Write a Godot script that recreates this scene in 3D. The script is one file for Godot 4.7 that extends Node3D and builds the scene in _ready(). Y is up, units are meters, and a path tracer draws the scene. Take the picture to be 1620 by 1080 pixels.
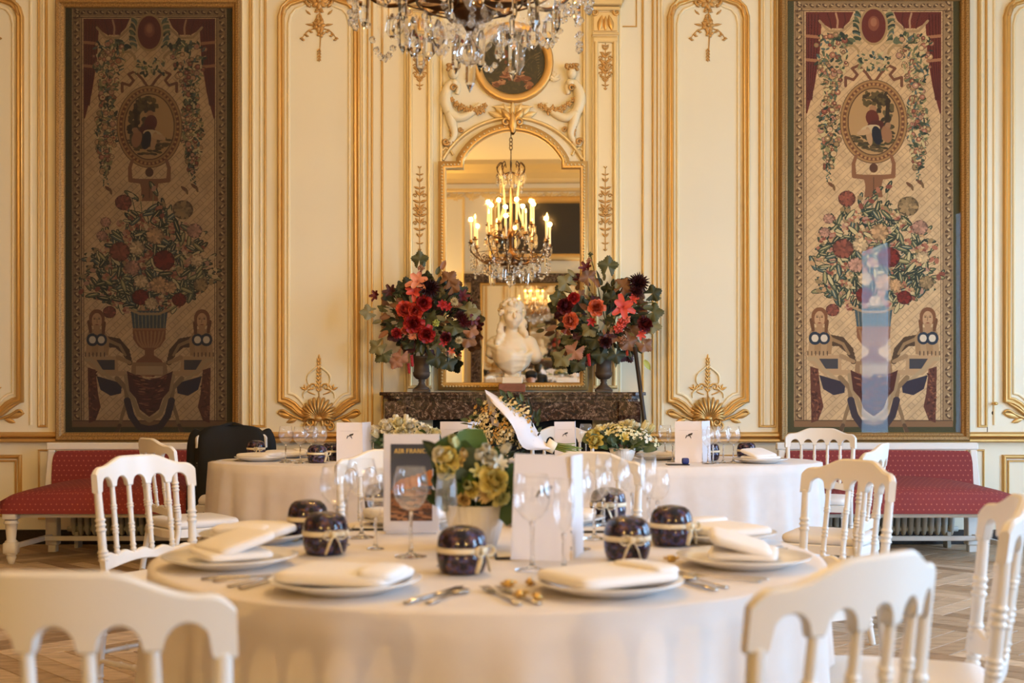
extends Node3D
# A banquet set in a panelled salon: far wall at z = ZW, camera at the origin of x and z, y up, metres.
const ZW := -9.1
const F := 1863.0          # focal length in pixels of the 1620 x 1080 frame
const EYE := 1.17          # height of the lens
var M := {}
var rng := RandomNumberGenerator.new()
var nets := {}

func _ready() -> void:
	rng.seed = 11
	view()
	daylight()
	materials()
	shell()
	front_wall()
	window_wall()
	back_wall()
	parquet()
	fireplace()
	overmantel()
	tapestries()
	benches()
	chandelier()
	mantel_things()
	back_table()
	front_table()
	chairs()
	photographer()

func view() -> void:
	var cam := Camera3D.new()
	cam.name = "camera"
	var att := CameraAttributesPhysical.new()
	att.frustum_near = 0.05
	att.frustum_far = 100.0
	att.frustum_focal_length = 41.4
	att.frustum_focus_distance = 8.7
	att.exposure_aperture = 3.6
	cam.attributes = att
	cam.position = Vector3(0, EYE, 0)
	add_child(cam)
	cam.set_frustum(2.0 * 0.05 * 540.0 / F, Vector2(0, 80.0 / F * 0.05), 0.05, 100.0)
	cam.current = true
	var we := WorldEnvironment.new()
	we.name = "environment"
	var e := Environment.new()
	e.tonemap_mode = Environment.TONE_MAPPER_LINEAR
	e.tonemap_exposure = 0.94
	e.background_mode = Environment.BG_SKY
	var sky := Sky.new()
	var sm := ProceduralSkyMaterial.new()
	sm.sky_top_color = Color(0.46, 0.66, 0.92)
	sm.sky_horizon_color = Color(0.66, 0.80, 0.95)
	sm.ground_bottom_color = Color(0.5, 0.49, 0.47)
	sm.ground_horizon_color = Color(0.8, 0.81, 0.83)
	sm.sky_energy_multiplier = 3.0
	sm.ground_energy_multiplier = 1.6
	sky.sky_material = sm
	e.sky = sky
	e.sdfgi_enabled = true
	e.ssao_enabled = true
	e.ssil_enabled = true
	we.environment = e
	add_child(we)

func daylight() -> void:
	# the daylight that comes in at each window of the right wall
	for z in [-7.2, -3.95, 0.03]:
		var a := AreaLight3D.new()
		a.name = "window_daylight"
		a.area_size = Vector2(1.3, 3.0)
		a.light_color = Color(0.69, 0.855, 1.0)
		a.light_energy = {-7.2: 8.0, -3.95: 19.0, 0.03: 28.0}[z]
		a.area_normalize_energy = true
		a.area_range = 30.0
		a.shadow_enabled = true
		a.position = Vector3(5.58, 1.9, z)
		a.rotation = Vector3(0, PI / 2, 0)
		add_child(a, true)

# ---------------------------------------------------------------- helpers
func wx(px: float) -> float: return (px - 810.0) * 9.1 / F            # the far wall's elevation: across
func wy(py: float) -> float: return EYE + (620.0 - py) * 9.1 / F      # and up
func w2(px: float, py: float) -> Vector2: return Vector2(wx(px), wy(py))
func at(px: float, py: float, d: float) -> Vector3: return Vector3((px - 810.0) * d / F, EYE - (py - 620.0) * d / F, -d)
func on(px: float, py: float, h: float) -> Vector3: return at(px, py, (EYE - h) * F / (py - 620.0))

func T(p: Vector3, r := Vector3.ZERO, s := Vector3.ONE) -> Transform3D:
	return Transform3D(Basis.from_euler(r).scaled_local(s), p)

func ns(smooth := true) -> SurfaceTool:
	var st := SurfaceTool.new()
	st.begin(Mesh.PRIMITIVE_TRIANGLES)
	st.set_smooth_group(0 if smooth else -1)
	return st

func done(st: SurfaceTool) -> ArrayMesh:
	st.generate_normals()
	return st.commit()

func inst(mesh: Mesh, called: String, m: Material, parent: Node = self, xf := Transform3D()) -> MeshInstance3D:
	var o := MeshInstance3D.new()
	o.name = numbered(called, parent)
	o.mesh = mesh
	o.material_override = m
	o.transform = xf
	parent.add_child(o, true)
	return o

func obj(st: SurfaceTool, called: String, m: Material, parent: Node = self, xf := Transform3D()) -> MeshInstance3D:
	return inst(done(st), called, m, parent, xf)

func numbered(called: String, parent: Node) -> String:
	if not parent.has_node(called):
		return called
	var k := "%d/%s" % [parent.get_instance_id(), called]
	nets[k] = nets.get(k, 0) + 1
	return "%s_%03d" % [called, nets[k]]

func tag(o: Node, label: String, category: String, group := "") -> Node:
	o.set_meta("label", label)
	o.set_meta("category", category)
	if group: o.set_meta("group", group)
	return o

func thing(called: String, label: String, category: String, p := Vector3.ZERO, turn := 0.0, group := "") -> Node3D:
	var o := Node3D.new()
	o.name = numbered(called, self)
	o.position = p
	o.rotation.y = turn
	add_child(o, true)
	tag(o, label, category, group)
	return o

func dup(src: Node3D, label: String, p: Vector3, turn := 0.0, group := "") -> Node3D:
	var o: Node3D = src.duplicate()
	o.name = numbered(String(src.name).rstrip("0123456789").rstrip("_"), self)
	add_child(o, true)
	o.position = p
	o.rotation = Vector3(0, turn, 0)
	o.set_meta("label", label)
	if group: o.set_meta("group", group)
	return o

func struct(o: Node) -> Node:
	o.set_meta("kind", "structure")
	return o

# a, b, c as seen clockwise from the side that «out» points to
func tri(st: SurfaceTool, a: Vector3, b: Vector3, c: Vector3, out: Vector3) -> void:
	st.add_vertex(a)
	if (b - a).cross(c - a).dot(out) > 0.0:
		st.add_vertex(c)
		st.add_vertex(b)
	else:
		st.add_vertex(b)
		st.add_vertex(c)

func quad(st: SurfaceTool, a: Vector3, b: Vector3, c: Vector3, d: Vector3, out: Vector3) -> void:
	tri(st, a, b, c, out)
	tri(st, a, c, d, out)

func grid(st: SurfaceTool, rows: Array, closed := false, flip := false) -> void:
	for i in rows.size() - 1:
		var r0: PackedVector3Array = rows[i]
		var r1: PackedVector3Array = rows[i + 1]
		var n := r0.size()
		for j in (n if closed else n - 1):
			var k := (j + 1) % n
			if flip:
				for v in [r0[j], r1[k], r0[k], r0[j], r1[j], r1[k]]: st.add_vertex(v)
			else:
				for v in [r0[j], r0[k], r1[k], r0[j], r1[k], r1[j]]: st.add_vertex(v)

func lathe(st: SurfaceTool, prof: Array, seg := 20, xf := Transform3D(), ribs := 0, rib := 0.0) -> void:
	var rows := []
	for p: Vector2 in prof:
		var row := PackedVector3Array()
		for j in seg:
			var a := TAU * j / seg
			var r := p.x * (1.0 + rib * cos(ribs * a)) if ribs else p.x
			row.append(xf * Vector3(r * cos(a), p.y, r * sin(a)))
		rows.append(row)
	grid(st, rows, true)

func tube(st: SurfaceTool, pts: Array, rad, seg := 8, flat := 1.0) -> void:
	var rows := []
	var side := Vector3.ZERO
	var n := pts.size()
	for i in n:
		var d: Vector3 = (pts[mini(i + 1, n - 1)] - pts[maxi(i - 1, 0)]).normalized()
		if i == 0:
			side = d.cross(Vector3.UP if absf(d.y) < 0.9 else Vector3.RIGHT).normalized()
		side = (side - d * side.dot(d)).normalized()
		var up := d.cross(side)
		var r: float = rad[i] if rad is Array else rad
		var row := PackedVector3Array()
		for j in seg:
			var a := TAU * j / seg
			row.append(pts[i] + (side * cos(a) + up * sin(a) * flat) * r)
		rows.append(row)
	for e in [0, n - 1]:
		var cap := PackedVector3Array()
		for j in seg: cap.append(pts[e])
		if e == 0: rows.push_front(cap)
		else: rows.append(cap)
	grid(st, rows, true, true)

func curve(pts: Array, per := 6) -> Array:      # a smooth line through points
	var out := []
	var n := pts.size()
	for i in n - 1:
		for k in per:
			out.append(pts[i].cubic_interpolate(pts[i + 1], pts[maxi(i - 1, 0)], pts[mini(i + 2, n - 1)], float(k) / per))
	out.append(pts[n - 1])
	return out

func taper(n: int, r0: float, r1: float, r2: float) -> Array:
	var out := []
	for i in n:
		var t := float(i) / (n - 1)
		out.append(lerpf(r0, r1, t * 2.0) if t < 0.5 else lerpf(r1, r2, t * 2.0 - 1.0))
	return out

func box(st: SurfaceTool, size: Vector3, xf := Transform3D(), bev := 0.003) -> void:
	var h := size / 2.0
	var b := minf(bev, minf(h.x, minf(h.y, h.z)) * 0.8)
	var p := {}
	for sx in [-1, 1]: for sy in [-1, 1]: for sz in [-1, 1]:
		for ax in 3:
			var v := Vector3(sx * (h.x - (b if ax != 0 else 0.0)), sy * (h.y - (b if ax != 1 else 0.0)), sz * (h.z - (b if ax != 2 else 0.0)))
			p[Vector4i(sx, sy, sz, ax)] = xf * v
	var bs := xf.basis
	for s in [-1, 1]:
		quad(st, p[Vector4i(s, -1, -1, 0)], p[Vector4i(s, 1, -1, 0)], p[Vector4i(s, 1, 1, 0)], p[Vector4i(s, -1, 1, 0)], bs.x * s)
		quad(st, p[Vector4i(-1, s, -1, 1)], p[Vector4i(1, s, -1, 1)], p[Vector4i(1, s, 1, 1)], p[Vector4i(-1, s, 1, 1)], bs.y * s)
		quad(st, p[Vector4i(-1, -1, s, 2)], p[Vector4i(1, -1, s, 2)], p[Vector4i(1, 1, s, 2)], p[Vector4i(-1, 1, s, 2)], bs.z * s)
		for u in [-1, 1]:
			quad(st, p[Vector4i(s, u, -1, 0)], p[Vector4i(s, u, 1, 0)], p[Vector4i(s, u, 1, 1)], p[Vector4i(s, u, -1, 1)], bs.x * s + bs.y * u)
			quad(st, p[Vector4i(s, -1, u, 0)], p[Vector4i(s, 1, u, 0)], p[Vector4i(s, 1, u, 2)], p[Vector4i(s, -1, u, 2)], bs.x * s + bs.z * u)
			quad(st, p[Vector4i(-1, s, u, 1)], p[Vector4i(1, s, u, 1)], p[Vector4i(1, s, u, 2)], p[Vector4i(-1, s, u, 2)], bs.y * s + bs.z * u)
			for w in [-1, 1]:
				tri(st, p[Vector4i(s, u, w, 0)], p[Vector4i(s, u, w, 1)], p[Vector4i(s, u, w, 2)], bs.x * s + bs.y * u + bs.z * w)

func boxm(size: Vector3, bev := 0.003) -> ArrayMesh:
	var st := ns(false)
	box(st, size, Transform3D(), bev)
	return done(st)

func bx(called: String, size: Vector3, p: Vector3, m: Material, parent: Node = self, bev := 0.003, r := Vector3.ZERO) -> MeshInstance3D:
	return inst(boxm(size, bev), called, m, parent, T(p, r))

# a flat outline given depth along z, with a chamfer of the front edge
func prism(st: SurfaceTool, poly: PackedVector2Array, z0: float, z1: float, xf := Transform3D(), bev := 0.0) -> void:
	var n := poly.size()
	var inner := poly.duplicate()
	if bev > 0.0:
		var off := Geometry2D.offset_polygon(poly, -bev)
		if off.size() == 1 and off[0].size() == n:
			# the offset may start elsewhere: line it up
			var best := 0
			for i in n:
				if off[0][i].distance_to(poly[0]) < off[0][best].distance_to(poly[0]): best = i
			var sgn := 1 if Geometry2D.is_polygon_clockwise(poly) == Geometry2D.is_polygon_clockwise(off[0]) else -1
			for i in n: inner[i] = off[0][(best + sgn * i + n) % n]
	var c := Vector2.ZERO
	for q in poly: c += q / n
	var ti := Geometry2D.triangulate_polygon(inner)
	for i in range(0, ti.size(), 3):
		tri(st, xf * V3(inner[ti[i]], z1), xf * V3(inner[ti[i + 1]], z1), xf * V3(inner[ti[i + 2]], z1), xf.basis.z * signf(z1 - z0))
		tri(st, xf * V3(poly[ti[i]], z0), xf * V3(poly[ti[i + 1]], z0), xf * V3(poly[ti[i + 2]], z0), -xf.basis.z * signf(z1 - z0))
	var cw := Geometry2D.is_polygon_clockwise(poly)
	var zb := z1 - bev * signf(z1 - z0)
	for i in n:
		var a := poly[i]
		var b := poly[(i + 1) % n]
		var e := (b - a).orthogonal() * (-1.0 if cw else 1.0)
		e = -e if Geometry2D.is_polygon_clockwise(PackedVector2Array([Vector2(0, 0), Vector2(1, 0), Vector2(1, 1)])) else e
		var out := xf.basis * V3(-e, 0.0)
		quad(st, xf * V3(a, z0), xf * V3(b, z0), xf * V3(b, zb), xf * V3(a, zb), out)
		if bev > 0.0:
			quad(st, xf * V3(a, zb), xf * V3(b, zb), xf * V3(inner[(i + 1) % n], z1), xf * V3(inner[i], z1), out + xf.basis.z * signf(z1 - z0) * out.length())

func V3(p: Vector2, z := 0.0) -> Vector3: return Vector3(p.x, p.y, z)

# a moulding of the given profile (across, out) run along a line on a wall that faces +z
func run(st: SurfaceTool, path: Array, prof: Array, z0: float, closed := false) -> void:
	var rows := []
	var n := path.size()
	for i in n:
		var a: Vector2 = path[(i - 1 + n) % n] if closed or i > 0 else path[i]
		var b: Vector2 = path[(i + 1) % n] if closed or i < n - 1 else path[i]
		var d0: Vector2 = (path[i] - a).normalized() if a != path[i] else (b - path[i]).normalized()
		var d1: Vector2 = (b - path[i]).normalized() if b != path[i] else d0
		var nrm := Vector2(-d0.y, d0.x) + Vector2(-d1.y, d1.x)
		nrm = nrm.normalized() / maxf(0.35, cos(d0.angle_to(d1) / 2.0)) if nrm.length() > 0.01 else Vector2(-d1.y, d1.x)
		var row := PackedVector3Array()
		for p: Vector2 in prof: row.append(V3(path[i] + nrm * p.x, z0 + p.y))
		rows.append(row)
	if closed: rows.append(rows[0])
	grid(st, rows, false, prof[0].x < prof[-1].x)

func round_prof(w: float, h: float, x0 := 0.0) -> Array:
	return [Vector2(x0 - w / 2, 0), Vector2(x0 - w / 2, h * 0.45), Vector2(x0 - w * 0.36, h * 0.8), Vector2(x0 - w * 0.15, h), Vector2(x0 + w * 0.15, h), Vector2(x0 + w * 0.36, h * 0.8), Vector2(x0 + w / 2, h * 0.45), Vector2(x0 + w / 2, 0)]

func arc(c: Vector2, r: float, a0: float, a1: float, n := 16) -> Array:
	var out := []
	for i in n + 1:
		var a := deg_to_rad(lerpf(a0, a1, float(i) / n))
		out.append(c + Vector2(cos(a), sin(a)) * r)
	return out

func ball(st: SurfaceTool, c: Vector3, r: Vector3, u := 12, v := 8, b := Basis()) -> void:
	var rows := []
	for i in v + 1:
		var t := PI * i / v - PI / 2
		var row := PackedVector3Array()
		for j in u:
			var a := TAU * j / u
			row.append(c + b * (Vector3(cos(t) * cos(a), sin(t), cos(t) * sin(a)) * r))
		rows.append(row)
	grid(st, rows, true)

# a soft box (superellipsoid)
func pillow(st: SurfaceTool, size: Vector3, xf := Transform3D(), e := 0.35, u := 28, v := 10) -> void:
	var rows := []
	for i in v + 1:
		var t := PI * i / v - PI / 2
		var row := PackedVector3Array()
		for j in u:
			var a := TAU * j / u
			var ct := pow(absf(cos(t)), e)
			row.append(xf * (Vector3(ct * signf(cos(a)) * pow(absf(cos(a)), e), signf(sin(t)) * pow(absf(sin(t)), 0.7), ct * signf(sin(a)) * pow(absf(sin(a)), e)) * size / 2.0))
		rows.append(row)
	grid(st, rows, true)

# a blade from base along its own +y, cupped, facing +z
func blade(st: SurfaceTool, xf: Transform3D, l: float, w: float, cup := 0.2, bend := 0.2, point := 1.0, rows_n := 4) -> void:
	var rows := []
	for i in rows_n + 1:
		var t := float(i) / rows_n
		var hw := w / 2.0 * pow(sin(PI * clampf(0.12 + 0.88 * t * (1.0 if point >= 1.0 else 0.82), 0.0, 1.0)), 0.7 * point)
		var row := PackedVector3Array()
		for s in [-1.0, -0.5, 0.0, 0.5, 1.0]:
			row.append(xf * Vector3(hw * s, l * t, bend * l * t * t + cup * w * s * s - cup * w * 0.5))
		rows.append(row)
	grid(st, rows)

func mat(c: Color, rough := 0.6, metal := 0.0) -> StandardMaterial3D:
	var m := StandardMaterial3D.new()
	m.albedo_color = c
	m.roughness = rough
	m.metallic = metal
	m.cull_mode = BaseMaterial3D.CULL_DISABLED
	return m

func leafy(c: Color, back := 0.12) -> StandardMaterial3D:
	var m := mat(c, 0.55)
	m.backlight_enabled = true
	m.backlight = Color(c.r * back * 1.6, c.g * back * 1.6, c.b * back * 1.6)
	return m

func noise_tex(kind: int, freq: float, stops: Array, size := 512, octaves := 5, warp := 0.0, sd := 1) -> NoiseTexture2D:
	var n := FastNoiseLite.new()
	n.noise_type = kind
	n.frequency = freq
	n.fractal_octaves = octaves
	n.seed = sd
	if kind == FastNoiseLite.TYPE_CELLULAR:
		n.cellular_return_type = FastNoiseLite.RETURN_DISTANCE2_SUB
	if warp > 0.0:
		n.domain_warp_enabled = true
		n.domain_warp_amplitude = warp
		n.domain_warp_frequency = freq
	var g := Gradient.new()
	g.offsets = PackedFloat32Array(stops.map(func(s): return s[0]))
	g.colors = PackedColorArray(stops.map(func(s): return s[1]))
	var t := NoiseTexture2D.new()
	t.width = size
	t.height = size
	t.seamless = true
	t.noise = n
	t.color_ramp = g
	return t

func tri_tex(m: StandardMaterial3D, t: Texture2D, scale: Vector3, world := true) -> StandardMaterial3D:
	m.albedo_texture = t
	m.uv1_triplanar = true
	m.uv1_world_triplanar = world
	m.uv1_scale = scale
	return m

func glass(a := 0.0) -> StandardMaterial3D:
	var m := mat(Color(0.97, 0.98, 0.98, a), 0.0)
	m.transparency = BaseMaterial3D.TRANSPARENCY_ALPHA
	return m

func materials() -> void:
	M.paint = mat(Color(0.895, 0.86, 0.755), 0.5)
	M.paint2 = mat(Color(0.91, 0.85, 0.70), 0.42)
	M.gold = mat(Color(0.82, 0.66, 0.40), 0.4, 0.6)
	M.gold_dull = mat(Color(0.74, 0.58, 0.35), 0.48, 0.5)
	M.gold_pale = mat(Color(0.88, 0.78, 0.56), 0.42, 0.35)
	M.frame = tri_tex(mat(Color(0.95, 0.95, 0.95), 0.5, 0.35), noise_tex(FastNoiseLite.TYPE_SIMPLEX_SMOOTH, 0.06, [[0.0, Color(0.42, 0.30, 0.15)], [0.5, Color(0.62, 0.47, 0.26)], [1.0, Color(0.76, 0.6, 0.36)]], 256, 4), Vector3(5, 5, 5))
	M.white = mat(Color(0.87, 0.845, 0.81), 0.38)
	M.white2 = mat(Color(0.86, 0.835, 0.79), 0.5)
	M.chairpaint = mat(Color(0.885, 0.86, 0.825), 0.33)
	M.cushion = mat(Color(0.88, 0.86, 0.84), 0.85)
	M.cloth = tri_tex(mat(Color(0.88, 0.85, 0.83), 0.85), noise_tex(FastNoiseLite.TYPE_SIMPLEX_SMOOTH, 0.03, [[0.0, Color(0.96, 0.95, 0.94)], [1.0, Color(1, 1, 1)]], 256, 3), Vector3(1, 1, 1))
	M.cloth.rim_enabled = true
	M.cloth.rim = 0.2
	M.napkin = mat(Color(0.91, 0.89, 0.875), 0.8)
	M.china = mat(Color(0.90, 0.885, 0.87), 0.12)
	M.card = mat(Color(0.87, 0.84, 0.84), 0.7)
	M.ink = mat(Color(0.12, 0.11, 0.15), 0.6)
	M.steel = mat(Color(0.75, 0.72, 0.68), 0.18, 1.0)
	M.bronze = mat(Color(0.30, 0.20, 0.11), 0.4, 0.8)
	M.goldfoil = mat(Color(0.88, 0.74, 0.46), 0.28, 0.9)
	M.glass = glass()
	M.crystal = mat(Color(0.96, 0.94, 0.90, 0.07), 0.0)
	M.crystal.transparency = BaseMaterial3D.TRANSPARENCY_ALPHA
	M.solid_glass = mat(Color(0.99, 0.99, 0.99, 0.0), 0.0)
	M.solid_glass.refraction_enabled = true
	M.solid_glass.refraction_scale = 0.05
	M.stemware = glass(0.03)
	M.pane = glass()
	M.pane.metallic_specular = 0.25
	M.mirror = mat(Color(0.965, 0.945, 0.90), 0.015, 1.0)
	M.black = mat(Color(0.02, 0.02, 0.022), 0.8)
	M.jacket = mat(Color(0.028, 0.028, 0.032), 0.85)
	M.navy = mat(Color(0.03, 0.035, 0.08), 0.35)
	M.pole = mat(Color(0.17, 0.13, 0.11), 0.5)
	M.iron = mat(Color(0.29, 0.235, 0.19), 0.55, 0.2)
	M.radiator = mat(Color(0.74, 0.72, 0.66), 0.5)
	M.bust = mat(Color(0.90, 0.83, 0.71), 0.45)
	M.bust.subsurf_scatter_enabled = true
	M.bust.subsurf_scatter_strength = 0.1
	M.plinth = tri_tex(mat(Color(1, 1, 1), 0.35), noise_tex(FastNoiseLite.TYPE_SIMPLEX_SMOOTH, 0.02, [[0.0, Color(0.42, 0.22, 0.17)], [1.0, Color(0.58, 0.35, 0.28)]], 256, 4), Vector3(2, 2, 2))
	var marble := noise_tex(FastNoiseLite.TYPE_SIMPLEX_SMOOTH, 0.014, [[0.0, Color(0.09, 0.05, 0.04)], [0.30, Color(0.17, 0.10, 0.075)], [0.44, Color(0.27, 0.175, 0.135)], [0.485, Color(0.70, 0.61, 0.53)], [0.52, Color(0.24, 0.155, 0.12)], [0.64, Color(0.14, 0.085, 0.065)], [0.77, Color(0.40, 0.31, 0.25)], [0.81, Color(0.60, 0.52, 0.45)], [0.85, Color(0.18, 0.11, 0.085)], [1.0, Color(0.08, 0.05, 0.04)]], 1024, 6, 60.0, 4)
	M.marble = tri_tex(mat(Color(1, 1, 1), 0.16), marble, Vector3(0.7, 0.7, 0.7))
	M.base = tri_tex(mat(Color(0.42, 0.4, 0.42), 0.3), marble, Vector3(2.2, 2.2, 2.2))
	M.ceiling = mat(Color(0.94, 0.90, 0.80), 0.8)
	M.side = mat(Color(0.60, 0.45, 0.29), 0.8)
	M.sheer = mat(Color(0.9, 0.9, 0.9), 0.9)
	var grain := noise_tex(FastNoiseLite.TYPE_SIMPLEX_SMOOTH, 0.012, [[0.0, Color(0.72, 0.70, 0.68)], [0.45, Color(0.92, 0.91, 0.9)], [0.7, Color(1, 1, 1)], [1.0, Color(0.8, 0.78, 0.76)]], 512, 5, 20.0, 9)
	M.planks = []
	for c in [Color(0.78, 0.68, 0.55), Color(0.70, 0.595, 0.465), Color(0.84, 0.745, 0.62), Color(0.64, 0.53, 0.405), Color(0.75, 0.645, 0.515)]:
		M.planks.append(tri_tex(mat(c, 0.5), grain, Vector3(0.8, 4.0, 7.0), false))
	M.gap = mat(Color(0.15, 0.11, 0.08), 0.9)
	# dotted red bench cloth
	var im := Image.create(64, 64, false, Image.FORMAT_RGB8)
	var wv := FastNoiseLite.new()
	wv.frequency = 0.2
	for y in 64:
		for x in 64:
			var q := Vector2(fposmod(x + (16.0 if y % 64 >= 32 else 0.0), 32.0) - 16.0, fposmod(y, 32.0) - 16.0)
			var dot := clampf((5.6 - q.length()) / 2.0, 0.0, 1.0)
			var red := Color(0.50, 0.18, 0.165) * (1.0 + 0.16 * wv.get_noise_2d(x, y))
			im.set_pixel(x, y, red.lerp(Color(0.72, 0.42, 0.34), dot * 0.85))
	M.red = tri_tex(mat(Color(1, 1, 1), 0.85), ImageTexture.create_from_image(im), Vector3(14, 14, 14), false)
	M.flame = mat(Color(1, 0.9, 0.7), 0.5)
	M.flame.emission_enabled = true
	M.flame.emission = Color(1.0, 0.83, 0.56)
	M.flame.emission_energy_multiplier = 9.0
	M.stem = leafy(Color(0.25, 0.33, 0.15))

# ---------------------------------------------------------------- the room
func shell() -> void:
	struct(bx("floor", Vector3(12.4, 0.3, 15.6), Vector3(0, -0.168, -1.75), M.gap))
	struct(bx("ceiling", Vector3(12.4, 0.3, 15.6), Vector3(0, 5.95, -1.75), M.ceiling))
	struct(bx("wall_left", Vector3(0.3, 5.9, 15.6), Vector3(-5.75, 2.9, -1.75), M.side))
	struct(bx("wall_back", Vector3(12.4, 5.9, 0.3), Vector3(0, 2.9, 5.85), M.paint))
	for side in ["left", "right"]:
		var st := ns(false)
		var s := -1.0 if side == "left" else 1.0
		box(st, Vector3(0.05, 0.14, 14.6), T(Vector3(s * 5.575, 0.07, -1.75)))
		struct(obj(st, "baseboard_" + side, M.base))
	# cornice all round
	var c := ns(false)
	for k in 4:
		var prof := [Vector2(0, 0), Vector2(0.03, 0.02), Vector2(0.05, 0.1), Vector2(0.12, 0.2), Vector2(0.2, 0.26), Vector2(0.34, 0.34), Vector2(0.38, 0.42)]
		var ll: float = [5.6, 7.35, 5.6, 7.35][k]
		var b := Basis(Vector3.UP, k * PI / 2)
		var o: Vector3 = [Vector3(0, 5.38, -9.1), Vector3(-5.6, 5.38, -1.75), Vector3(0, 5.38, 5.7), Vector3(5.6, 5.38, -1.75)][k]
		var rows := []
		for e in [-1.0, 1.0]:
			var row := PackedVector3Array()
			for p: Vector2 in prof: row.append(o + b * Vector3(e * (ll - p.x), p.y, p.x))
			rows.append(row)
		grid(c, rows)
	struct(obj(c, "trim_1", M.gold_pale))

func window_wall() -> void:
	# right wall with four tall windows
	var st := ns(false)
	var zs := [-7.2, -3.95, 0.03]
	box(st, Vector3(0.3, 0.35, 15.6), T(Vector3(5.75, 0.175, -1.75)), 0.0)
	box(st, Vector3(0.3, 2.4, 15.6), T(Vector3(5.75, 4.65, -1.75)), 0.0)
	var from := -9.4
	for z in zs + [6.6]:
		var to: float = z - 0.7
		box(st, Vector3(0.3, 3.1, to - from), T(Vector3(5.75, 1.9, (from + to) / 2)), 0.0)
		from = z + 0.7
	struct(obj(st, "wall_right", M.paint))
	for i in zs.size():
		var w := Node3D.new()
		w.name = "window_%d" % (i + 1)
		w.position = Vector3(5.72, 0.35, zs[i])
		add_child(w)
		struct(w)
		var f := ns(false)
		for s in [-1, 1]:
			box(f, Vector3(0.07, 3.1, 0.06), T(Vector3(0, 1.55, s * 0.67)))
			box(f, Vector3(0.06, 3.0, 0.04), T(Vector3(0, 1.55, s * 0.025)))
		for y in [0.035, 3.065]: box(f, Vector3(0.07, 0.07, 1.4), T(Vector3(0, y, 0)))
		for y in [0.8, 1.55, 2.3]: box(f, Vector3(0.04, 0.03, 1.3), T(Vector3(0, y, 0)))
		obj(f, "window_frame", M.white, w)
		for y in [0.43, 1.18, 1.92, 2.67]:
			for s in [-1, 1]:
				bx("pane", Vector3(0.004, 0.7, 0.58), Vector3(0, y, s * 0.342), M.glass, w, 0.0)

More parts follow.
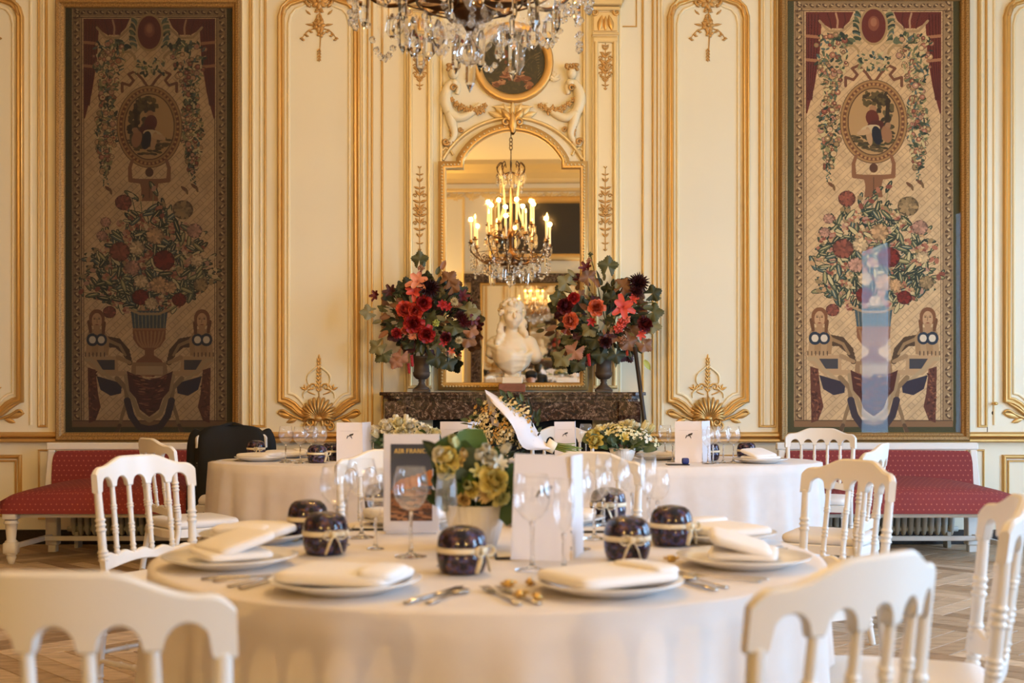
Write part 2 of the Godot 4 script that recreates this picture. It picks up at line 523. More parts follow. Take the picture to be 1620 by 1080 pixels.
func back_wall() -> void:
	# what the mirror shows behind the camera: panelling, a dark framed painting, a marble surround with a second mirror
	var wb: Node = get_node("wall_back")
	var z := 5.7
	var st := ns()
	for r in [[-3.9, -2.4], [-2.2, -1.45], [1.45, 2.2], [2.4, 3.9]]:
		run(st, [Vector2(r[0], 0.95), Vector2(r[1], 0.95), Vector2(r[1], 5.1), Vector2(r[0], 5.1)], round_prof(0.05, 0.025), 0.0, true)
	for y in [0.85, 5.25]:
		run(st, [Vector2(-5.5, y), Vector2(5.5, y)], round_prof(0.07, 0.04), 0.0)
	obj(st, "panel_molding", M.gold_pale, wb, T(Vector3(0, -2.9, -0.15), Vector3(0, PI, 0)))
	st = ns()
	for k in 15:
		var q := Vector2((k - 7) * 0.32, 5.12)
		rosette(st, q, 0.09, 7)
		for s in [-1.0, 1.0]:
			spiral(st, q + Vector2(s * 0.1, 0.03), 0.06, 0.0, s * 1.2, 0.012)
			leaf2(st, q, deg_to_rad(90 - s * 70), 0.16, 0.07, 0.0, 0.03)
	obj(st, "carved_frieze", M.gold_pale, wb, T(Vector3(0, -2.9, -0.15), Vector3(0, PI, 0)))
	var p := thing("framed_painting", "large dark painting in a gilt eared frame high on the back wall", "painting", Vector3(0.30, 4.47, z))
	var f := ns()
	run(f, [Vector2(-1.15, -0.58), Vector2(1.15, -0.58), Vector2(1.15, 0.45), Vector2(1.05, 0.58), Vector2(-1.05, 0.58), Vector2(-1.15, 0.45)], round_prof(0.14, 0.07), 0.0, true)
	obj(f, "frame", M.gold, p, T(Vector3.ZERO, Vector3(0, PI, 0)))
	bx("canvas", Vector3(2.3, 1.16, 0.03), Vector3(0, 0, -0.016), mat(Color(0.16, 0.125, 0.09), 0.45), p)
	var d := thing("marble_mirror_surround", "tall brown marble surround holding a leaning mirror on the back wall", "mirror", Vector3(-0.08, 0, z))
	var m := ns(false)
	for s in [-1, 1]: box(m, Vector3(0.2, 3.4, 0.14), T(Vector3(s * 1.12, 1.7, -0.07)))
	box(m, Vector3(2.7, 0.18, 0.2), T(Vector3(0, 3.46, -0.1)))
	obj(m, "surround", M.marble, d)
	var lean := Node3D.new()
	lean.name = "leaning_mirror"
	lean.position = Vector3(0, 0.9, -0.02)
	lean.rotation.x = -0.035
	d.add_child(lean)
	var g := ns()
	run(g, [Vector2(-1.0, 0.0), Vector2(1.0, 0.0), Vector2(1.0, 2.44), Vector2(-1.0, 2.44)], round_prof(0.06, 0.06), 0.0, true)
	obj(g, "gilt_frame", M.gold, lean, T(Vector3.ZERO, Vector3(0, PI, 0)))
	bx("mirror_glass", Vector3(2.0, 2.44, 0.02), Vector3(0, 1.22, -0.011), M.mirror, lean, 0.0)
	for s in [-1.0, 1.0]:
		var w := thing("wall_sconce", "three-light gilt wall sconce %s the marble surround of the back wall" % ("left of" if s < 0 else "right of"), "lamp", Vector3(0.2 + s * 3.0, 2.5, z), PI, "back wall sconces")
		var st2 := ns()
		ball(st2, Vector3(0, 0, 0.01), Vector3(0.06, 0.12, 0.02))
		for k in [-1.0, 0.0, 1.0]: tube(st2, curve([Vector3(0, -0.03, 0.02), Vector3(k * 0.07, -0.09, 0.1), Vector3(k * 0.14, -0.03, 0.14), Vector3(k * 0.14, 0.03, 0.14)], 5), 0.008, 6)
		obj(st2, "bracket", M.gold, w)
		for k in [-1.0, 0.0, 1.0]:
			st2 = ns()
			tube(st2, [Vector3(k * 0.14, 0.03, 0.14), Vector3(k * 0.14, 0.16, 0.14)], 0.011, 8)
			obj(st2, "candle", M.white, w)
			st2 = ns()
			lathe(st2, [Vector2(0, 0), Vector2(0.012, 0.02), Vector2(0.002, 0.055), Vector2(0, 0.056)], 8, T(Vector3(k * 0.14, 0.16, 0.14)))
			obj(st2, "flame", M.flame, w)
		var l := OmniLight3D.new()
		l.name = "sconce_light"
		l.light_color = Color(1.0, 0.81, 0.48)
		l.light_energy = 10.5
		l.light_size = 0.05
		l.omni_range = 30.0
		l.omni_attenuation = 2.0
		l.shadow_enabled = true
		l.position = Vector3(0, 0.19, 0.25)
		w.add_child(l)

func parquet() -> void:
	# herringbone of oak strips; the strips nearest to the lens in view are objects, the rest one mesh
	var fl: Node = get_node("floor")
	var w := 0.11
	var l := 0.66
	var mesh := boxm(Vector3(l - 0.004, 0.018, w - 0.004), 0.001)
	var b45 := Basis(Vector3.UP, PI / 4)
	var spots := []
	for i in range(-85, 86):
		for j in range(-12, 13):
			for k in 2:
				# one zigzag band runs along the diagonal; the next one stands two strip lengths aside
				var u := i * w + j * 2.0 * l
				var v := i * w
				var p := b45 * (Vector3(u + l / 2, 0, v + w / 2) if k == 0 else Vector3(u + l + w / 2, 0, v + w - l / 2)) + Vector3(0, 0, -4.5)
				if absf(p.x) < 5.2 and p.z > -8.75 and p.z < -0.6:
					spots.append([p, k])
	spots.sort_custom(func(a, b): return rank(a[0]) < rank(b[0]))
	var rest := []
	for k in 5: rest.append(ns(false))
	var n := 0
	for s in spots:
		var r := Basis(Vector3.UP, PI / 4 + (PI / 2 if s[1] == 1 else 0.0))
		var xf := Transform3D(r, s[0] + Vector3(0, -0.009, 0))
		if n < 290:
			inst(mesh, "plank", M.planks[rng.randi() % 5], fl, Transform3D(r, s[0] + Vector3(0, 0.168 - 0.009 + rng.randf() * 0.0004, 0)))
			n += 1
		else:
			rest[rng.randi() % 5].append_from(mesh, 0, Transform3D(r, xf.origin + Vector3(0, 0.168 + rng.randf() * 0.0004, 0)))
	var far := ArrayMesh.new()
	for k in 5:
		rest[k].set_material(M.planks[k])
		rest[k].commit(far)
	var o := MeshInstance3D.new()
	o.name = "planks_beyond"
	o.mesh = far
	fl.add_child(o)
	o.set_meta("kind", "stuff")

func rank(p: Vector3) -> float:      # strips that the tables do not hide, near ones first
	var hid := p.distance_to(Vector3(-0.06, 0, -3.08)) < 0.95 or (absf(p.x) < 1.9 and p.z < -4.2)
	var px := absf(p.x) / maxf(0.3, -p.z) * F
	var py := EYE * F / maxf(0.3, -p.z)
	return -p.z + (50.0 if hid or px > 840.0 or py > 480.0 else 0.0)

# ---------------------------------------------------------------- carved ornament, all low relief on the wall plane
func leaf2(st: SurfaceTool, p: Vector2, ang: float, l: float, w: float, z := 0.0, h := 0.012) -> void:
	var d := Vector2(cos(ang), sin(ang))
	var s := Vector2(-d.y, d.x)
	var rows := []
	for i in 5:
		var t := i / 4.0
		var hw := w / 2.0 * sin(PI * clampf(t * 0.9 + 0.08, 0, 1))
		var row := PackedVector3Array()
		for k in [-1.0, -0.45, 0.0, 0.45, 1.0]:
			var q: Vector2 = p + d * l * t + s * hw * k
			row.append(V3(q, z + h * (1.0 - k * k) * (0.4 + 0.6 * sin(PI * t * 0.8 + 0.3)) - (0.3 * h if k == 0.0 else 0.0)))
		rows.append(row)
	grid(st, rows)

func vine(st: SurfaceTool, pts: Array, r := 0.006, z := 0.0) -> void:
	var p3 := []
	for q in curve(pts, 5): p3.append(V3(q, z + r * 0.5))
	tube(st, p3, taper(p3.size(), r * 0.8, r, r * 0.4), 6)

func spiral(st: SurfaceTool, c: Vector2, r: float, a0: float, turns: float, th: float, z := 0.0) -> void:
	var pts := []
	var n := int(14 * absf(turns)) + 4
	for i in n:
		var t := float(i) / (n - 1)
		var a := a0 + TAU * turns * t
		pts.append(V3(c + Vector2(cos(a), sin(a)) * r * (1.0 - 0.8 * t), z + th * 0.5))
	tube(st, pts, taper(n, th, th, th * 0.7), 6)

func rosette(st: SurfaceTool, c: Vector2, r: float, n := 6, z := 0.0) -> void:
	for i in n: leaf2(st, c, TAU * i / n, r, r * 0.8, z, r * 0.3)
	ball(st, V3(c, z + r * 0.2), Vector3(r * 0.3, r * 0.3, r * 0.25), 8, 5)

# a hanging spray of flowers and leaves, from p downwards
func drop(st: SurfaceTool, p: Vector2, h: float, w: float) -> void:
	vine(st, [p, p + Vector2(w * 0.04, -h * 0.5), p + Vector2(0, -h)], 0.006)
	rosette(st, p + Vector2(0, -h * 0.40), w * 0.18, 7, 0.006)
	rosette(st, p + Vector2(w * 0.04, -h * 0.53), w * 0.12, 5, 0.006)
	for s in [-1.0, 1.0]:
		vine(st, [p + Vector2(s * w * 0.06, -h * 0.44), p + Vector2(s * w * 0.3, -h * 0.5), p + Vector2(s * w * 0.46, -h * 0.63)], 0.005)
		for k in 6:
			var t := k / 5.0
			leaf2(st, p + Vector2(s * w * lerpf(0.2, 0.46, t), -h * lerpf(0.47, 0.63, t)), deg_to_rad(-90 + s * (70 - 150 * (k % 2))), w * 0.1, w * 0.06, 0.003)
		vine(st, [p + Vector2(s * w * 0.22, -h * 0.22), p + Vector2(s * w * 0.3, -h * 0.18), p + Vector2(s * w * 0.34, -h * 0.14)], 0.005)
		leaf2(st, p + Vector2(s * w * 0.22, -h * 0.22), deg_to_rad(90 - s * 50), w * 0.16, w * 0.06)
		leaf2(st, p + Vector2(s * w * 0.1, -h * 0.4), deg_to_rad(90 - s * 82), w * 0.26, w * 0.07)
		for k in 7:
			leaf2(st, p + Vector2(0, -h * (0.06 + k * 0.05)), deg_to_rad(-90 + s * (35 + 20 * (k % 3))), w * 0.13, w * 0.07, 0.004)
		for k in 4:
			leaf2(st, p + Vector2(0, -h * (0.78 + k * 0.05)), deg_to_rad(-90 + s * 28), w * 0.1, w * 0.045, 0.002)
	leaf2(st, p + Vector2(0, -h * 0.93), -PI / 2, h * 0.07, w * 0.05)

func shell_carving(st: SurfaceTool, c: Vector2, r: float) -> void:
	# a fluted scallop shell, opening upwards, on two scrolls
	var n := 15
	var o := c + Vector2(0, -r * 0.55)
	for i in n:
		var a := deg_to_rad(-2.0 + 184.0 * i / (n - 1))
		var d := Vector2(cos(a), sin(a))
		var ln := r * (1.02 + 0.50 * sin(a))
		var p3 := []
		var rr := []
		for k in 8:
			var t := k / 7.0
			p3.append(V3(o + d * ln * (0.12 + 0.88 * t) + Vector2(0, r * 0.16 * sin(PI * t) * (1.0 - sin(a))), 0.008 + 0.05 * sin(PI * (0.15 + 0.8 * t))))
			rr.append(r * (0.025 + 0.105 * t) * (0.72 if k == 7 else 1.0))
		tube(st, p3, rr, 6)
	ball(st, V3(o + Vector2(0, r * 0.1), 0.03), Vector3(r * 0.3, r * 0.2, 0.03), 14, 8)
	for s in [-1.0, 1.0]:
		spiral(st, c + Vector2(s * r * 0.55, -r * 0.72), r * 0.32, deg_to_rad(90 + s * 60), -s * 1.5, r * 0.1, 0.01)
		spiral(st, c + Vector2(s * r * 0.75, -r * 1.0), r * 0.3, deg_to_rad(90), -s * 1.2, r * 0.09, 0.012)
		leaf2(st, c + Vector2(s * r * 0.15, -r * 0.35), -PI / 2 + s * 0.2, r * 0.9, r * 0.25, 0.01, 0.03)

func spray(st: SurfaceTool, p: Vector2, h: float) -> void:
	# the gilt flame of leaves and thin curling stems above a shell
	vine(st, [p, p + Vector2(0, h * 0.5), p + Vector2(0, h)], 0.007)
	for k in 9:
		for s in [-1.0, 1.0]:
			leaf2(st, p + Vector2(0, h * (0.12 + k * 0.095)), deg_to_rad(90 - s * (38 - 2 * k)), h * 0.13, h * 0.055, 0.004)
	leaf2(st, p + Vector2(0, h * 0.94), PI / 2, h * 0.16, h * 0.06)
	for s in [-1.0, 1.0]:
		spiral(st, p + Vector2(s * h * 0.17, h * 0.24), h * 0.1, deg_to_rad(90 + s * 90), s * -1.1, 0.008)
		for k in 4: leaf2(st, p + Vector2(s * h * 0.34, h * 0.16), deg_to_rad(90 - s * (60 - 45 * k)), h * 0.17, h * 0.06, 0.004)
		vine(st, [p + Vector2(s * h * 0.1, h * 0.05), p + Vector2(s * h * 0.24, h * 0.1), p + Vector2(s * h * 0.34, h * 0.17)], 0.006)

func ribbons(st: SurfaceTool, p: Vector2, h: float) -> void:
	for s in [-1.0, 1.0]:
		vine(st, [p + Vector2(0, h * 0.8), p + Vector2(s * h * 0.3, h * 0.55), p + Vector2(s * h * 0.33, h * 0.3), p + Vector2(s * h * 0.2, h * 0.2)], 0.009)
		vine(st, [p + Vector2(s * h * 0.25, h * 0.16), p + Vector2(s * h * 0.44, h * 0.0), p + Vector2(s * h * 0.46, -h * 0.16)], 0.009)

# a chain of carved husks and rosettes on a pilaster, between two heights
func candelabra(st: SurfaceTool, x: float, y0: float, y1: float, w: float) -> void:
	vine(st, [Vector2(x, y0), Vector2(x, (y0 + y1) / 2), Vector2(x, y1)], 0.005)
	var n := 13
	for k in n:
		var t := float(k) / (n - 1)
		var sz := w * (0.18 + 0.32 * sin(PI * t))
		for s in [-1.0, 1.0]:
			leaf2(st, Vector2(x, lerpf(y0, y1, t)), deg_to_rad(90 - s * (40 + 30 * (k % 2))), sz, sz * 0.4, 0.003, 0.009)
			if k > 2 and k < n - 3 and k % 2 == 0:
				spiral(st, Vector2(x + s * w * 0.3, lerpf(y0, y1, t)), w * 0.14, deg_to_rad(90 - s * 90), s * 1.1, 0.005)
	rosette(st, Vector2(x, lerpf(y0, y1, 0.47)), w * 0.24, 8, 0.008)

func front_wall() -> void:
	var w: MeshInstance3D = struct(bx("wall_front", Vector3(12.4, 5.9, 0.3), Vector3(0, 2.9, ZW - 0.15), M.paint, self, 0.0))
	var off := T(Vector3(0, -2.9, 0.15))
	var fillet := round_prof(0.018, 0.016)
	var bead := round_prof(0.022, 0.012)
	var C := 811.0
	# tall panels with shaped ends: two beside the chimney breast, two cut by the frame's edges
	var n := 0
	for px in [505.0, 1120.0, -27.0, 1652.0]:
		var hw := 60.0
		var outline := []
		for q in [[-0.0, 657], [-16, 657], [-30, 650], [-40, 640], [-50, 634], [-hw, 632]]: outline.append(w2(px + q[0], q[1]))
		outline.append(w2(px - hw, 28))
		for q in [[-hw + 4, 14], [-hw + 13, 5], [-hw + 26, 1], [-26, -2], [0, -6]]: outline.append(w2(px + q[0], q[1]))
		var full := outline.duplicate()
		for i in range(outline.size() - 2, 0, -1): full.append(Vector2(2.0 * wx(px) - outline[i].x, outline[i].y))
		var st := ns()
		run(st, full, [Vector2(-0.026, 0), Vector2(-0.026, 0.026), Vector2(-0.012, 0.032), Vector2(-0.004, 0.02), Vector2(0.004, 0.02), Vector2(0.008, 0.036), Vector2(0.02, 0.036), Vector2(0.026, 0.024), Vector2(0.026, 0)], 0.0, true)
		obj(st, "panel_molding", M.gold, w, off)
		st = ns()
		var inner := []
		for q: Vector2 in full: inner.append(Vector2(wx(px) + (q.x - wx(px)) * 0.8, q.y + (0.05 if q.y < 1.3 else -0.05)))
		run(st, inner, bead, 0.0, true)
		obj(st, "inner_molding", M.paint2, w, off)
		# shell with leafage below, hanging spray above
		st = ns()
		shell_carving(st, w2(px, 651), 0.115)
		for s in [-1.0, 1.0]:
			var b := w2(px, 660)
			vine(st, [b + Vector2(s * 0.1, 0.0), b + Vector2(s * 0.16, 0.03), b + Vector2(s * 0.22, 0.075), b + Vector2(s * 0.30, 0.12)], 0.017, 0.01)
			vine(st, [b + Vector2(s * 0.12, -0.02), b + Vector2(s * 0.22, 0.02), b + Vector2(s * 0.28, 0.055), b + Vector2(s * 0.31, 0.04), b + Vector2(s * 0.29, 0.015)], 0.012, 0.006)
			leaf2(st, b + Vector2(s * 0.2, 0.0), deg_to_rad(90 - s * 75), 0.13, 0.05, 0.004, 0.02)
			leaf2(st, b + Vector2(s * 0.17, -0.01), deg_to_rad(90 - s * 110), 0.09, 0.04, 0.004, 0.02)
		obj(st, "carved_shell", M.gold, w, off)
		st = ns()
		spray(st, w2(px, 627), 0.30)
		obj(st, "carved_leaf_spray", M.gold, w, off)
		st = ns()
		ribbons(st, w2(px, 621), 0.26)
		obj(st, "carved_ribbon", M.paint2, w, off)
		st = ns()
		drop(st, w2(px, 2), 0.47, 0.30)
		for s in [-1.0, 1.0]:
			spiral(st, w2(px + s * 13, 1), 0.045, deg_to_rad(-90), s * 1.3, 0.014)
			spiral(st, w2(px + s * 52, 8), 0.03, deg_to_rad(90), s * 1.2, 0.013)
			leaf2(st, w2(px + s * 58, 26), deg_to_rad(90 + s * 15), 0.1, 0.05, 0.02, 0.02)
		rosette(st, w2(px, 2), 0.07, 8, 0.01)
		obj(st, "carved_flower_drop", M.gold_dull, w, off)
		n += 1
	# narrow panels and straight fillets, alike on both sides of the chimney breast
	for s in [-1.0, 1.0]:
		var X := func(d: float) -> float: return wx(C + s * d)
		var st := ns(false)
		var nar := [Vector2(X.call(391), wy(-40)), Vector2(X.call(391), wy(674)), Vector2(X.call(415), wy(674)), Vector2(X.call(415), wy(-40))]
		run(st, nar, fillet, 0.0)
		nar = [Vector2(X.call(737), wy(-40)), Vector2(X.call(737), wy(674)), Vector2(X.call(749), wy(674)), Vector2(X.call(749), wy(-40))]
		run(st, nar, fillet, 0.0)
		for d in [206.0, 222.0, 229.0]:
			run(st, [Vector2(X.call(d), wy(-40)), Vector2(X.call(d), wy(690))], round_prof(0.016 if d < 229 else 0.01, 0.014), 0.0)
		run(st, [Vector2(X.call(174), wy(42)), Vector2(X.call(196), wy(42)), Vector2(X.call(196), wy(-40))], round_prof(0.01, 0.008), 0.0)
		obj(st, "narrow_molding", M.gold, w, off)
		st = ns(false)
		for d in [170.0, 236.0, 398.0, 410.0, 762.0, 742.0, 427.0]:
			run(st, [Vector2(X.call(d), wy(-40)), Vector2(X.call(d), wy(672))], bead, 0.0)
		obj(st, "bead_molding", M.paint2, w, off)
		# pilaster beside the mirror
		var p := ns(false)
		var xc: float = X.call(146)
		box(p, Vector3(0.20, 4.0, 0.05), T(Vector3(xc, 2.0 + wy(690) - 0.05, 0.025)))
		obj(p, "pilaster", M.paint2, w, off)
		p = ns(false)
		for k in [-1.0, 1.0]:
			run(p, [Vector2(xc + k * 0.072, wy(66)), Vector2(xc + k * 0.072, wy(612))], round_prof(0.034, 0.018), 0.05)
		run(p, [Vector2(xc - 0.09, wy(612)), Vector2(xc + 0.09, wy(612))], round_prof(0.03, 0.02), 0.05)
		run(p, [Vector2(xc - 0.09, wy(66)), Vector2(xc + 0.09, wy(66))], round_prof(0.05, 0.02), 0.05)
		run(p, [Vector2(X.call(113), wy(-40)), Vector2(X.call(113), wy(613))], round_prof(0.03, 0.03), 0.0)
		obj(p, "pilaster_molding", M.gold_pale, w, off)
		p = ns()
		candelabra(p, xc, wy(398), wy(268), 0.12)
		candelabra(p, xc, wy(145), wy(70), 0.12)
		obj(p, "carved_husk_chain", M.gold_dull, w, off * T(Vector3(0, 0, 0.05)))
		p = ns(false)
		for q in [[57, 0.21, 0.07, 0.02], [38, 0.19, 0.06, 0.15], [18, 0.22, 0.08, 0.03], [10, 0.25, 0.11, 0.04], [2, 0.29, 0.14, 0.03], [-8, 0.33, 0.17, 0.05]]:
			box(p, Vector3(q[1], q[3], q[2]), T(Vector3(xc, wy(q[0]), q[2] / 2)), 0.006)
		obj(p, "capital", M.gold_pale, w, off)
		p = ns()
		for k in [-1.0, 1.0]:
			leaf2(p, Vector2(xc + k * 0.05, wy(52)), PI / 2 + k * 0.2, 0.12, 0.05, 0.06, 0.02)
			spiral(p, Vector2(xc + k * 0.085, wy(24)), 0.03, PI / 2, k, 0.01, 0.06)
		leaf2(p, Vector2(xc, wy(52)), PI / 2, 0.11, 0.04, 0.06, 0.02)
		obj(p, "capital_leaf", M.gold, w, off)
	# chair rail, dado panels
	var st2 := ns(false)
	for r in [[-260.0, 603.0], [1019.0, 1880.0]]:
		for q in [[687.5, 0.045, 0.05], [696.0, 0.035, 0.065]]:
			run(st2, [Vector2(wx(r[0]), wy(q[0])), Vector2(wx(r[1]), wy(q[0]))], round_prof(q[1], q[2]), 0.0)
	obj(st2, "chair_rail", M.gold, w, off)
	for r in [[-110, 32], [428, 590], [1034, 1190], [1588, 1730]]:
		st2 = ns(false)
		run(st2, [w2(r[0], 814), w2(r[1], 814), w2(r[1], 722), w2(r[0], 722)], round_prof(0.03, 0.026), 0.0, true)
		run(st2, [w2(r[0] + 7, 807), w2(r[1] - 7, 807), w2(r[1] - 7, 729), w2(r[0] + 7, 729)], round_prof(0.014, 0.014), 0.0, true)
		obj(st2, "dado_molding", M.gold, w, off)
	for r in [[62, 88], [1530, 1556]]:
		st2 = ns(false)
		run(st2, [w2(r[0], 820), w2(r[1], 820), w2(r[1], 712), w2(r[0], 712)], round_prof(0.014, 0.014), 0.0, true)
		obj(st2, "dado_molding", M.gold, w, off)
	var bs := ns(false)
	box(bs, Vector3(11.2, 0.11, 0.05), T(Vector3(0, 0.055, ZW + 0.025)))
	struct(obj(bs, "baseboard_front", M.base))
	st2 = ns()
	ball(st2, V3(w2(1571, 638), 0.045), Vector3(0.02, 0.014, 0.02), 12, 8)
	tube(st2, [V3(w2(1571, 638), 0.0), V3(w2(1571, 638), 0.04)], 0.009, 8)
	obj(st2, "door_knob", M.goldfoil, w, off)
	st2 = ns()
	ball(st2, V3(w2(1571, 653), 0.0), Vector3(0.011, 0.016, 0.004), 12, 6)
	obj(st2, "keyhole", M.black, w, off)
	st2 = ns(false)
	box(st2, Vector3(0.005, 2.9, 0.002), T(Vector3(wx(1562), wy(690) + 1.46, 0.001)), 0.0)
	obj(st2, "door_joint", M.pole, w, off)

# ---------------------------------------------------------------- fireplace and what hangs above it
func fireplace() -> void:
	var t := thing("mantelpiece", "brown and white veined marble chimneypiece with a shaped shelf and carved frieze", "fireplace", Vector3(0.005, 0, ZW))
	# shelf of serpentine plan
	var st := ns(false)
	for L in [[1.0, 0.40, 1.145, 1.17], [0.97, 0.375, 1.12, 1.145], [0.945, 0.345, 1.095, 1.12]]:
		var poly := PackedVector2Array()
		poly.append(Vector2(-L[0], 0))
		for i in 25:
			var q := -1.0 + i / 12.0
			var bow: float = L[1] * (0.90 + 0.10 * cos(q * PI)) - (0.06 if absf(q) > 0.97 else 0.0)
			poly.append(Vector2(q * L[0], bow))
		poly.append(Vector2(L[0], 0))
		prism(st, poly, -L[2], -L[3], Transform3D(Basis(Vector3.RIGHT, PI / 2), Vector3.ZERO), 0.004)
	obj(st, "shelf", M.marble, t)
	# frieze with a scalloped lower edge
	st = ns(false)
	var fr := PackedVector2Array([Vector2(-0.86, 1.095), Vector2(-0.86, 0.84), Vector2(-0.78, 0.86)])
	for i in 21:
		var q := -1.0 + i / 10.0
		fr.append(Vector2(q * 0.74, 0.955 + 0.02 * (1.0 - q * q) - 0.07 * exp(-q * q * 12.0)))
	fr.append_array([Vector2(0.78, 0.86), Vector2(0.86, 0.84), Vector2(0.86, 1.095)])
	prism(st, fr, 0.02, 0.30, Transform3D(), 0.01)
	obj(st, "frieze", M.marble, t)
	st = ns()
	spiral(st, Vector2(-0.1, 0.97), 0.055, 0.0, 1.3, 0.014, 0.30)
	spiral(st, Vector2(0.1, 0.97), 0.055, PI, -1.3, 0.014, 0.30)
	shell_carving(st, Vector2(0, 1.0), 0.06)
	obj(st, "frieze_carving", M.marble, t, T(Vector3(0, 0, 0.0)))
	for s in [-1.0, 1.0]:
		st = ns(false)
		var j := PackedVector2Array([Vector2(0.0, 1.1), Vector2(0.17, 1.1), Vector2(0.185, 1.0), Vector2(0.15, 0.9), Vector2(0.10, 0.7), Vector2(0.085, 0.4), Vector2(0.11, 0.16), Vector2(0.17, 0.14), Vector2(0.17, 0.0), Vector2(0.0, 0.0)])
		prism(st, j, -0.08, 0.08, T(Vector3(s * 0.87, 0, 0.19), Vector3(0, -PI / 2, 0)), 0.008)
		box(st, Vector3(0.18, 0.78, 0.19), T(Vector3(s * 0.87, 0.4, 0.1)))
		obj(st, "jamb", M.marble, t)
	bx("firebox", Vector3(1.58, 1.0, 0.02), Vector3(0, 0.5, 0.03), M.black, t)
	bx("hearth", Vector3(1.9, 0.02, 0.55), Vector3(0, 0.011, 0.3), M.marble, t)
	var p := thing("leaning_pole", "thin dark pole leaning beside the right end of the chimneypiece", "pole", Vector3(1.03, 0, -8.60))
	st = ns()
	tube(st, [Vector3(0.06, 0.0, 0.05), Vector3(-0.06, 0.95, 0.0), Vector3(-0.13, 1.5, -0.03)], 0.016, 10)
	obj(st, "shaft", M.pole, p)
	st = ns()
	ball(st, Vector3(0.06, 0.015, 0.05), Vector3(0.024, 0.015, 0.024), 10, 6)
	obj(st, "foot", M.black, p)

func arch_path(grow := 0.0) -> Array:
	var g := grow
	var pts := [Vector2(wx(700) - g, wy(611) - g), Vector2(wx(700) - g, wy(263) + g), Vector2(wx(728) - g, wy(263) + g)]
	for q in arc(w2(811, 296), 93.0 * 9.1 / F + g, 180 - 27, 27, 24): pts.append(q)
	pts.append_array([Vector2(wx(894) + g, wy(263) + g), Vector2(wx(923) + g, wy(263) + g), Vector2(wx(923) + g, wy(611) - g)])
	return pts

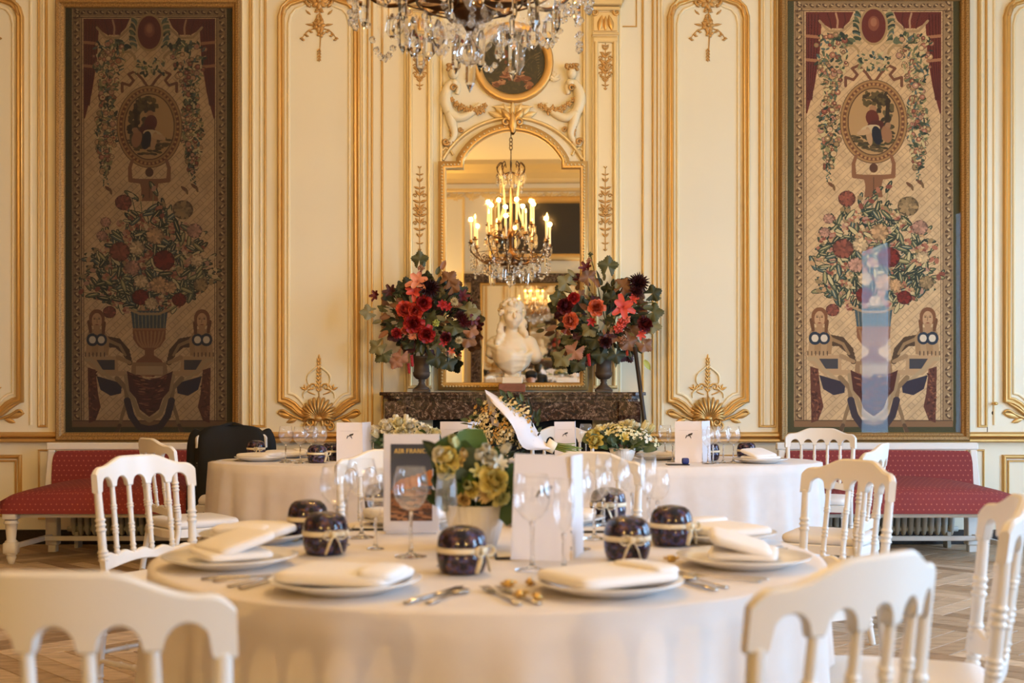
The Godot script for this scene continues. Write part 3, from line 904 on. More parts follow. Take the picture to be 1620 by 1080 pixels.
func overmantel() -> void:
	# the mirror hangs a hair out of parallel with the wall
	var t := thing("overmantel_mirror", "tall round-arched mirror in a beaded gilt frame above the chimneypiece", "mirror", Vector3(0, 0, ZW + 0.02))
	var st := ns()
	run(st, arch_path(), [Vector2(-0.03, 0), Vector2(-0.03, 0.05), Vector2(-0.02, 0.058), Vector2(-0.008, 0.05), Vector2(0.002, 0.052), Vector2(0.012, 0.042), Vector2(0.022, 0.03), Vector2(0.03, 0.028), Vector2(0.03, 0)], 0.0, true)
	obj(st, "frame", M.gold, t)
	st = ns()
	var pth := arch_path(0.0)
	for i in pth.size():
		var a: Vector2 = pth[i]
		var b: Vector2 = pth[(i + 1) % pth.size()]
		var k := maxi(1, int(a.distance_to(b) / 0.024))
		for q in k:
			ball(st, V3(a.lerp(b, (q + 0.5) / k), 0.054), Vector3(0.0085, 0.0085, 0.007), 6, 4)
	obj(st, "beading", M.gold_pale, t)
	st = ns(false)
	prism(st, PackedVector2Array(arch_path(-0.02)), -0.004, 0.008)
	var g := obj(st, "mirror_glass", M.mirror, t, T(Vector3(0, 0, 0.012), Vector3(0, -0.016, 0)))
	st = ns()
	# carved crest on the crown of the arch
	var c := w2(811, 201)
	for s in [-1.0, 1.0]:
		spiral(st, c + Vector2(s * 0.05, 0.02), 0.035, deg_to_rad(90 + s * 90), s * -1.2, 0.012, 0.05)
		leaf2(st, c + Vector2(s * 0.01, 0.03), deg_to_rad(90 - s * 40), 0.12, 0.06, 0.05, 0.03)
	leaf2(st, c + Vector2(0, -0.06), PI / 2, 0.16, 0.08, 0.05, 0.04)
	obj(st, "crest", M.gold, t)
	# carved cartouche between mirror and round painting: belongs to the wall's panelling
	var w: Node = get_node("wall_front")
	var off := T(Vector3(0, -2.9, 0.15))
	st = ns()
	run(st, arc(w2(811, 312), 125.0 * 9.1 / F, 152, 28, 30), round_prof(0.03, 0.03), 0.0)
	for s in [-1.0, 1.0]:
		run(st, [w2(811 + s * 113, 240), w2(811 + s * 106, 234), w2(811 + s * 98, 238), w2(811 + s * 94, 246)], round_prof(0.02, 0.02), 0.0)
	obj(st, "arch_molding", M.gold_pale, w, off)
	for s in [-1.0, 1.0]:
		var P := func(x: float, y: float) -> Vector2: return w2(811 + s * x, y)
		st = ns()
		var pts := []
		for q in [[52, 166], [66, 180], [84, 187], [100, 178], [106, 160], [103, 142], [94, 132], [86, 138], [88, 150]]: pts.append(P.call(q[0], q[1]))
		var p3 := []
		for q in curve(pts, 5): p3.append(V3(q, 0.02))
		tube(st, p3, taper(p3.size(), 0.02, 0.05, 0.016), 8)
		pts = []
		for q in [[100, 178], [96, 195], [92, 212], [97, 224], [105, 229], [108, 224]]: pts.append(P.call(q[0], q[1]))
		p3 = []
		for q in curve(pts, 4): p3.append(V3(q, 0.018))
		tube(st, p3, taper(p3.size(), 0.045, 0.026, 0.014), 8)
		obj(st, "carved_scroll", M.paint2, w, off)
		st = ns()
		ball(st, V3(P.call(93, 118), 0.05), Vector3(0.04, 0.048, 0.04), 12, 8)
		ball(st, V3(P.call(91, 133), 0.035), Vector3(0.035, 0.03, 0.03), 10, 6)
		for k in 7:
			leaf2(st, P.call(70 - k * 1.6, 128 + 2 * sin(k * 2.1)), deg_to_rad(90 + s * (70 - 25 * k)), 0.075, 0.03, 0.015, 0.02)
		obj(st, "carved_head", M.paint2, w, off)
		st = ns()
		for k in 16:
			ball(st, V3(P.call(93 + 8.5 * cos(k * 1.9), 114 - 7.5 * absf(sin(k * 1.13))), 0.075), Vector3(0.016, 0.014, 0.014), 6, 4)
		spiral(st, P.call(93, 142), 0.026, 0.0, 1.2, 0.009, 0.055)
		spiral(st, P.call(105, 226), 0.028, 0.0, s * 1.3, 0.011, 0.03)
		spiral(st, P.call(82, 206), 0.02, 0.0, s * 1.3, 0.008, 0.02)
		for k in 15:
			var u := k / 14.0
			var q: Vector2 = P.call(lerpf(96, 44, u), 150 + 26 * sin(PI * (0.12 + 0.62 * u)))
			if k % 2 == 0: rosette(st, q, 0.026, 5, 0.04)
			else:
				leaf2(st, q, rng.randf() * TAU, 0.05, 0.025, 0.03, 0.01)
				leaf2(st, q, rng.randf() * TAU, 0.05, 0.025, 0.03, 0.01)
		for k in 8: leaf2(st, P.call(104 - k * 0.8, 170 + k * 7), deg_to_rad(-90 - s * 30), 0.05, 0.022, 0.03, 0.01)
		obj(st, "carved_garland", M.gold_dull, w, off)
	st = ns()
	for k in 7: leaf2(st, w2(811 + (k - 3) * 5, 186), deg_to_rad(90 - (k - 3) * 24), 0.12, 0.05, 0.015, 0.025)
	for s in [-1.0, 1.0]: leaf2(st, w2(811, 171), deg_to_rad(90 - s * 88), 0.16, 0.04, 0.015, 0.02)
	obj(st, "carved_palmette", M.gold_pale, w, off)
	# round painting
	var o := thing("round_painting", "round dark painting of reddish draped figures in a gilt ring frame above the mirror", "painting", V3(w2(812, 100), ZW))
	st = ns()
	run(st, arc(Vector2.ZERO, 0.275, 0, 351, 39), [Vector2(-0.035, 0), Vector2(-0.035, 0.04), Vector2(-0.02, 0.055), Vector2(-0.006, 0.045), Vector2(0.006, 0.05), Vector2(0.02, 0.035), Vector2(0.03, 0.03), Vector2(0.03, 0)], 0.0, true)
	obj(st, "frame", M.gold, o)
	var im := Image.create(256, 256, false, Image.FORMAT_RGB8)
	im.fill(Color(0.16, 0.15, 0.10))
	for k in 260:
		var a := rng.randf() * TAU
		var r := rng.randf() * 128
		ell(im, 128 + cos(a) * r, 128 + sin(a) * r, rng.randf_range(4, 16), rng.randf_range(2, 6), rng.randf() * 3, Color(0.16, 0.145, 0.09).lerp(Color(0.26, 0.22, 0.13), rng.randf()))
	for k in 46:
		var u := k / 45.0
		ell(im, 60 + 130 * u, 215 - 40 * sin(u * 3.0) + rng.randf_range(-14, 14), rng.randf_range(8, 22), rng.randf_range(3, 8), rng.randf_range(-0.7, 0.7), [Color(0.45, 0.25, 0.16), Color(0.55, 0.36, 0.24), Color(0.36, 0.18, 0.12), Color(0.62, 0.45, 0.32)][k % 4])
	for k in 26: ell(im, 120 + rng.randf_range(-34, 44), 110 + rng.randf_range(-30, 80), rng.randf_range(5, 13), rng.randf_range(4, 9), rng.randf() * 3, [Color(0.52, 0.38, 0.27), Color(0.38, 0.2, 0.14), Color(0.28, 0.24, 0.17), Color(0.6, 0.47, 0.36)][k % 4])
	for k in 9: stroke(im, [Vector2(205 + k * 3, 100 + 9 * k), Vector2(225 - k, 90 + 12 * k)], 1.2, Color(0.4, 0.36, 0.24))
	var cm := mat(Color.WHITE, 0.4)
	cm.albedo_texture = ImageTexture.create_from_image(im)
	var disc := CylinderMesh.new()
	disc.top_radius = 0.27
	disc.bottom_radius = 0.27
	disc.height = 0.02
	disc.radial_segments = 48
	var fm := ns(false)
	var rows := []
	for rr in [0.0, 0.27]:
		var row := PackedVector3Array()
		for k in 48: row.append(Vector3(cos(TAU * k / 48) * rr, sin(TAU * k / 48) * rr, 0.012))
		rows.append(row)
	for k in 48:
		var q0: Vector3 = rows[1][k]
		var q1: Vector3 = rows[1][(k + 1) % 48]
		for v in [Vector3(0, 0, 0.012), q1, q0]:
			fm.set_uv(Vector2(0.5 + v.x / 0.54, 0.5 - v.y / 0.54))
			fm.add_vertex(v)
	obj(fm, "canvas", cm, o)

# ---------------------------------------------------------------- painting into an image
func ell(im: Image, cx: float, cy: float, rx: float, ry: float, rot: float, c: Color) -> void:
	var r := ceili(maxf(rx, ry))
	var ca := cos(rot)
	var sa := sin(rot)
	for y in range(maxi(0, int(cy) - r), mini(im.get_height(), int(cy) + r + 1)):
		for x in range(maxi(0, int(cx) - r), mini(im.get_width(), int(cx) + r + 1)):
			var dx := x - cx
			var dy := y - cy
			var u := (dx * ca + dy * sa) / rx
			var v := (dy * ca - dx * sa) / ry
			if u * u + v * v <= 1.0: im.set_pixel(x, y, c)

func area(im: Image, pts: Array, c: Color) -> void:
	var lo := 1e9
	var hi := -1e9
	for p: Vector2 in pts:
		lo = minf(lo, p.y)
		hi = maxf(hi, p.y)
	for y in range(maxi(0, int(lo)), mini(im.get_height(), int(hi) + 1)):
		var xs := []
		for i in pts.size():
			var a: Vector2 = pts[i]
			var b: Vector2 = pts[(i + 1) % pts.size()]
			if (a.y <= y) != (b.y <= y): xs.append(a.x + (y - a.y) / (b.y - a.y) * (b.x - a.x))
		xs.sort()
		for i in range(0, xs.size() - 1, 2):
			var x0 := maxi(0, int(xs[i]))
			var x1 := mini(im.get_width(), int(xs[i + 1]) + 1)
			if x1 > x0: im.fill_rect(Rect2i(x0, y, x1 - x0, 1), c)

func stroke(im: Image, pts: Array, w: float, c: Color, w2_ := -1.0) -> void:
	var n := pts.size()
	for i in n - 1:
		var k := maxi(1, int(pts[i].distance_to(pts[i + 1]) / maxf(1.0, w * 0.5)))
		for q in k + 1:
			var p: Vector2 = pts[i].lerp(pts[i + 1], float(q) / k)
			var ww := w if w2_ < 0.0 else lerpf(w, w2_, (i + float(q) / k) / (n - 1))
			ell(im, p.x, p.y, maxf(0.6, ww), maxf(0.6, ww), 0.0, c)

func sc(pts: Array, k := 1.0, o := Vector2.ZERO) -> Array:      # canvas units -> pixels
	return pts.map(func(p): return (Vector2(p[0], p[1]) * k + o) * 2.0)

func tapestry_image(kind: int) -> Image:
	var W := 540
	var H := 1390
	var im := Image.create(W, H, false, Image.FORMAT_RGB8)
	var tan_ := Color(0.76, 0.645, 0.485)
	var dark := Color(0.33, 0.245, 0.17)
	var nz := FastNoiseLite.new()
	nz.seed = 5 + kind
	nz.frequency = 0.02
	for y in H:
		for x in W:
			var k := 1.0 + 0.10 * nz.get_noise_2d(x, y) + (0.05 if (x + y) % 2 == 0 else -0.03)
			var c := tan_ * k
			var a := fposmod(x + y, 22.0)
			var b := fposmod(x - y, 22.0)
			if a < 2.6 or (b < 2.6 and fposmod(x + y, 44.0) < 22.0): c = c * 0.84
			im.set_pixel(x, y, c)
	var green := Color(0.27, 0.26, 0.16)
	# borders
	for r in [[0, 0, 26, H], [W - 26, 0, 26, H], [0, H - 26, W, 26]]:
		im.fill_rect(Rect2i(r[0], r[1], r[2], r[3]), green)
	im.fill_rect(Rect2i(26, H - 44, W - 52, 20), Color(0.50, 0.38, 0.26))
	for y in range(14, H - 44, 22):
		for x in [41, W - 41]:
			im.fill_rect(Rect2i(x - 13, y - 11, 26, 22), Color(0.56, 0.46, 0.33))
	for x in range(30, W - 30, 20): im.fill_rect(Rect2i(x, 6, 20, 26), Color(0.56, 0.46, 0.33))
	for i in range(0, H - 60, 22):
		for x in [41, W - 41]:
			ell(im, x, i + 12, 12, 5, 0.8 if (i / 22) % 2 == 0 else -0.6, dark)
			ell(im, x + 1, i + 10, 6, 3.2, 0.8 if (i / 22) % 3 == 0 else 2.2, Color(0.74, 0.64, 0.48))
	for x in range(40, W - 40, 20):
		ell(im, x, 19, 9, 5, 0.7 if (x / 20) % 2 == 0 else -0.7, dark)
		ell(im, x + 2, 18, 4.5, 2.6, 0.5, Color(0.72, 0.62, 0.46))
	for r in [[55, 34, 3, H - 80], [W - 58, 34, 3, H - 80], [62, 40, 2, H - 86], [W - 64, 40, 2, H - 86], [28, 34, W - 56, 3], [28, H - 46, W - 56, 3], [28, 34, 2, H - 80], [W - 30, 34, 2, H - 80]]:
		im.fill_rect(Rect2i(r[0], r[1], r[2], r[3]), dark)
	var red := Color(0.38, 0.155, 0.125)
	var red2 := Color(0.28, 0.105, 0.09)
	var leafc := [Color(0.24, 0.28, 0.20), Color(0.15, 0.20, 0.17), Color(0.36, 0.39, 0.29), Color(0.30, 0.37, 0.35), Color(0.52, 0.50, 0.34), Color(0.74, 0.68, 0.50)]
	var flow := [Color(0.70, 0.56, 0.40), Color(0.62, 0.40, 0.31), Color(0.76, 0.66, 0.50), Color(0.50, 0.28, 0.22), Color(0.66, 0.50, 0.42), Color(0.55, 0.46, 0.32)]
	# curtains
	for s in [0, 1]:
		var X := func(x: float) -> float: return x if s == 0 else 270.0 - x
		area(im, sc([[X.call(32), 20], [X.call(56), 20], [X.call(52), 90], [X.call(44), 140], [X.call(33), 182], [X.call(32), 182]]), red)
		for k in 4: stroke(im, sc([[X.call(35 + k * 5), 24], [X.call(35 + k * 4), 100], [X.call(34 + k * 2), 160]]), 1.6, red2)
		for y in [58, 96]: stroke(im, sc([[X.call(33), y], [X.call(52), y + 2]]), 5.0, Color(0.60, 0.42, 0.30))
		area(im, sc([[X.call(50), 20], [X.call(104), 20], [X.call(98), 34], [X.call(86), 46], [X.call(70), 46], [X.call(56), 38]]), red)
		stroke(im, sc([[X.call(52), 34], [X.call(66), 50], [X.call(86), 51], [X.call(102), 36]]), 4.0, Color(0.62, 0.52, 0.38))
		for k in 3: stroke(im, sc([[X.call(64 + k * 13), 22], [X.call(68 + k * 12), 34], [X.call(70 + k * 9), 46]]), 3.0 if k == 1 else 1.5, Color(0.66, 0.52, 0.40) if k == 1 else red2)
		# wreath round the crowning oval, scrolls
		for k in 16:
			ell(im, 2 * X.call(112 - 4 * sin(k * 0.2)), 2 * (20 + k * 3.2), 13, 6, 0.7 * (1 - 2 * s) + rng.randf_range(-0.5, 0.5), leafc[rng.randi() % 4] if k % 3 else Color(0.66, 0.58, 0.42))
		stroke(im, sc([[X.call(90), 82], [X.call(94), 74], [X.call(104), 73], [X.call(111), 80], [X.call(114), 90]]), 4.0, Color(0.62, 0.52, 0.36))
		for k in 10: ell(im, 2 * X.call(70 + k * 3.5), 2 * (62 + 6 * sin(k)), 12, 6, rng.randf() * 3, leafc[rng.randi() % 3])
		# ribbon
		stroke(im, sc([[X.call(132), 130], [X.call(124), 118], [X.call(112), 105], [X.call(102), 110], [X.call(110), 120], [X.call(104), 128], [X.call(92), 124], [X.call(92), 138]]), 4.2, Color(0.42, 0.27, 0.19))
		# garland down the side
		for k in 430:
			var u := pow(rng.randf(), 0.9)
			var wd := 29.0 * (1.0 - 0.55 * u) * (0.75 + 0.25 * sin(u * 11.0))
			var x: float = X.call(72 - 6 * u) + rng.randf_range(-wd, wd)
			var y := 56 + 214 * u
			if rng.randf() < 0.66: ell(im, 2 * x, 2 * y, rng.randf_range(5, 11), rng.randf_range(2, 4.4), rng.randf() * 3.1, leafc[rng.randi() % 6])
			else:
				var r := rng.randf_range(3.5, 9)
				ell(im, 2 * x, 2 * y, r + 1.5, r + 1.5, 0, dark)
				ell(im, 2 * x, 2 * y, r, r, 0, flow[rng.randi() % 6])
				ell(im, 2 * x + 1, 2 * y - 1, r * 0.45, r * 0.4, 0, flow[rng.randi() % 6] * 1.08)
		for k in 12: ell(im, 2 * X.call(66 + rng.randf_range(-4, 4)), 2 * (268 + k * 2), 4, 2, rng.randf() * 3, leafc[rng.randi() % 4])
	ell(im, 270, 84, 44, 62, 0, Color(0.62, 0.52, 0.36))
	ell(im, 270, 84, 37, 54, 0, red)
	ell(im, 270, 76, 17, 24, 0, Color(0.50, 0.29, 0.21))
	ell(im, 270, 72, 10, 14, 0, Color(0.60, 0.40, 0.30))
	for k in 70: ell(im, 270 + rng.randf_range(-48, 48), 196 + rng.randf_range(-26, 30), rng.randf_range(4, 10), rng.randf_range(2, 5), rng.randf() * 3, leafc[rng.randi() % 6] if k % 3 else Color(0.72, 0.62, 0.46))
	# medallion with a seated pair under trees
	for q in [[104, 134, dark], [102, 132, Color(0.60, 0.46, 0.29)], [95, 125, Color(0.40, 0.25, 0.16)], [86, 116, Color(0.56, 0.42, 0.26)], [80, 108, Color(0.30, 0.21, 0.13)], [77, 105, Color(0.66, 0.53, 0.36)]]:
		ell(im, 270, 390, q[0], q[1], 0, q[2])
	for k in 44: ell(im, 270 + 90 * cos(TAU * k / 44), 390 + 120 * sin(TAU * k / 44), 4, 4, 0, Color(0.66, 0.50, 0.31))
	var mx := 1.0 if kind == 0 else -1.0
	for k in 240:
		var x := rng.randf_range(-74, 74)
		var y := rng.randf_range(-102, 102)
		if (x * x) / 5300.0 + (y * y) / 9800.0 > 1.0: continue
		if y > 36 + 8 * sin(x * 0.08): ell(im, 270 + x, 390 + y, 10, 4, 0.1, [Color(0.24, 0.20, 0.12), Color(0.34, 0.28, 0.17), Color(0.29, 0.26, 0.15)][k % 3])
		elif x * mx < -8 - y * 0.1 and (x * x) / 4600.0 + (y * y) / 8600.0 < 1.0: ell(im, 270 + x, 390 + y, 9, 6, rng.randf() * 3, [Color(0.20, 0.17, 0.11), Color(0.27, 0.24, 0.15), Color(0.36, 0.31, 0.19)][k % 3])
	for k in 50: ell(im, 270 - mx * 4 + rng.randf_range(-34, 34), 390 - 74 + rng.randf_range(-20, 22), 8, 5, rng.randf() * 3, [Color(0.22, 0.18, 0.11), Color(0.33, 0.28, 0.16)][k % 2])
	stroke(im, [Vector2(270 - mx * 44, 320), Vector2(270 - mx * 40, 420)], 6, Color(0.19, 0.14, 0.09))
	for q in [[2, -40, 11, 13, Color(0.60, 0.44, 0.31)], [4, -12, 20, 26, Color(0.36, 0.155, 0.115)], [-6, 12, 26, 16, Color(0.30, 0.13, 0.10)], [10, 24, 30, 14, Color(0.72, 0.64, 0.50)], [-10, 44, 15, 30, Color(0.10, 0.11, 0.16)], [14, 46, 9, 30, Color(0.66, 0.53, 0.39)], [-40, 40, 16, 28, Color(0.56, 0.40, 0.28)], [-44, 12, 9, 10, Color(0.58, 0.43, 0.31)], [30, 34, 22, 9, Color(0.70, 0.58, 0.43)]]:
		ell(im, 270 + mx * q[0], 390 + q[1], q[2], q[3], 0.2 * mx, q[4])
	# figure that holds up the medallion
	var skin := Color(0.50, 0.345, 0.235)
	for s in [-1.0, 1.0]: stroke(im, sc([[135 + s * 10, 284], [135 + s * 30, 282], [135 + s * 31, 262], [135 + s * 27, 250]]), 8, skin, 5)
	area(im, sc([[119, 280], [151, 280], [147, 298], [149, 316], [121, 316], [123, 298]]), skin)
	ell(im, 270, 538, 13, 15, 0, Color(0.34, 0.22, 0.15))
	stroke(im, sc([[135, 284], [135, 310]]), 1.6, Color(0.36, 0.24, 0.16))
	# butterflies, great bouquet
	for q in [[70, 296], [190, 296], [206, 292]]:
		ell(im, q[0] * 2.0, q[1] * 2.0, 13, 5, 0.7, Color(0.40, 0.27, 0.18))
		ell(im, q[0] * 2.0 + 8, q[1] * 2.0 + 8, 11, 4, 1.3, Color(0.42, 0.32, 0.21))
	for k in 120:
		var a := deg_to_rad(-90 + rng.randf_range(-80, 80))
		var l := rng.randf_range(80, 205) * (1.0 - 0.25 * absf(cos(a)))
		var e := Vector2(135 + cos(a) * l * 0.72, 492 + sin(a) * l)
		stroke(im, sc([[135, 500], [135 + (e.x - 135) * 0.3, lerpf(500, e.y, 0.55)], [e.x, e.y]]), 2.6, leafc[rng.randi() % 5], 1.2)
		for m in 5:
			var lx := 2 * lerpf(135, e.x, 0.35 + m * 0.16)
			var ly := 2 * lerpf(500, e.y, 0.4 + m * 0.15)
			var la := a + rng.randf_range(-1.1, 1.1)
			var ll := rng.randf_range(12, 26)
			ell(im, lx, ly, ll + 2, ll * 0.26 + 2, la, leafc[1] * 0.8)
			ell(im, lx, ly, ll, ll * 0.24, la, leafc[rng.randi() % 5])
			ell(im, lx + 1, ly - 2, ll * 0.7, ll * 0.08, la, leafc[5])
		ell(im, e.x * 2, e.y * 2, 10, 7, rng.randf() * 3, flow[rng.randi() % 6])
	for k in 420:
		var a := rng.randf() * TAU
		var r := pow(rng.randf(), 0.6)
		var p := Vector2(135 + cos(a) * r * 84, 418 + sin(a) * r * 84)
		if k % 3:
			var la := rng.randf() * 3.1
			var ll := rng.randf_range(10, 24)
			ell(im, p.x * 2, p.y * 2, ll + 2, ll * 0.3 + 1.5, la, leafc[1])
			ell(im, p.x * 2, p.y * 2, ll, ll * 0.27, la, leafc[rng.randi() % 6])
			ell(im, p.x * 2, p.y * 2 - 1, ll * 0.8, 1.4, la, leafc[5])
		else:
			for m in 6: ell(im, p.x * 2 + cos(m) * 7, p.y * 2 + sin(m) * 7, 6, 5, 0, flow[rng.randi() % 6])
	for q in [[88, 398, 17, 3], [115, 392, 13, 2], [144, 372, 15, 0], [158, 412, 18, -1], [108, 424, 13, 4], [122, 446, 12, 2], [150, 452, 15, 0], [121, 472, 14, -1], [182, 476, 12, -1], [168, 456, 11, 0], [72, 496, 11, 3], [138, 482, 11, 2], [188, 330, 17, 5], [206, 364, 13, 4], [94, 318, 14, 3], [60, 372, 9, 4], [216, 452, 12, 5], [210, 412, 11, 2], [66, 350, 9, 4]]:
		var c: Color = Color(0.42, 0.13, 0.10) if q[3] < 0 else flow[q[3]]
		ell(im, q[0] * 2.0, q[1] * 2.0, q[2] * 1.9, q[2] * 1.8, 0, c * 0.62)
		for m in 26:
			var a := m * 2.4
			var r: float = sqrt(m / 26.0) * q[2] * 1.5
			ell(im, q[0] * 2.0 + cos(a) * r, q[1] * 2.0 + sin(a) * r, q[2] * 0.5, q[2] * 0.32, a, c * (0.8 + 0.35 * rng.randf()))
	# vase
	area(im, sc([[106, 494], [164, 494], [160, 526], [110, 526]]), Color(0.25, 0.31, 0.33))
	for k in 9: stroke(im, sc([[111 + k * 6, 496], [113 + k * 5.6, 524]]), 1.4, Color(0.52, 0.48, 0.38))
	stroke(im, sc([[104, 492], [120, 499], [150, 499], [166, 492]]), 4, Color(0.62, 0.52, 0.38))
	area(im, sc([[109, 524], [161, 524], [160, 540], [152, 552], [142, 558], [142, 566], [154, 574], [156, 578], [114, 578], [116, 574], [128, 566], [128, 558], [118, 552], [110, 540]]), Color(0.50, 0.33, 0.21))
	for k in 8: stroke(im, sc([[113 + k * 6.3, 528], [117 + k * 5.2, 544], [124 + k * 3.2, 553]]), 2.8, Color(0.60, 0.44, 0.29))
	stroke(im, sc([[110, 524], [160, 524]]), 3.4, Color(0.58, 0.40, 0.26))
	# table, drapery, sphinxes
	var stone := Color(0.68, 0.56, 0.41)
	for s in [0, 1]:
		var X := func(x: float) -> float: return x if s == 0 else 270.0 - x
		area(im, sc([[X.call(34), 568], [X.call(84), 568], [X.call(86), 592], [X.call(100), 592], [X.call(100), 600], [X.call(60), 600], [X.call(34), 576]]), stone)
		area(im, sc([[X.call(52), 574], [X.call(80), 574], [X.call(80), 590], [X.call(62), 590]]), Color(0.24, 0.24, 0.26))
		stroke(im, sc([[X.call(36), 574], [X.call(44), 574], [X.call(58), 590], [X.call(76), 606], [X.call(92), 612]]), 7, Color(0.66, 0.57, 0.43), 5)
		area(im, sc([[X.call(52), 600], [X.call(72), 606], [X.call(92), 612], [X.call(90), 628], [X.call(74), 632], [X.call(58), 622]]), Color(0.19, 0.17, 0.22))
		stroke(im, sc([[X.call(84), 604], [X.call(98), 620], [X.call(100), 640], [X.call(92), 664], [X.call(86), 690]]), 8, Color(0.52, 0.42, 0.30), 5)
		stroke(im, sc([[X.call(88), 680], [X.call(82), 694]]), 6, Color(0.35, 0.27, 0.19))
		area(im, sc([[X.call(38), 586], [X.call(50), 590], [X.call(54), 630], [X.call(58), 650], [X.call(50), 672], [X.call(40), 676]]), Color(0.36, 0.20, 0.15))
		for k in 40: ell(im, 2 * X.call(40 + rng.randf() * 13), 2 * rng.randf_range(592, 670), 5, 2.4, rng.randf() * 3, [Color(0.50, 0.31, 0.22), Color(0.26, 0.13, 0.10)][k % 2])
		stroke(im, sc([[X.call(100), 640], [X.call(106), 664], [X.call(118), 682], [X.call(135), 686]]), 11, Color(0.22, 0.19, 0.22), 10)
		stroke(im, sc([[X.call(98), 600], [X.call(102), 622], [X.call(110), 640], [X.call(118), 662], [X.call(135), 672]]), 7, Color(0.60, 0.51, 0.38))
		# sphinx: haunch, breast, paws, head with long hair
		stroke(im, sc([[X.call(64), 544], [X.call(84), 546], [X.call(98), 560], [X.call(104), 578]]), 19, Color(0.30, 0.225, 0.15), 9)
		stroke(im, sc([[X.call(70), 542], [X.call(88), 550], [X.call(97), 566]]), 6, Color(0.56, 0.45, 0.31), 4)
		stroke(im, sc([[X.call(86), 570], [X.call(104), 578]]), 8, Color(0.60, 0.49, 0.35), 6)
		area(im, sc([[X.call(37), 532], [X.call(42), 524], [X.call(62), 524], [X.call(72), 540], [X.call(70), 567], [X.call(36), 567]]), Color(0.60, 0.48, 0.335))
		for k in 2: stroke(im, sc([[X.call(40 + k * 19), 552], [X.call(39 + k * 19), 565]]), 9, Color(0.66, 0.54, 0.39))
		for k in 6: stroke(im, sc([[X.call(34 + k * 6), 562], [X.call(34 + k * 6), 568]]), 1.2, Color(0.3, 0.22, 0.15))
		ell(im, 2 * X.call(45), 2 * 541, 19, 21, 0, Color(0.15, 0.19, 0.25))
		ell(im, 2 * X.call(59), 2 * 541, 18, 20, 0, Color(0.15, 0.19, 0.25))
		ell(im, 2 * X.call(45), 2 * 541, 11, 12, 0, Color(0.80, 0.75, 0.66))
		ell(im, 2 * X.call(59), 2 * 541, 11, 12, 0, Color(0.80, 0.75, 0.66))
		stroke(im, sc([[X.call(52), 506], [X.call(40), 512], [X.call(42), 528]]), 9, Color(0.40, 0.26, 0.16), 5)
		stroke(im, sc([[X.call(52), 506], [X.call(63), 514], [X.call(62), 530]]), 8, Color(0.40, 0.26, 0.16), 5)
		ell(im, 2 * X.call(52), 2 * 506, 25, 29, 0, Color(0.46, 0.30, 0.19))
		ell(im, 2 * X.call(52), 2 * 510, 16, 25, 0, Color(0.72, 0.575, 0.425))
		stroke(im, sc([[X.call(52), 520], [X.call(52), 528]]), 10, Color(0.64, 0.50, 0.36))
		for e in [-1, 1]:
			ell(im, 2 * X.call(52 + e * 3.6), 2 * 507, 3.6, 1.6, 0, Color(0.25, 0.17, 0.12))
			stroke(im, sc([[X.call(52 + e * 2), 504.5], [X.call(52 + e * 5.5), 504.5]]), 0.9, Color(0.36, 0.24, 0.16))
		stroke(im, sc([[X.call(52), 507], [X.call(52.6), 513]]), 1.1, Color(0.50, 0.37, 0.26))
		ell(im, 2 * X.call(52), 2 * 516.5, 4.6, 1.7, 0, Color(0.48, 0.25, 0.18))
	area(im, sc([[108, 578], [162, 578], [164, 600], [106, 600]]), Color(0.55, 0.43, 0.30))
	area(im, sc([[114, 584], [156, 584], [156, 598], [114, 598]]), Color(0.66, 0.56, 0.42))
	area(im, sc([[100, 592], [120, 602], [135, 606], [152, 602], [172, 592], [166, 624], [156, 636], [150, 654], [135, 666], [120, 654], [114, 636], [104, 624]]), Color(0.29, 0.145, 0.11))
	for k in 170:
		var x := rng.randf_range(-30, 30)
		var y := rng.randf_range(600, 660)
		if absf(x) > 30 - (y - 600) * 0.4: continue
		ell(im, 2 * (135 + x), 2 * (y - 0.005 * x * x), rng.randf_range(4, 13), rng.randf_range(1.6, 3.4), -x * 0.014, [Color(0.46, 0.27, 0.19), Color(0.22, 0.10, 0.08), Color(0.55, 0.37, 0.26), Color(0.34, 0.15, 0.12)][k % 4])
	return im

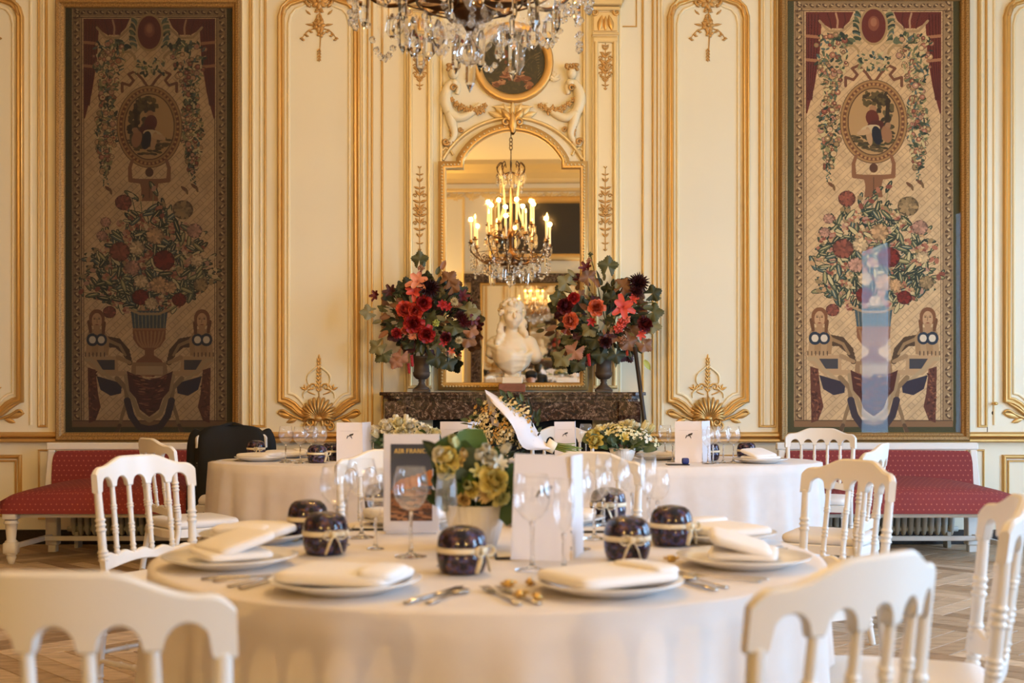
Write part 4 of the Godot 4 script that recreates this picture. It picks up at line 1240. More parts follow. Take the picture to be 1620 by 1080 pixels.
func tapestries() -> void:
	var i := 0
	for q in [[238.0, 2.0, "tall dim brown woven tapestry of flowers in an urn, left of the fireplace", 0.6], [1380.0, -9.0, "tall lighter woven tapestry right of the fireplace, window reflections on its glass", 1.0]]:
		var hw := 145.0 if i == 0 else 149.0
		var top := wy(q[1])
		var bot := wy(697)
		var t := thing("tapestry", q[2], "tapestry", Vector3(wx(q[0]), bot, ZW), 0.0, "pair of framed tapestries")
		var w := wx(q[0] + hw) - wx(q[0] - hw)
		var h := top - bot
		var st := ns(false)
		run(st, [Vector2(-w / 2 + 0.032, 0.032), Vector2(w / 2 - 0.032, 0.032), Vector2(w / 2 - 0.032, h - 0.032), Vector2(-w / 2 + 0.032, h - 0.032)], [Vector2(-0.032, 0), Vector2(-0.032, 0.07), Vector2(-0.02, 0.085), Vector2(0.0, 0.08), Vector2(0.012, 0.066), Vector2(0.026, 0.06), Vector2(0.032, 0.05), Vector2(0.032, 0)], 0.0, true)
		obj(st, "frame", M.frame, t)
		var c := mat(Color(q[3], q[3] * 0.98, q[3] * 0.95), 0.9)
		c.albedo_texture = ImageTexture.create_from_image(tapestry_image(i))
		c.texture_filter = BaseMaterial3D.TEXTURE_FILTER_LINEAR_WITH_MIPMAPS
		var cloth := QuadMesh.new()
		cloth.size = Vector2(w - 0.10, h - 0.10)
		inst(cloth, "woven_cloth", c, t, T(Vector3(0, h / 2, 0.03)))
		bx("backing_board", Vector3(w - 0.08, h - 0.08, 0.02), Vector3(0, h / 2, 0.015), M.pole, t, 0.0)
		var pane := QuadMesh.new()
		pane.size = cloth.size
		inst(pane, "glass_pane", M.pane, t, T(Vector3(0, h / 2, 0.05)))
		i += 1

func benches() -> void:
	var src: Node3D
	var labels := ["red upholstered white bench below the left tapestry, in dimmer light", "red dotted upholstered white bench below the right tapestry, bright in the daylight"]
	var t := thing("bench", labels[0], "bench", Vector3(-2.71, 0, -8.40), 0.0, "pair of wall benches")
	var st := ns()
	# domed cushion
	var rows := []
	for i in 13:
		var v := i / 12.0
		var row := PackedVector3Array()
		for j in 31:
			var u := -1.0 + j / 15.0
			var z := lerpf(0.42, -0.34, v)
			var edge := (1.0 - pow(absf(u), 5.0)) * (1.0 - pow(absf(2 * v - 1), 6.0) * 0.8)
			var ex := 0.78 - 0.02 * pow(absf(2 * v - 1), 3.0)
			row.append(Vector3(u * ex, 0.40 + 0.065 * sqrt(maxf(0.0, edge)) + 0.075 * (1.0 - u * u) * (0.35 + 0.65 * v) + 0.03, z))
		rows.append(row)
	var first: PackedVector3Array = rows[0]
	var last: PackedVector3Array = rows[12]
	var lo := PackedVector3Array()
	for p in first: lo.append(Vector3(p.x * 0.99, 0.345, p.z + 0.012))
	rows.push_front(lo)
	lo = PackedVector3Array()
	for p in last: lo.append(Vector3(p.x * 0.99, 0.345, p.z))
	rows.append(lo)
	grid(st, rows, false, true)
	for e in [0, 30]:
		var side := []
		for k in 15: side.append(PackedVector3Array([rows[k][e], Vector3(rows[k][e].x, 0.345, rows[k][e].z)]))
		grid(st, side, false, e == 30)
	obj(st, "seat_cushion", M.red, t)
	st = ns(false)
	box(st, Vector3(1.42, 0.05, 0.62), T(Vector3(0, 0.335, 0.03)), 0.01)
	obj(st, "seat_frame", M.white2, t)
	var back := Node3D.new()
	back.name = "backrest"
	t.add_child(back)
	back.position = Vector3(0, 0.5, -0.35)
	back.rotation.x = -0.07
	bx("back_frame", Vector3(1.50, 0.055, 0.05), Vector3(0, 0.267, 0), M.white2, back, 0.008)
	for s in [-1, 1]: bx("back_frame", Vector3(0.055, 0.36, 0.05), Vector3(s * 0.722, 0.06, 0), M.white2, back, 0.008, Vector3(0, 0, s * 0.06))
	st = ns()
	pillow(st, Vector3(1.40, 0.36, 0.05), T(Vector3(0, 0.06, 0.012)), 0.05, 60, 10)
	obj(st, "back_upholstery", M.red, back)
	for s in [-1, 1]:
		st = ns()
		lathe(st, [Vector2(0, 0.0), Vector2(0.018, 0.0), Vector2(0.024, 0.02), Vector2(0.034, 0.045), Vector2(0.03, 0.06), Vector2(0.04, 0.066), Vector2(0.04, 0.075), Vector2(0.0, 0.075)], 14)
		box(st, Vector3(0.085, 0.075, 0.085), T(Vector3(0, 0.11, 0)), 0.006)
		lathe(st, [Vector2(0.04, 0.147), Vector2(0.042, 0.155), Vector2(0.03, 0.165), Vector2(0.037, 0.24), Vector2(0.04, 0.27), Vector2(0.05, 0.275), Vector2(0.05, 0.285), Vector2(0.04, 0.29), Vector2(0.044, 0.30)], 14)
		box(st, Vector3(0.09, 0.06, 0.09), T(Vector3(0, 0.335, 0)), 0.004)
		obj(st, "leg", M.white2, t, T(Vector3(s * 0.70, 0, 0.38)))
		st = ns(false)
		for q in [[0.035, 0.06, 0.0], [0.2, 0.085, 0.0]]: box(st, Vector3(q[1], 0.30 if q[0] > 0.1 else 0.08, q[1]), T(Vector3(0, q[0], 0)), 0.006)
		obj(st, "leg", M.white2, t, T(Vector3(s * 0.66, 0, -0.25)))
		bx("stretcher", Vector3(0.03, 0.035, 0.66), Vector3(s * 0.68, 0.115, 0.07), M.white2, t, 0.004, Vector3(0, s * 0.06, 0))
	bx("stretcher", Vector3(1.34, 0.035, 0.03), Vector3(0, 0.115, -0.10), M.white2, t, 0.004)
	dup(t, labels[1], Vector3(2.715, 0, -8.40), 0.0)
	# column radiators behind the benches
	var r := thing("radiator", "grey column radiator behind the left bench, in shadow", "radiator", Vector3(-2.71, 0.03, -8.88), 0.0, "pair of column radiators")
	st = ns()
	pillow(st, Vector3(0.044, 0.62, 0.10), T(Vector3(0, 0.37, 0)), 0.5, 16, 12)
	var sec := done(st)
	for k in 24: inst(sec, "section", M.radiator, r, T(Vector3((k - 11.5) * 0.051, 0, 0)))
	st = ns(false)
	for s in [-1, 1]: box(st, Vector3(0.03, 0.12, 0.09), T(Vector3(s * 0.56, 0.03, 0)))
	obj(st, "foot", M.radiator, r)
	st = ns()
	tube(st, [Vector3(-0.64, 0.11, 0), Vector3(0.64, 0.11, 0)], 0.02, 8)
	tube(st, [Vector3(-0.64, 0.62, 0), Vector3(0.64, 0.62, 0)], 0.02, 8)
	obj(st, "pipe", M.radiator, r)
	dup(r, "grey column radiator behind the right bench, in daylight", Vector3(2.72, 0.03, -8.88))

func chandelier() -> void:
	var t := thing("chandelier", "large bronze and crystal chandelier with candle lights hanging in front of the mirror", "chandelier", Vector3(-0.16, 0, -4.45))
	var st := ns()
	lathe(st, [Vector2(0, 2.53), Vector2(0.012, 2.53), Vector2(0.03, 2.56), Vector2(0.07, 2.585), Vector2(0.085, 2.60), Vector2(0.05, 2.63), Vector2(0.04, 2.68), Vector2(0.075, 2.72), Vector2(0.08, 2.76), Vector2(0.03, 2.80), Vector2(0.018, 2.86), Vector2(0.03, 2.98), Vector2(0.05, 3.02), Vector2(0.018, 3.08), Vector2(0.014, 3.4), Vector2(0.03, 3.5), Vector2(0.012, 3.56), Vector2(0.01, 3.84), Vector2(0, 3.84)], 16)
	obj(st, "stem", M.bronze, t)
	st = ns()
	lathe(st, [Vector2(0.05, 2.60), Vector2(0.09, 2.585), Vector2(0.095, 2.60), Vector2(0.05, 2.62)], 24)
	for k in 8:
		var a := TAU * (k + 0.3) / 8
		blade(st, Transform3D(Basis(Vector3.UP, a) * Basis(Vector3.RIGHT, 1.9), Vector3(sin(a) * 0.06, 2.66, cos(a) * 0.06)), 0.17, 0.08, 0.3, -0.5)
	obj(st, "leaf_collar", M.bronze, t)
	# crown of hoops at the top
	st = ns()
	for k in 10:
		var d := Vector3(sin(TAU * k / 10), 0, cos(TAU * k / 10))
		tube(st, curve([d * 0.02 + Vector3(0, 3.72, 0), d * 0.13 + Vector3(0, 3.69, 0), d * 0.17 + Vector3(0, 3.77, 0), d * 0.12 + Vector3(0, 3.83, 0), d * 0.10 + Vector3(0, 3.79, 0)], 4), 0.006, 6)
	obj(st, "crown", M.bronze, t)
	st = ns()
	var y := 3.82
	while y < 5.8:
		var ring := []
		var fl := int(y * 50) % 2 == 0
		for k in 9:
			var a := TAU * k / 8
			ring.append(Vector3(0.016 * cos(a) if fl else 0.0, y + 0.03 * sin(a), 0.0 if fl else 0.016 * cos(a)))
		tube(st, ring, 0.0055, 5)
		y += 0.046
	obj(st, "chain", M.bronze, t)
	# crystal shapes
	st = ns(false)
	lathe(st, [Vector2(0, -0.105), Vector2(0.011, -0.082), Vector2(0.013, -0.02), Vector2(0.004, 0.0), Vector2(0, 0.001)], 6)
	var drop_m := done(st)
	st = ns(false)
	lathe(st, [Vector2(0, -0.065), Vector2(0.017, -0.045), Vector2(0.014, -0.02), Vector2(0.003, 0.0), Vector2(0, 0.001)], 8)
	var pear := done(st)
	st = ns(false)
	lathe(st, [Vector2(0, -0.017), Vector2(0.014, -0.005), Vector2(0.014, 0.005), Vector2(0, 0.017)], 6)
	var bead := done(st)
	var flame := ns()
	lathe(flame, [Vector2(0, 0), Vector2(0.008, 0.008), Vector2(0.011, 0.02), Vector2(0.008, 0.038), Vector2(0.002, 0.058), Vector2(0, 0.06)], 10)
	var flame_m := done(flame)
	var fm := mat(Color(1, 0.9, 0.7), 0.5)
	fm.emission_enabled = true
	fm.emission = Color(1.0, 0.83, 0.56)
	fm.emission_energy_multiplier = 9.0
	var cand := ns()
	lathe(cand, [Vector2(0, 0), Vector2(0.012, 0), Vector2(0.0105, 0.21), Vector2(0.009, 0.215), Vector2(0, 0.215)], 12)
	var cand_m := done(cand)
	var wax := mat(Color(0.95, 0.9, 0.78), 0.5)
	wax.emission_enabled = true
	wax.emission = Color(1.0, 0.82, 0.55)
	wax.emission_energy_multiplier = 0.5
	var cup := ns()
	lathe(cup, [Vector2(0, -0.05), Vector2(0.008, -0.045), Vector2(0.012, -0.02), Vector2(0.02, -0.012), Vector2(0.034, -0.004), Vector2(0.036, 0.002), Vector2(0.014, 0.0), Vector2(0.016, 0.03), Vector2(0, 0.03)], 14)
	var cup_m := done(cup)
	var ends := []
	for tier in 2:
		var n := 12 if tier == 0 else 8
		for k in n:
			var a := TAU * (k + 0.5 * tier + 0.15) / n
			var d := Vector3(sin(a), 0, cos(a))
			var r: float = (0.50 if k % 2 == 0 else 0.42) if tier == 0 else 0.27
			var cy: float = (2.88 if k % 2 == 0 else 2.95) if tier == 0 else 3.10
			st = ns()
			var path := [d * 0.05 + Vector3(0, 2.74 if tier == 0 else 3.0, 0), d * r * 0.35 + Vector3(0, 2.70 if tier == 0 else 2.96, 0), d * r * 0.72 + Vector3(0, 2.68 if tier == 0 else 2.97, 0), d * r * 0.98 + Vector3(0, cy - 0.11, 0), d * r + Vector3(0, cy - 0.03, 0)]
			var c := curve(path, 5)
			tube(st, c, taper(c.size(), 0.011, 0.009, 0.006), 6)
			spiral3(st, d * r * 0.66 + Vector3(0, 2.725 if tier == 0 else 3.005, 0), d, 0.042)
			obj(st, "arm", M.bronze, t)
			var e := d * r + Vector3(0, cy, 0)
			ends.append([e, a, tier])
			inst(cup_m, "candle_cup", M.bronze, t, T(e))
			var cd := inst(cand_m, "candle_bulb", wax, t, T(e + Vector3(0, 0.02, 0)))
			inst(flame_m, "flame", fm, cd, T(Vector3(0, 0.215, 0)))
			if k % 2 == 0 or tier == 1:
				var l := OmniLight3D.new()
				l.name = "candle_light"
				l.light_color = Color(1.0, 0.77, 0.40)
				l.light_energy = 0.46
				l.light_size = 0.02
				l.omni_range = 30.0
				l.omni_attenuation = 2.0
				l.shadow_enabled = true
				l.position = e + Vector3(0, 0.262, 0)
				t.add_child(l, true)
			# drops under each cup
			for q in 3:
				var o := Vector3(cos(TAU * q / 3 + a), 0, sin(TAU * q / 3 + a)) * 0.03
				inst(drop_m if q else pear, "pendant", M.crystal, t, T(e + o + Vector3(0, -0.01, 0), Vector3(0, q, 0), Vector3(1, 0.8, 1)))
	# festoons of beads from arm to arm and up to the crown
	for k in 12:
		var a: Vector3 = ends[k][0]
		var b: Vector3 = ends[(k + 1) % 12][0]
		st = ns(false)
		for q in 15:
			var u := q / 14.0
			st.append_from(bead, 0, T(a.lerp(b, u) * Vector3(1.02, 1, 1.02) + Vector3(0, -0.03 - 0.34 * sin(PI * u) * (1.1 if k % 2 else 0.9), 0), Vector3(0, q, 0.3)))
		obj(st, "bead_festoon", M.solid_glass, t).set_meta("kind", "stuff")
		st = ns(false)
		var dd := a.normalized() * Vector3(1, 0, 1)
		for q in 14:
			var u := q / 13.0
			st.append_from(bead, 0, T(a.lerp(Vector3(dd.x * 0.1, 2.58, dd.z * 0.1), u) + Vector3(0, -0.02 - 0.16 * sin(PI * u), 0), Vector3(0.3, q, 0)))
		obj(st, "bead_festoon", M.crystal, t).set_meta("kind", "stuff")
		if k % 2 == 0:
			st = ns(false)
			var top := Vector3(sin(TAU * k / 12), 0, cos(TAU * k / 12)) * 0.14 + Vector3(0, 3.74, 0)
			var bot := Vector3(sin(TAU * k / 12), 0, cos(TAU * k / 12)) * 0.22 + Vector3(0, 3.02, 0)
			for q in 28:
				var u := q / 27.0
				st.append_from(bead, 0, T(top.lerp(bot, u) * Vector3(1.0 - 0.5 * sin(PI * u), 1, 1.0 - 0.5 * sin(PI * u)), Vector3(0, q, 0)))
			obj(st, "bead_string", M.crystal, t).set_meta("kind", "stuff")
	# rings of prisms: the basket at the bottom, the crown
	for ring in [[0.33, 2.68, 16, 0], [0.21, 2.57, 11, 1], [0.12, 2.59, 9, 0], [0.27, 2.62, 14, 1], [0.16, 3.72, 14, 0], [0.12, 3.66, 10, 0], [0.30, 2.99, 12, 1], [0.42, 2.76, 14, 0]]:
		for k in ring[2]:
			var a: float = TAU * (k + 0.5 * ring[3]) / ring[2]
			var front: bool = cos(a) > 0.55 and ring[1] < 2.66
			if front and ring[0] < 0.2: continue
			inst(drop_m if (k + ring[3]) % 2 == 0 else pear, "pendant", M.solid_glass if k % 3 else M.crystal, t, T(Vector3(sin(a) * ring[0], ring[1] - 0.02 * (k % 3), cos(a) * ring[0]), Vector3(0, a, 0.04), Vector3.ONE * (0.85 if front else rng.randf_range(1.2, 1.75))))
	st = ns()
	for r in [[0.33, 2.70], [0.20, 2.64], [0.42, 2.77]]:
		var ringp := []
		for k in 41: ringp.append(Vector3(sin(TAU * k / 40) * r[0], r[1], cos(TAU * k / 40) * r[0]))
		tube(st, ringp, 0.004, 5)
	obj(st, "hoop", M.bronze, t)
	st = ns()
	lathe(st, [Vector2(0, 2.405), Vector2(0.025, 2.409), Vector2(0.047, 2.425), Vector2(0.052, 2.445), Vector2(0.044, 2.466), Vector2(0.022, 2.49), Vector2(0.013, 2.515), Vector2(0.014, 2.53), Vector2(0, 2.53)], 18)
	obj(st, "finial_ball", M.solid_glass, t)

func spiral3(st: SurfaceTool, c: Vector3, d: Vector3, r: float) -> void:
	var p := []
	for k in 16:
		var a := TAU * 1.2 * k / 15.0
		var rr := r * (1.0 - 0.7 * k / 15.0)
		p.append(c + d * cos(a) * rr + Vector3(0, sin(a) * rr, 0))
	tube(st, p, 0.005, 5)

# ---------------------------------------------------------------- flowers
func petal_basis(a: float, tilt: float) -> Basis:
	var rad := Vector3(cos(a), sin(a), 0)
	var y := Vector3(0, 0, 1) * cos(tilt) + rad * sin(tilt)
	var z := -rad * cos(tilt) + Vector3(0, 0, 1) * sin(tilt)
	return Basis(y.cross(z), y, z)

func petals(rings: Array, rows_n := 3) -> ArrayMesh:      # [count, tilt, length, width, cup, bend, point]
	var st := ns()
	for i in rings.size():
		var r: Array = rings[i]
		for k in r[0]:
			var j := 0.12 * sin(k * 5.3 + i * 2.1)
			blade(st, Transform3D(petal_basis(TAU * (k + 0.5 * i) / r[0] + j, deg_to_rad(r[1]) + j), Vector3.ZERO), r[2] * (1.0 + j), r[3], r[4], r[5], r[6], rows_n)
	return done(st)

func leaf_mesh(kind: String) -> ArrayMesh:
	var st := ns()
	if kind == "grape":
		var rows := []
		for i in 5:
			var row := PackedVector3Array()
			for k in 45:
				var a := deg_to_rad(-70 + 320.0 * k / 44.0)
				var lobe := 0.80 + 0.13 * cos((a - PI / 2) * 4.6) + (0.055 if k % 2 else -0.03)
				var r := lobe * i / 4.0
				row.append(Vector3(cos(a) * r, 0.55 + sin(a) * r, 0.20 * cos((a - PI / 2) * 4.6) * r * r - 0.22 * r * r * r + 0.05 * sin(a * 3.0 + 1.0) * r))
			rows.append(row)
		grid(st, rows)
	elif kind == "round":
		blade(st, Transform3D(), 1.0, 0.95, 0.12, -0.15, 0.7, 4)
	elif kind == "long":
		blade(st, Transform3D(), 1.0, 0.24, 0.25, -0.3, 1.2, 5)
	else:
		blade(st, Transform3D(), 1.0, 0.52, 0.18, -0.25, 1.1, 5)
	return done(st)

var FL := {}
func flowers() -> void:
	FL.rose = petals([[3, 5, 0.72, 0.5, 0.5, 0.05, 0.5], [4, 14, 0.80, 0.62, 0.45, 0.2, 0.5], [5, 25, 0.86, 0.76, 0.42, 0.2, 0.5], [6, 40, 0.92, 0.86, 0.38, 0.1, 0.5], [7, 58, 0.95, 0.9, 0.34, -0.1, 0.5], [6, 80, 0.95, 0.8, 0.3, -0.25, 0.5]])
	FL.dahlia = petals([[6, 12, 0.6, 0.2, 0.4, 0.1, 1.0], [10, 30, 0.78, 0.24, 0.4, 0.0, 1.0], [14, 50, 0.92, 0.27, 0.35, -0.1, 1.0], [16, 72, 1.0, 0.27, 0.3, -0.15, 1.0], [16, 95, 0.95, 0.26, 0.3, -0.2, 1.0]], 2)
	FL.lily = petals([[3, 50, 1.0, 0.66, 0.2, -0.45, 0.9], [3, 60, 1.0, 0.56, 0.2, -0.5, 0.9], [5, 15, 0.5, 0.06, 0.1, 0.0, 1.0]], 5)
	FL.gerbera = petals([[18, 78, 1.0, 0.24, 0.1, -0.05, 0.7], [14, 62, 0.6, 0.2, 0.1, 0.0, 0.7], [14, 20, 0.25, 0.12, 0.1, 0.0, 0.7]], 2)
	FL.bud = petals([[4, 7, 1.0, 0.62, 0.55, 0.12, 0.8], [3, 10, 0.96, 0.66, 0.5, 0.12, 0.8]], 4)
	FL.trumpet = petals([[6, 38, 1.0, 0.5, 0.3, -0.3, 0.8]], 4)
	var st := ns()
	for k in 34:
		var d := Vector3(cos(k * 2.4) * sqrt(1 - pow(1 - k / 30.0, 2)) if k < 30 else 0.3, sin(k * 2.4) * sqrt(absf(1 - pow(1 - k / 30.0, 2))), 1 - k / 30.0).normalized()
		var b := Basis.looking_at(d, Vector3(0.1, 1, 0.2), true)
		for q in 5: blade(st, Transform3D(b * petal_basis(TAU * q / 5, 1.2), d * 0.78), 0.30, 0.24, 0.1, -0.1, 0.7, 2)
	FL.cluster = done(st)
	st = ns()
	for k in 13:
		var q := Vector3(cos(k * 2.4), sin(k * 2.4), 0) * sqrt(k / 13.0) + Vector3(0, 0, 0.25 * cos(k * 1.7))
		var b := Basis.looking_at(Vector3(q.x * 0.6 + 0.2 * sin(k * 3.1), q.y * 0.6, 1.0), Vector3.UP, true)
		for j in 5: blade(st, Transform3D(b * petal_basis(TAU * j / 5 + k, 1.25), q), 0.27, 0.2, 0.12, -0.1, 0.8, 2)
		ball(st, q + b.z * 0.04, Vector3.ONE * 0.045, 5, 4)
	FL.spray = done(st)
	st = ns()
	for k in 24: ball(st, Vector3(cos(k * 2.4), sin(k * 2.4), 0) * sqrt(k / 24.0) * 0.8 + Vector3(0, 0, 0.35 * cos(k)), Vector3.ONE * 0.2, 7, 5)
	FL.berries = done(st)
	st = ns()
	for k in 46: ball(st, Vector3(cos(k * 2.4) * 0.16, -k / 46.0 * 2.2, sin(k * 2.4) * 0.16) * (1.0 - 0.004 * k), Vector3.ONE * 0.13, 6, 4)
	FL.tassel = done(st)
	for k in ["grape", "round", "long", "oval"]: FL[k] = leaf_mesh(k)

func flower(kind: String, called: String, p: Vector3, dir: Vector3, size: float, m: Material, parent: Node, roll := 0.0) -> void:
	var b := Basis.looking_at(dir.normalized(), Vector3(0.05, 1, 0.02), true) * Basis(Vector3(0, 0, 1), roll)
	inst(FL[kind], called, m, parent, Transform3D(b.scaled_local(Vector3.ONE * size), p))

# a leaf whose stalk is at p, that grows along «grow» and shows its face to «face»
func leaf(kind: String, p: Vector3, grow: Vector3, face: Vector3, size: float, m: Material, parent: Node) -> void:
	var y := grow.normalized()
	var z := (face - y * face.dot(y)).normalized()
	inst(FL[kind], "leaf", m, parent, Transform3D(Basis(y.cross(z), y, z).scaled_local(Vector3.ONE * size), p))

# ---------------------------------------------------------------- a body as a field of capsules, meshed as surface nets
func nets_mesh(st: SurfaceTool, prims: Array, cell: float, k := 0.02) -> void:
	var lo := Vector3.ONE * 1e9
	var hi := -lo
	for c in prims:
		for e in 2:
			var r: Vector3 = Vector3.ONE * (c[2 + e] + 3 * cell)
			lo = lo.min(c[e] - r)
			hi = hi.max(c[e] + r)
	var n := Vector3i(((hi - lo) / cell).ceil()) + Vector3i.ONE
	var f := PackedFloat32Array()
	f.resize(n.x * n.y * n.z)
	f.fill(1.0)
	for c in prims:
		var a: Vector3 = c[0]
		var b: Vector3 = c[1]
		var ra: float = c[2]
		var rb: float = c[3]
		var kk: float = c[4] if c.size() > 4 else k
		var m := maxf(ra, rb) + kk + 2 * cell
		var i0 := Vector3i(((a.min(b) - Vector3.ONE * m - lo) / cell).floor()).clamp(Vector3i.ZERO, n - Vector3i.ONE)
		var i1 := Vector3i(((a.max(b) + Vector3.ONE * m - lo) / cell).ceil()).clamp(Vector3i.ZERO, n - Vector3i.ONE)
		var ab := b - a
		var l2 := maxf(ab.length_squared(), 1e-9)
		for z in range(i0.z, i1.z + 1):
			for y in range(i0.y, i1.y + 1):
				for x in range(i0.x, i1.x + 1):
					var p := lo + Vector3(x, y, z) * cell
					var t := clampf((p - a).dot(ab) / l2, 0.0, 1.0)
					var d := (p - a - ab * t).length() - lerpf(ra, rb, t)
					var id := (z * n.y + y) * n.x + x
					var o := f[id]
					var h := maxf(kk - absf(o - d), 0.0) / kk
					f[id] = minf(o, d) - h * h * kk * 0.25
	var vid := {}
	var vs := PackedVector3Array()
	for z in n.z - 1:
		for y in n.y - 1:
			for x in n.x - 1:
				var base := (z * n.y + y) * n.x + x
				var mask := 0
				var acc := Vector3.ZERO
				var cnt := 0
				var v := [f[base], f[base + 1], f[base + n.x], f[base + n.x + 1], f[base + n.x * n.y], f[base + n.x * n.y + 1], f[base + n.x * n.y + n.x], f[base + n.x * n.y + n.x + 1]]
				for q in 8: if v[q] < 0.0: mask += 1
				if mask == 0 or mask == 8: continue
				for q in 8:
					for bit in [1, 2, 4]:
						if q & bit: continue
						var w: int = q | bit
						if (v[q] < 0.0) != (v[w] < 0.0):
							var t: float = v[q] / (v[q] - v[w])
							acc += Vector3(q & 1, (q >> 1) & 1, (q >> 2) & 1).lerp(Vector3(w & 1, (w >> 1) & 1, (w >> 2) & 1), t)
							cnt += 1
				vid[base] = vs.size()
				vs.append(lo + (Vector3(x, y, z) + acc / cnt) * cell)
	var step := [1, n.x, n.x * n.y]
	for base: int in vid:
		for ax in 3:
			var o: int = base + step[ax]
			if (f[base] < 0.0) == (f[o] < 0.0): continue
			var u: int = step[(ax + 1) % 3]
			var w: int = step[(ax + 2) % 3]
			if not (vid.has(base - u) and vid.has(base - w) and vid.has(base - u - w)): continue
			var q := [vs[vid[base]], vs[vid[base - u]], vs[vid[base - u - w]], vs[vid[base - w]]]
			if f[base] < 0.0: q.reverse()
			for t in [0, 1, 2, 0, 2, 3]: st.add_vertex(q[t])

func mantel_things() -> void:
	flowers()
	# bust
	var z0 := -8.86
	var b := thing("marble_bust", "white marble bust of a curly haired figure in drapery, in front of the mirror", "bust", Vector3(0.0, 1.171, z0))
	bx("plinth", Vector3(0.20, 0.062, 0.17), Vector3(0, 0.031, 0), M.plinth, b, 0.004)
	var st := ns(false)
	box(st, Vector3(0.155, 0.05, 0.14), T(Vector3(0, 0.087, 0)), 0.006)
	box(st, Vector3(0.12, 0.03, 0.11), T(Vector3(0, 0.125, 0)), 0.006)
	obj(st, "socle", M.bust, b)
	var P := []
	P.append([Vector3(0, 0.15, -0.01), Vector3(0, 0.34, -0.02), 0.06, 0.11, 0.05])
	P.append([Vector3(-0.10, 0.365, -0.02), Vector3(0.10, 0.365, -0.02), 0.062, 0.062, 0.05])
	P.append([Vector3(-0.135, 0.36, 0), Vector3(-0.165, 0.29, 0.01), 0.055, 0.035, 0.03])
	P.append([Vector3(0.135, 0.36, 0), Vector3(0.175, 0.27, 0.03), 0.055, 0.05, 0.03])
	for s in [-1, 1]: P.append([Vector3(s * 0.058, 0.29, 0.06), Vector3(s * 0.05, 0.32, 0.05), 0.052, 0.04, 0.03])
	P.append([Vector3(0, 0.38, -0.01), Vector3(0, 0.50, 0.005), 0.052, 0.044, 0.03])
	var H := Basis(Vector3.UP, 0.22)
	var hp := func(x: float, y: float, z: float) -> Vector3: return H * Vector3(x, y, z)
	P.append([hp.call(0, 0.54, 0.035), hp.call(0, 0.60, 0.0), 0.056, 0.08, 0.02])
	P.append([hp.call(0, 0.51, 0.05), hp.call(0, 0.53, 0.05), 0.034, 0.045, 0.02])
	P.append([hp.call(0, 0.503, 0.074), hp.call(0, 0.504, 0.074), 0.016, 0.016, 0.012])
	P.append([hp.call(0, 0.588, 0.084), hp.call(0, 0.556, 0.1), 0.008, 0.012, 0.008])
	P.append([hp.call(-0.014, 0.5295, 0.086), hp.call(0.014, 0.5295, 0.086), 0.007, 0.007, 0.006])
	P.append([hp.call(-0.011, 0.521, 0.085), hp.call(0.011, 0.521, 0.085), 0.008, 0.008, 0.006])
	for s in [-1, 1]:
		P.append([hp.call(s * 0.022, 0.598, 0.083), hp.call(s * 0.046, 0.597, 0.068), 0.009, 0.008, 0.01])
		P.append([hp.call(s * 0.024, 0.580, 0.073), hp.call(s * 0.040, 0.580, 0.066), 0.010, 0.009, 0.005])
		P.append([hp.call(s * 0.04, 0.552, 0.056), hp.call(s * 0.042, 0.55, 0.05), 0.025, 0.025, 0.02])
		P.append([hp.call(s * 0.077, 0.575, 0.0), hp.call(s * 0.075, 0.555, 0.005), 0.014, 0.01, 0.006])
	# curls
	var r2 := RandomNumberGenerator.new()
	r2.seed = 3
	for k in 64:
		var a := TAU * k * 0.382
		var e := r2.randf_range(-0.1, 1.4)
		var d := Vector3(cos(a) * cos(e), sin(e), sin(a) * cos(e))
		if d.z > 0.4 and d.y < 0.62: continue
		var c: Vector3 = hp.call(0, 0.595, -0.01) + H * (d * Vector3(0.092, 0.098, 0.10))
		P.append([c, c + Vector3(r2.randf_range(-0.02, 0.02), -0.015, 0.0), 0.020, 0.015, 0.004])
	for s in [-1.0, 1.0]:
		for k in 7 if s < 0 else 5:
			var c := Vector3(s * (0.07 + 0.005 * k) + 0.008 * sin(k * 2.0), 0.56 - k * 0.03, -0.015 + 0.012 * k)
			P.append([c, c + Vector3(0.012 * sin(k * 1.7), -0.014, 0.012), 0.025, 0.021, 0.014])
	# drapery folds wind across the chest from the near shoulder
	for k in 5:
		var o := k * 0.026
		var q := [Vector3(-0.175 + o * 0.7, 0.36 - o * 1.2, 0.02), Vector3(-0.10 + o * 0.3, 0.32 - o * 1.2, 0.085 - o * 0.2), Vector3(0.0, 0.275 - o * 1.05, 0.105 - o * 0.3), Vector3(0.10 - o * 0.3, 0.265 - o * 0.85, 0.09 - o * 0.2), Vector3(0.18 - o * 0.7, 0.31 - o * 0.9, 0.03)]
		for m in 4: P.append([q[m], q[m + 1], 0.021 + 0.004 * (k % 2), 0.021 + 0.004 * ((k + m) % 2), 0.006])
	P.append([Vector3(-0.03, 0.25, 0.035), Vector3(0.0, 0.14, 0.01), 0.095, 0.045, 0.05])
	for k in 4: P.append([Vector3(-0.13 + 0.03 * k, 0.405 - 0.012 * k, 0.035 + 0.01 * k), Vector3(-0.05 + 0.02 * k, 0.30 - 0.02 * k, 0.09), 0.014, 0.012, 0.014])
	st = ns()
	nets_mesh(st, P, 0.0065, 0.02)
	obj(st, "figure", M.bust, b)
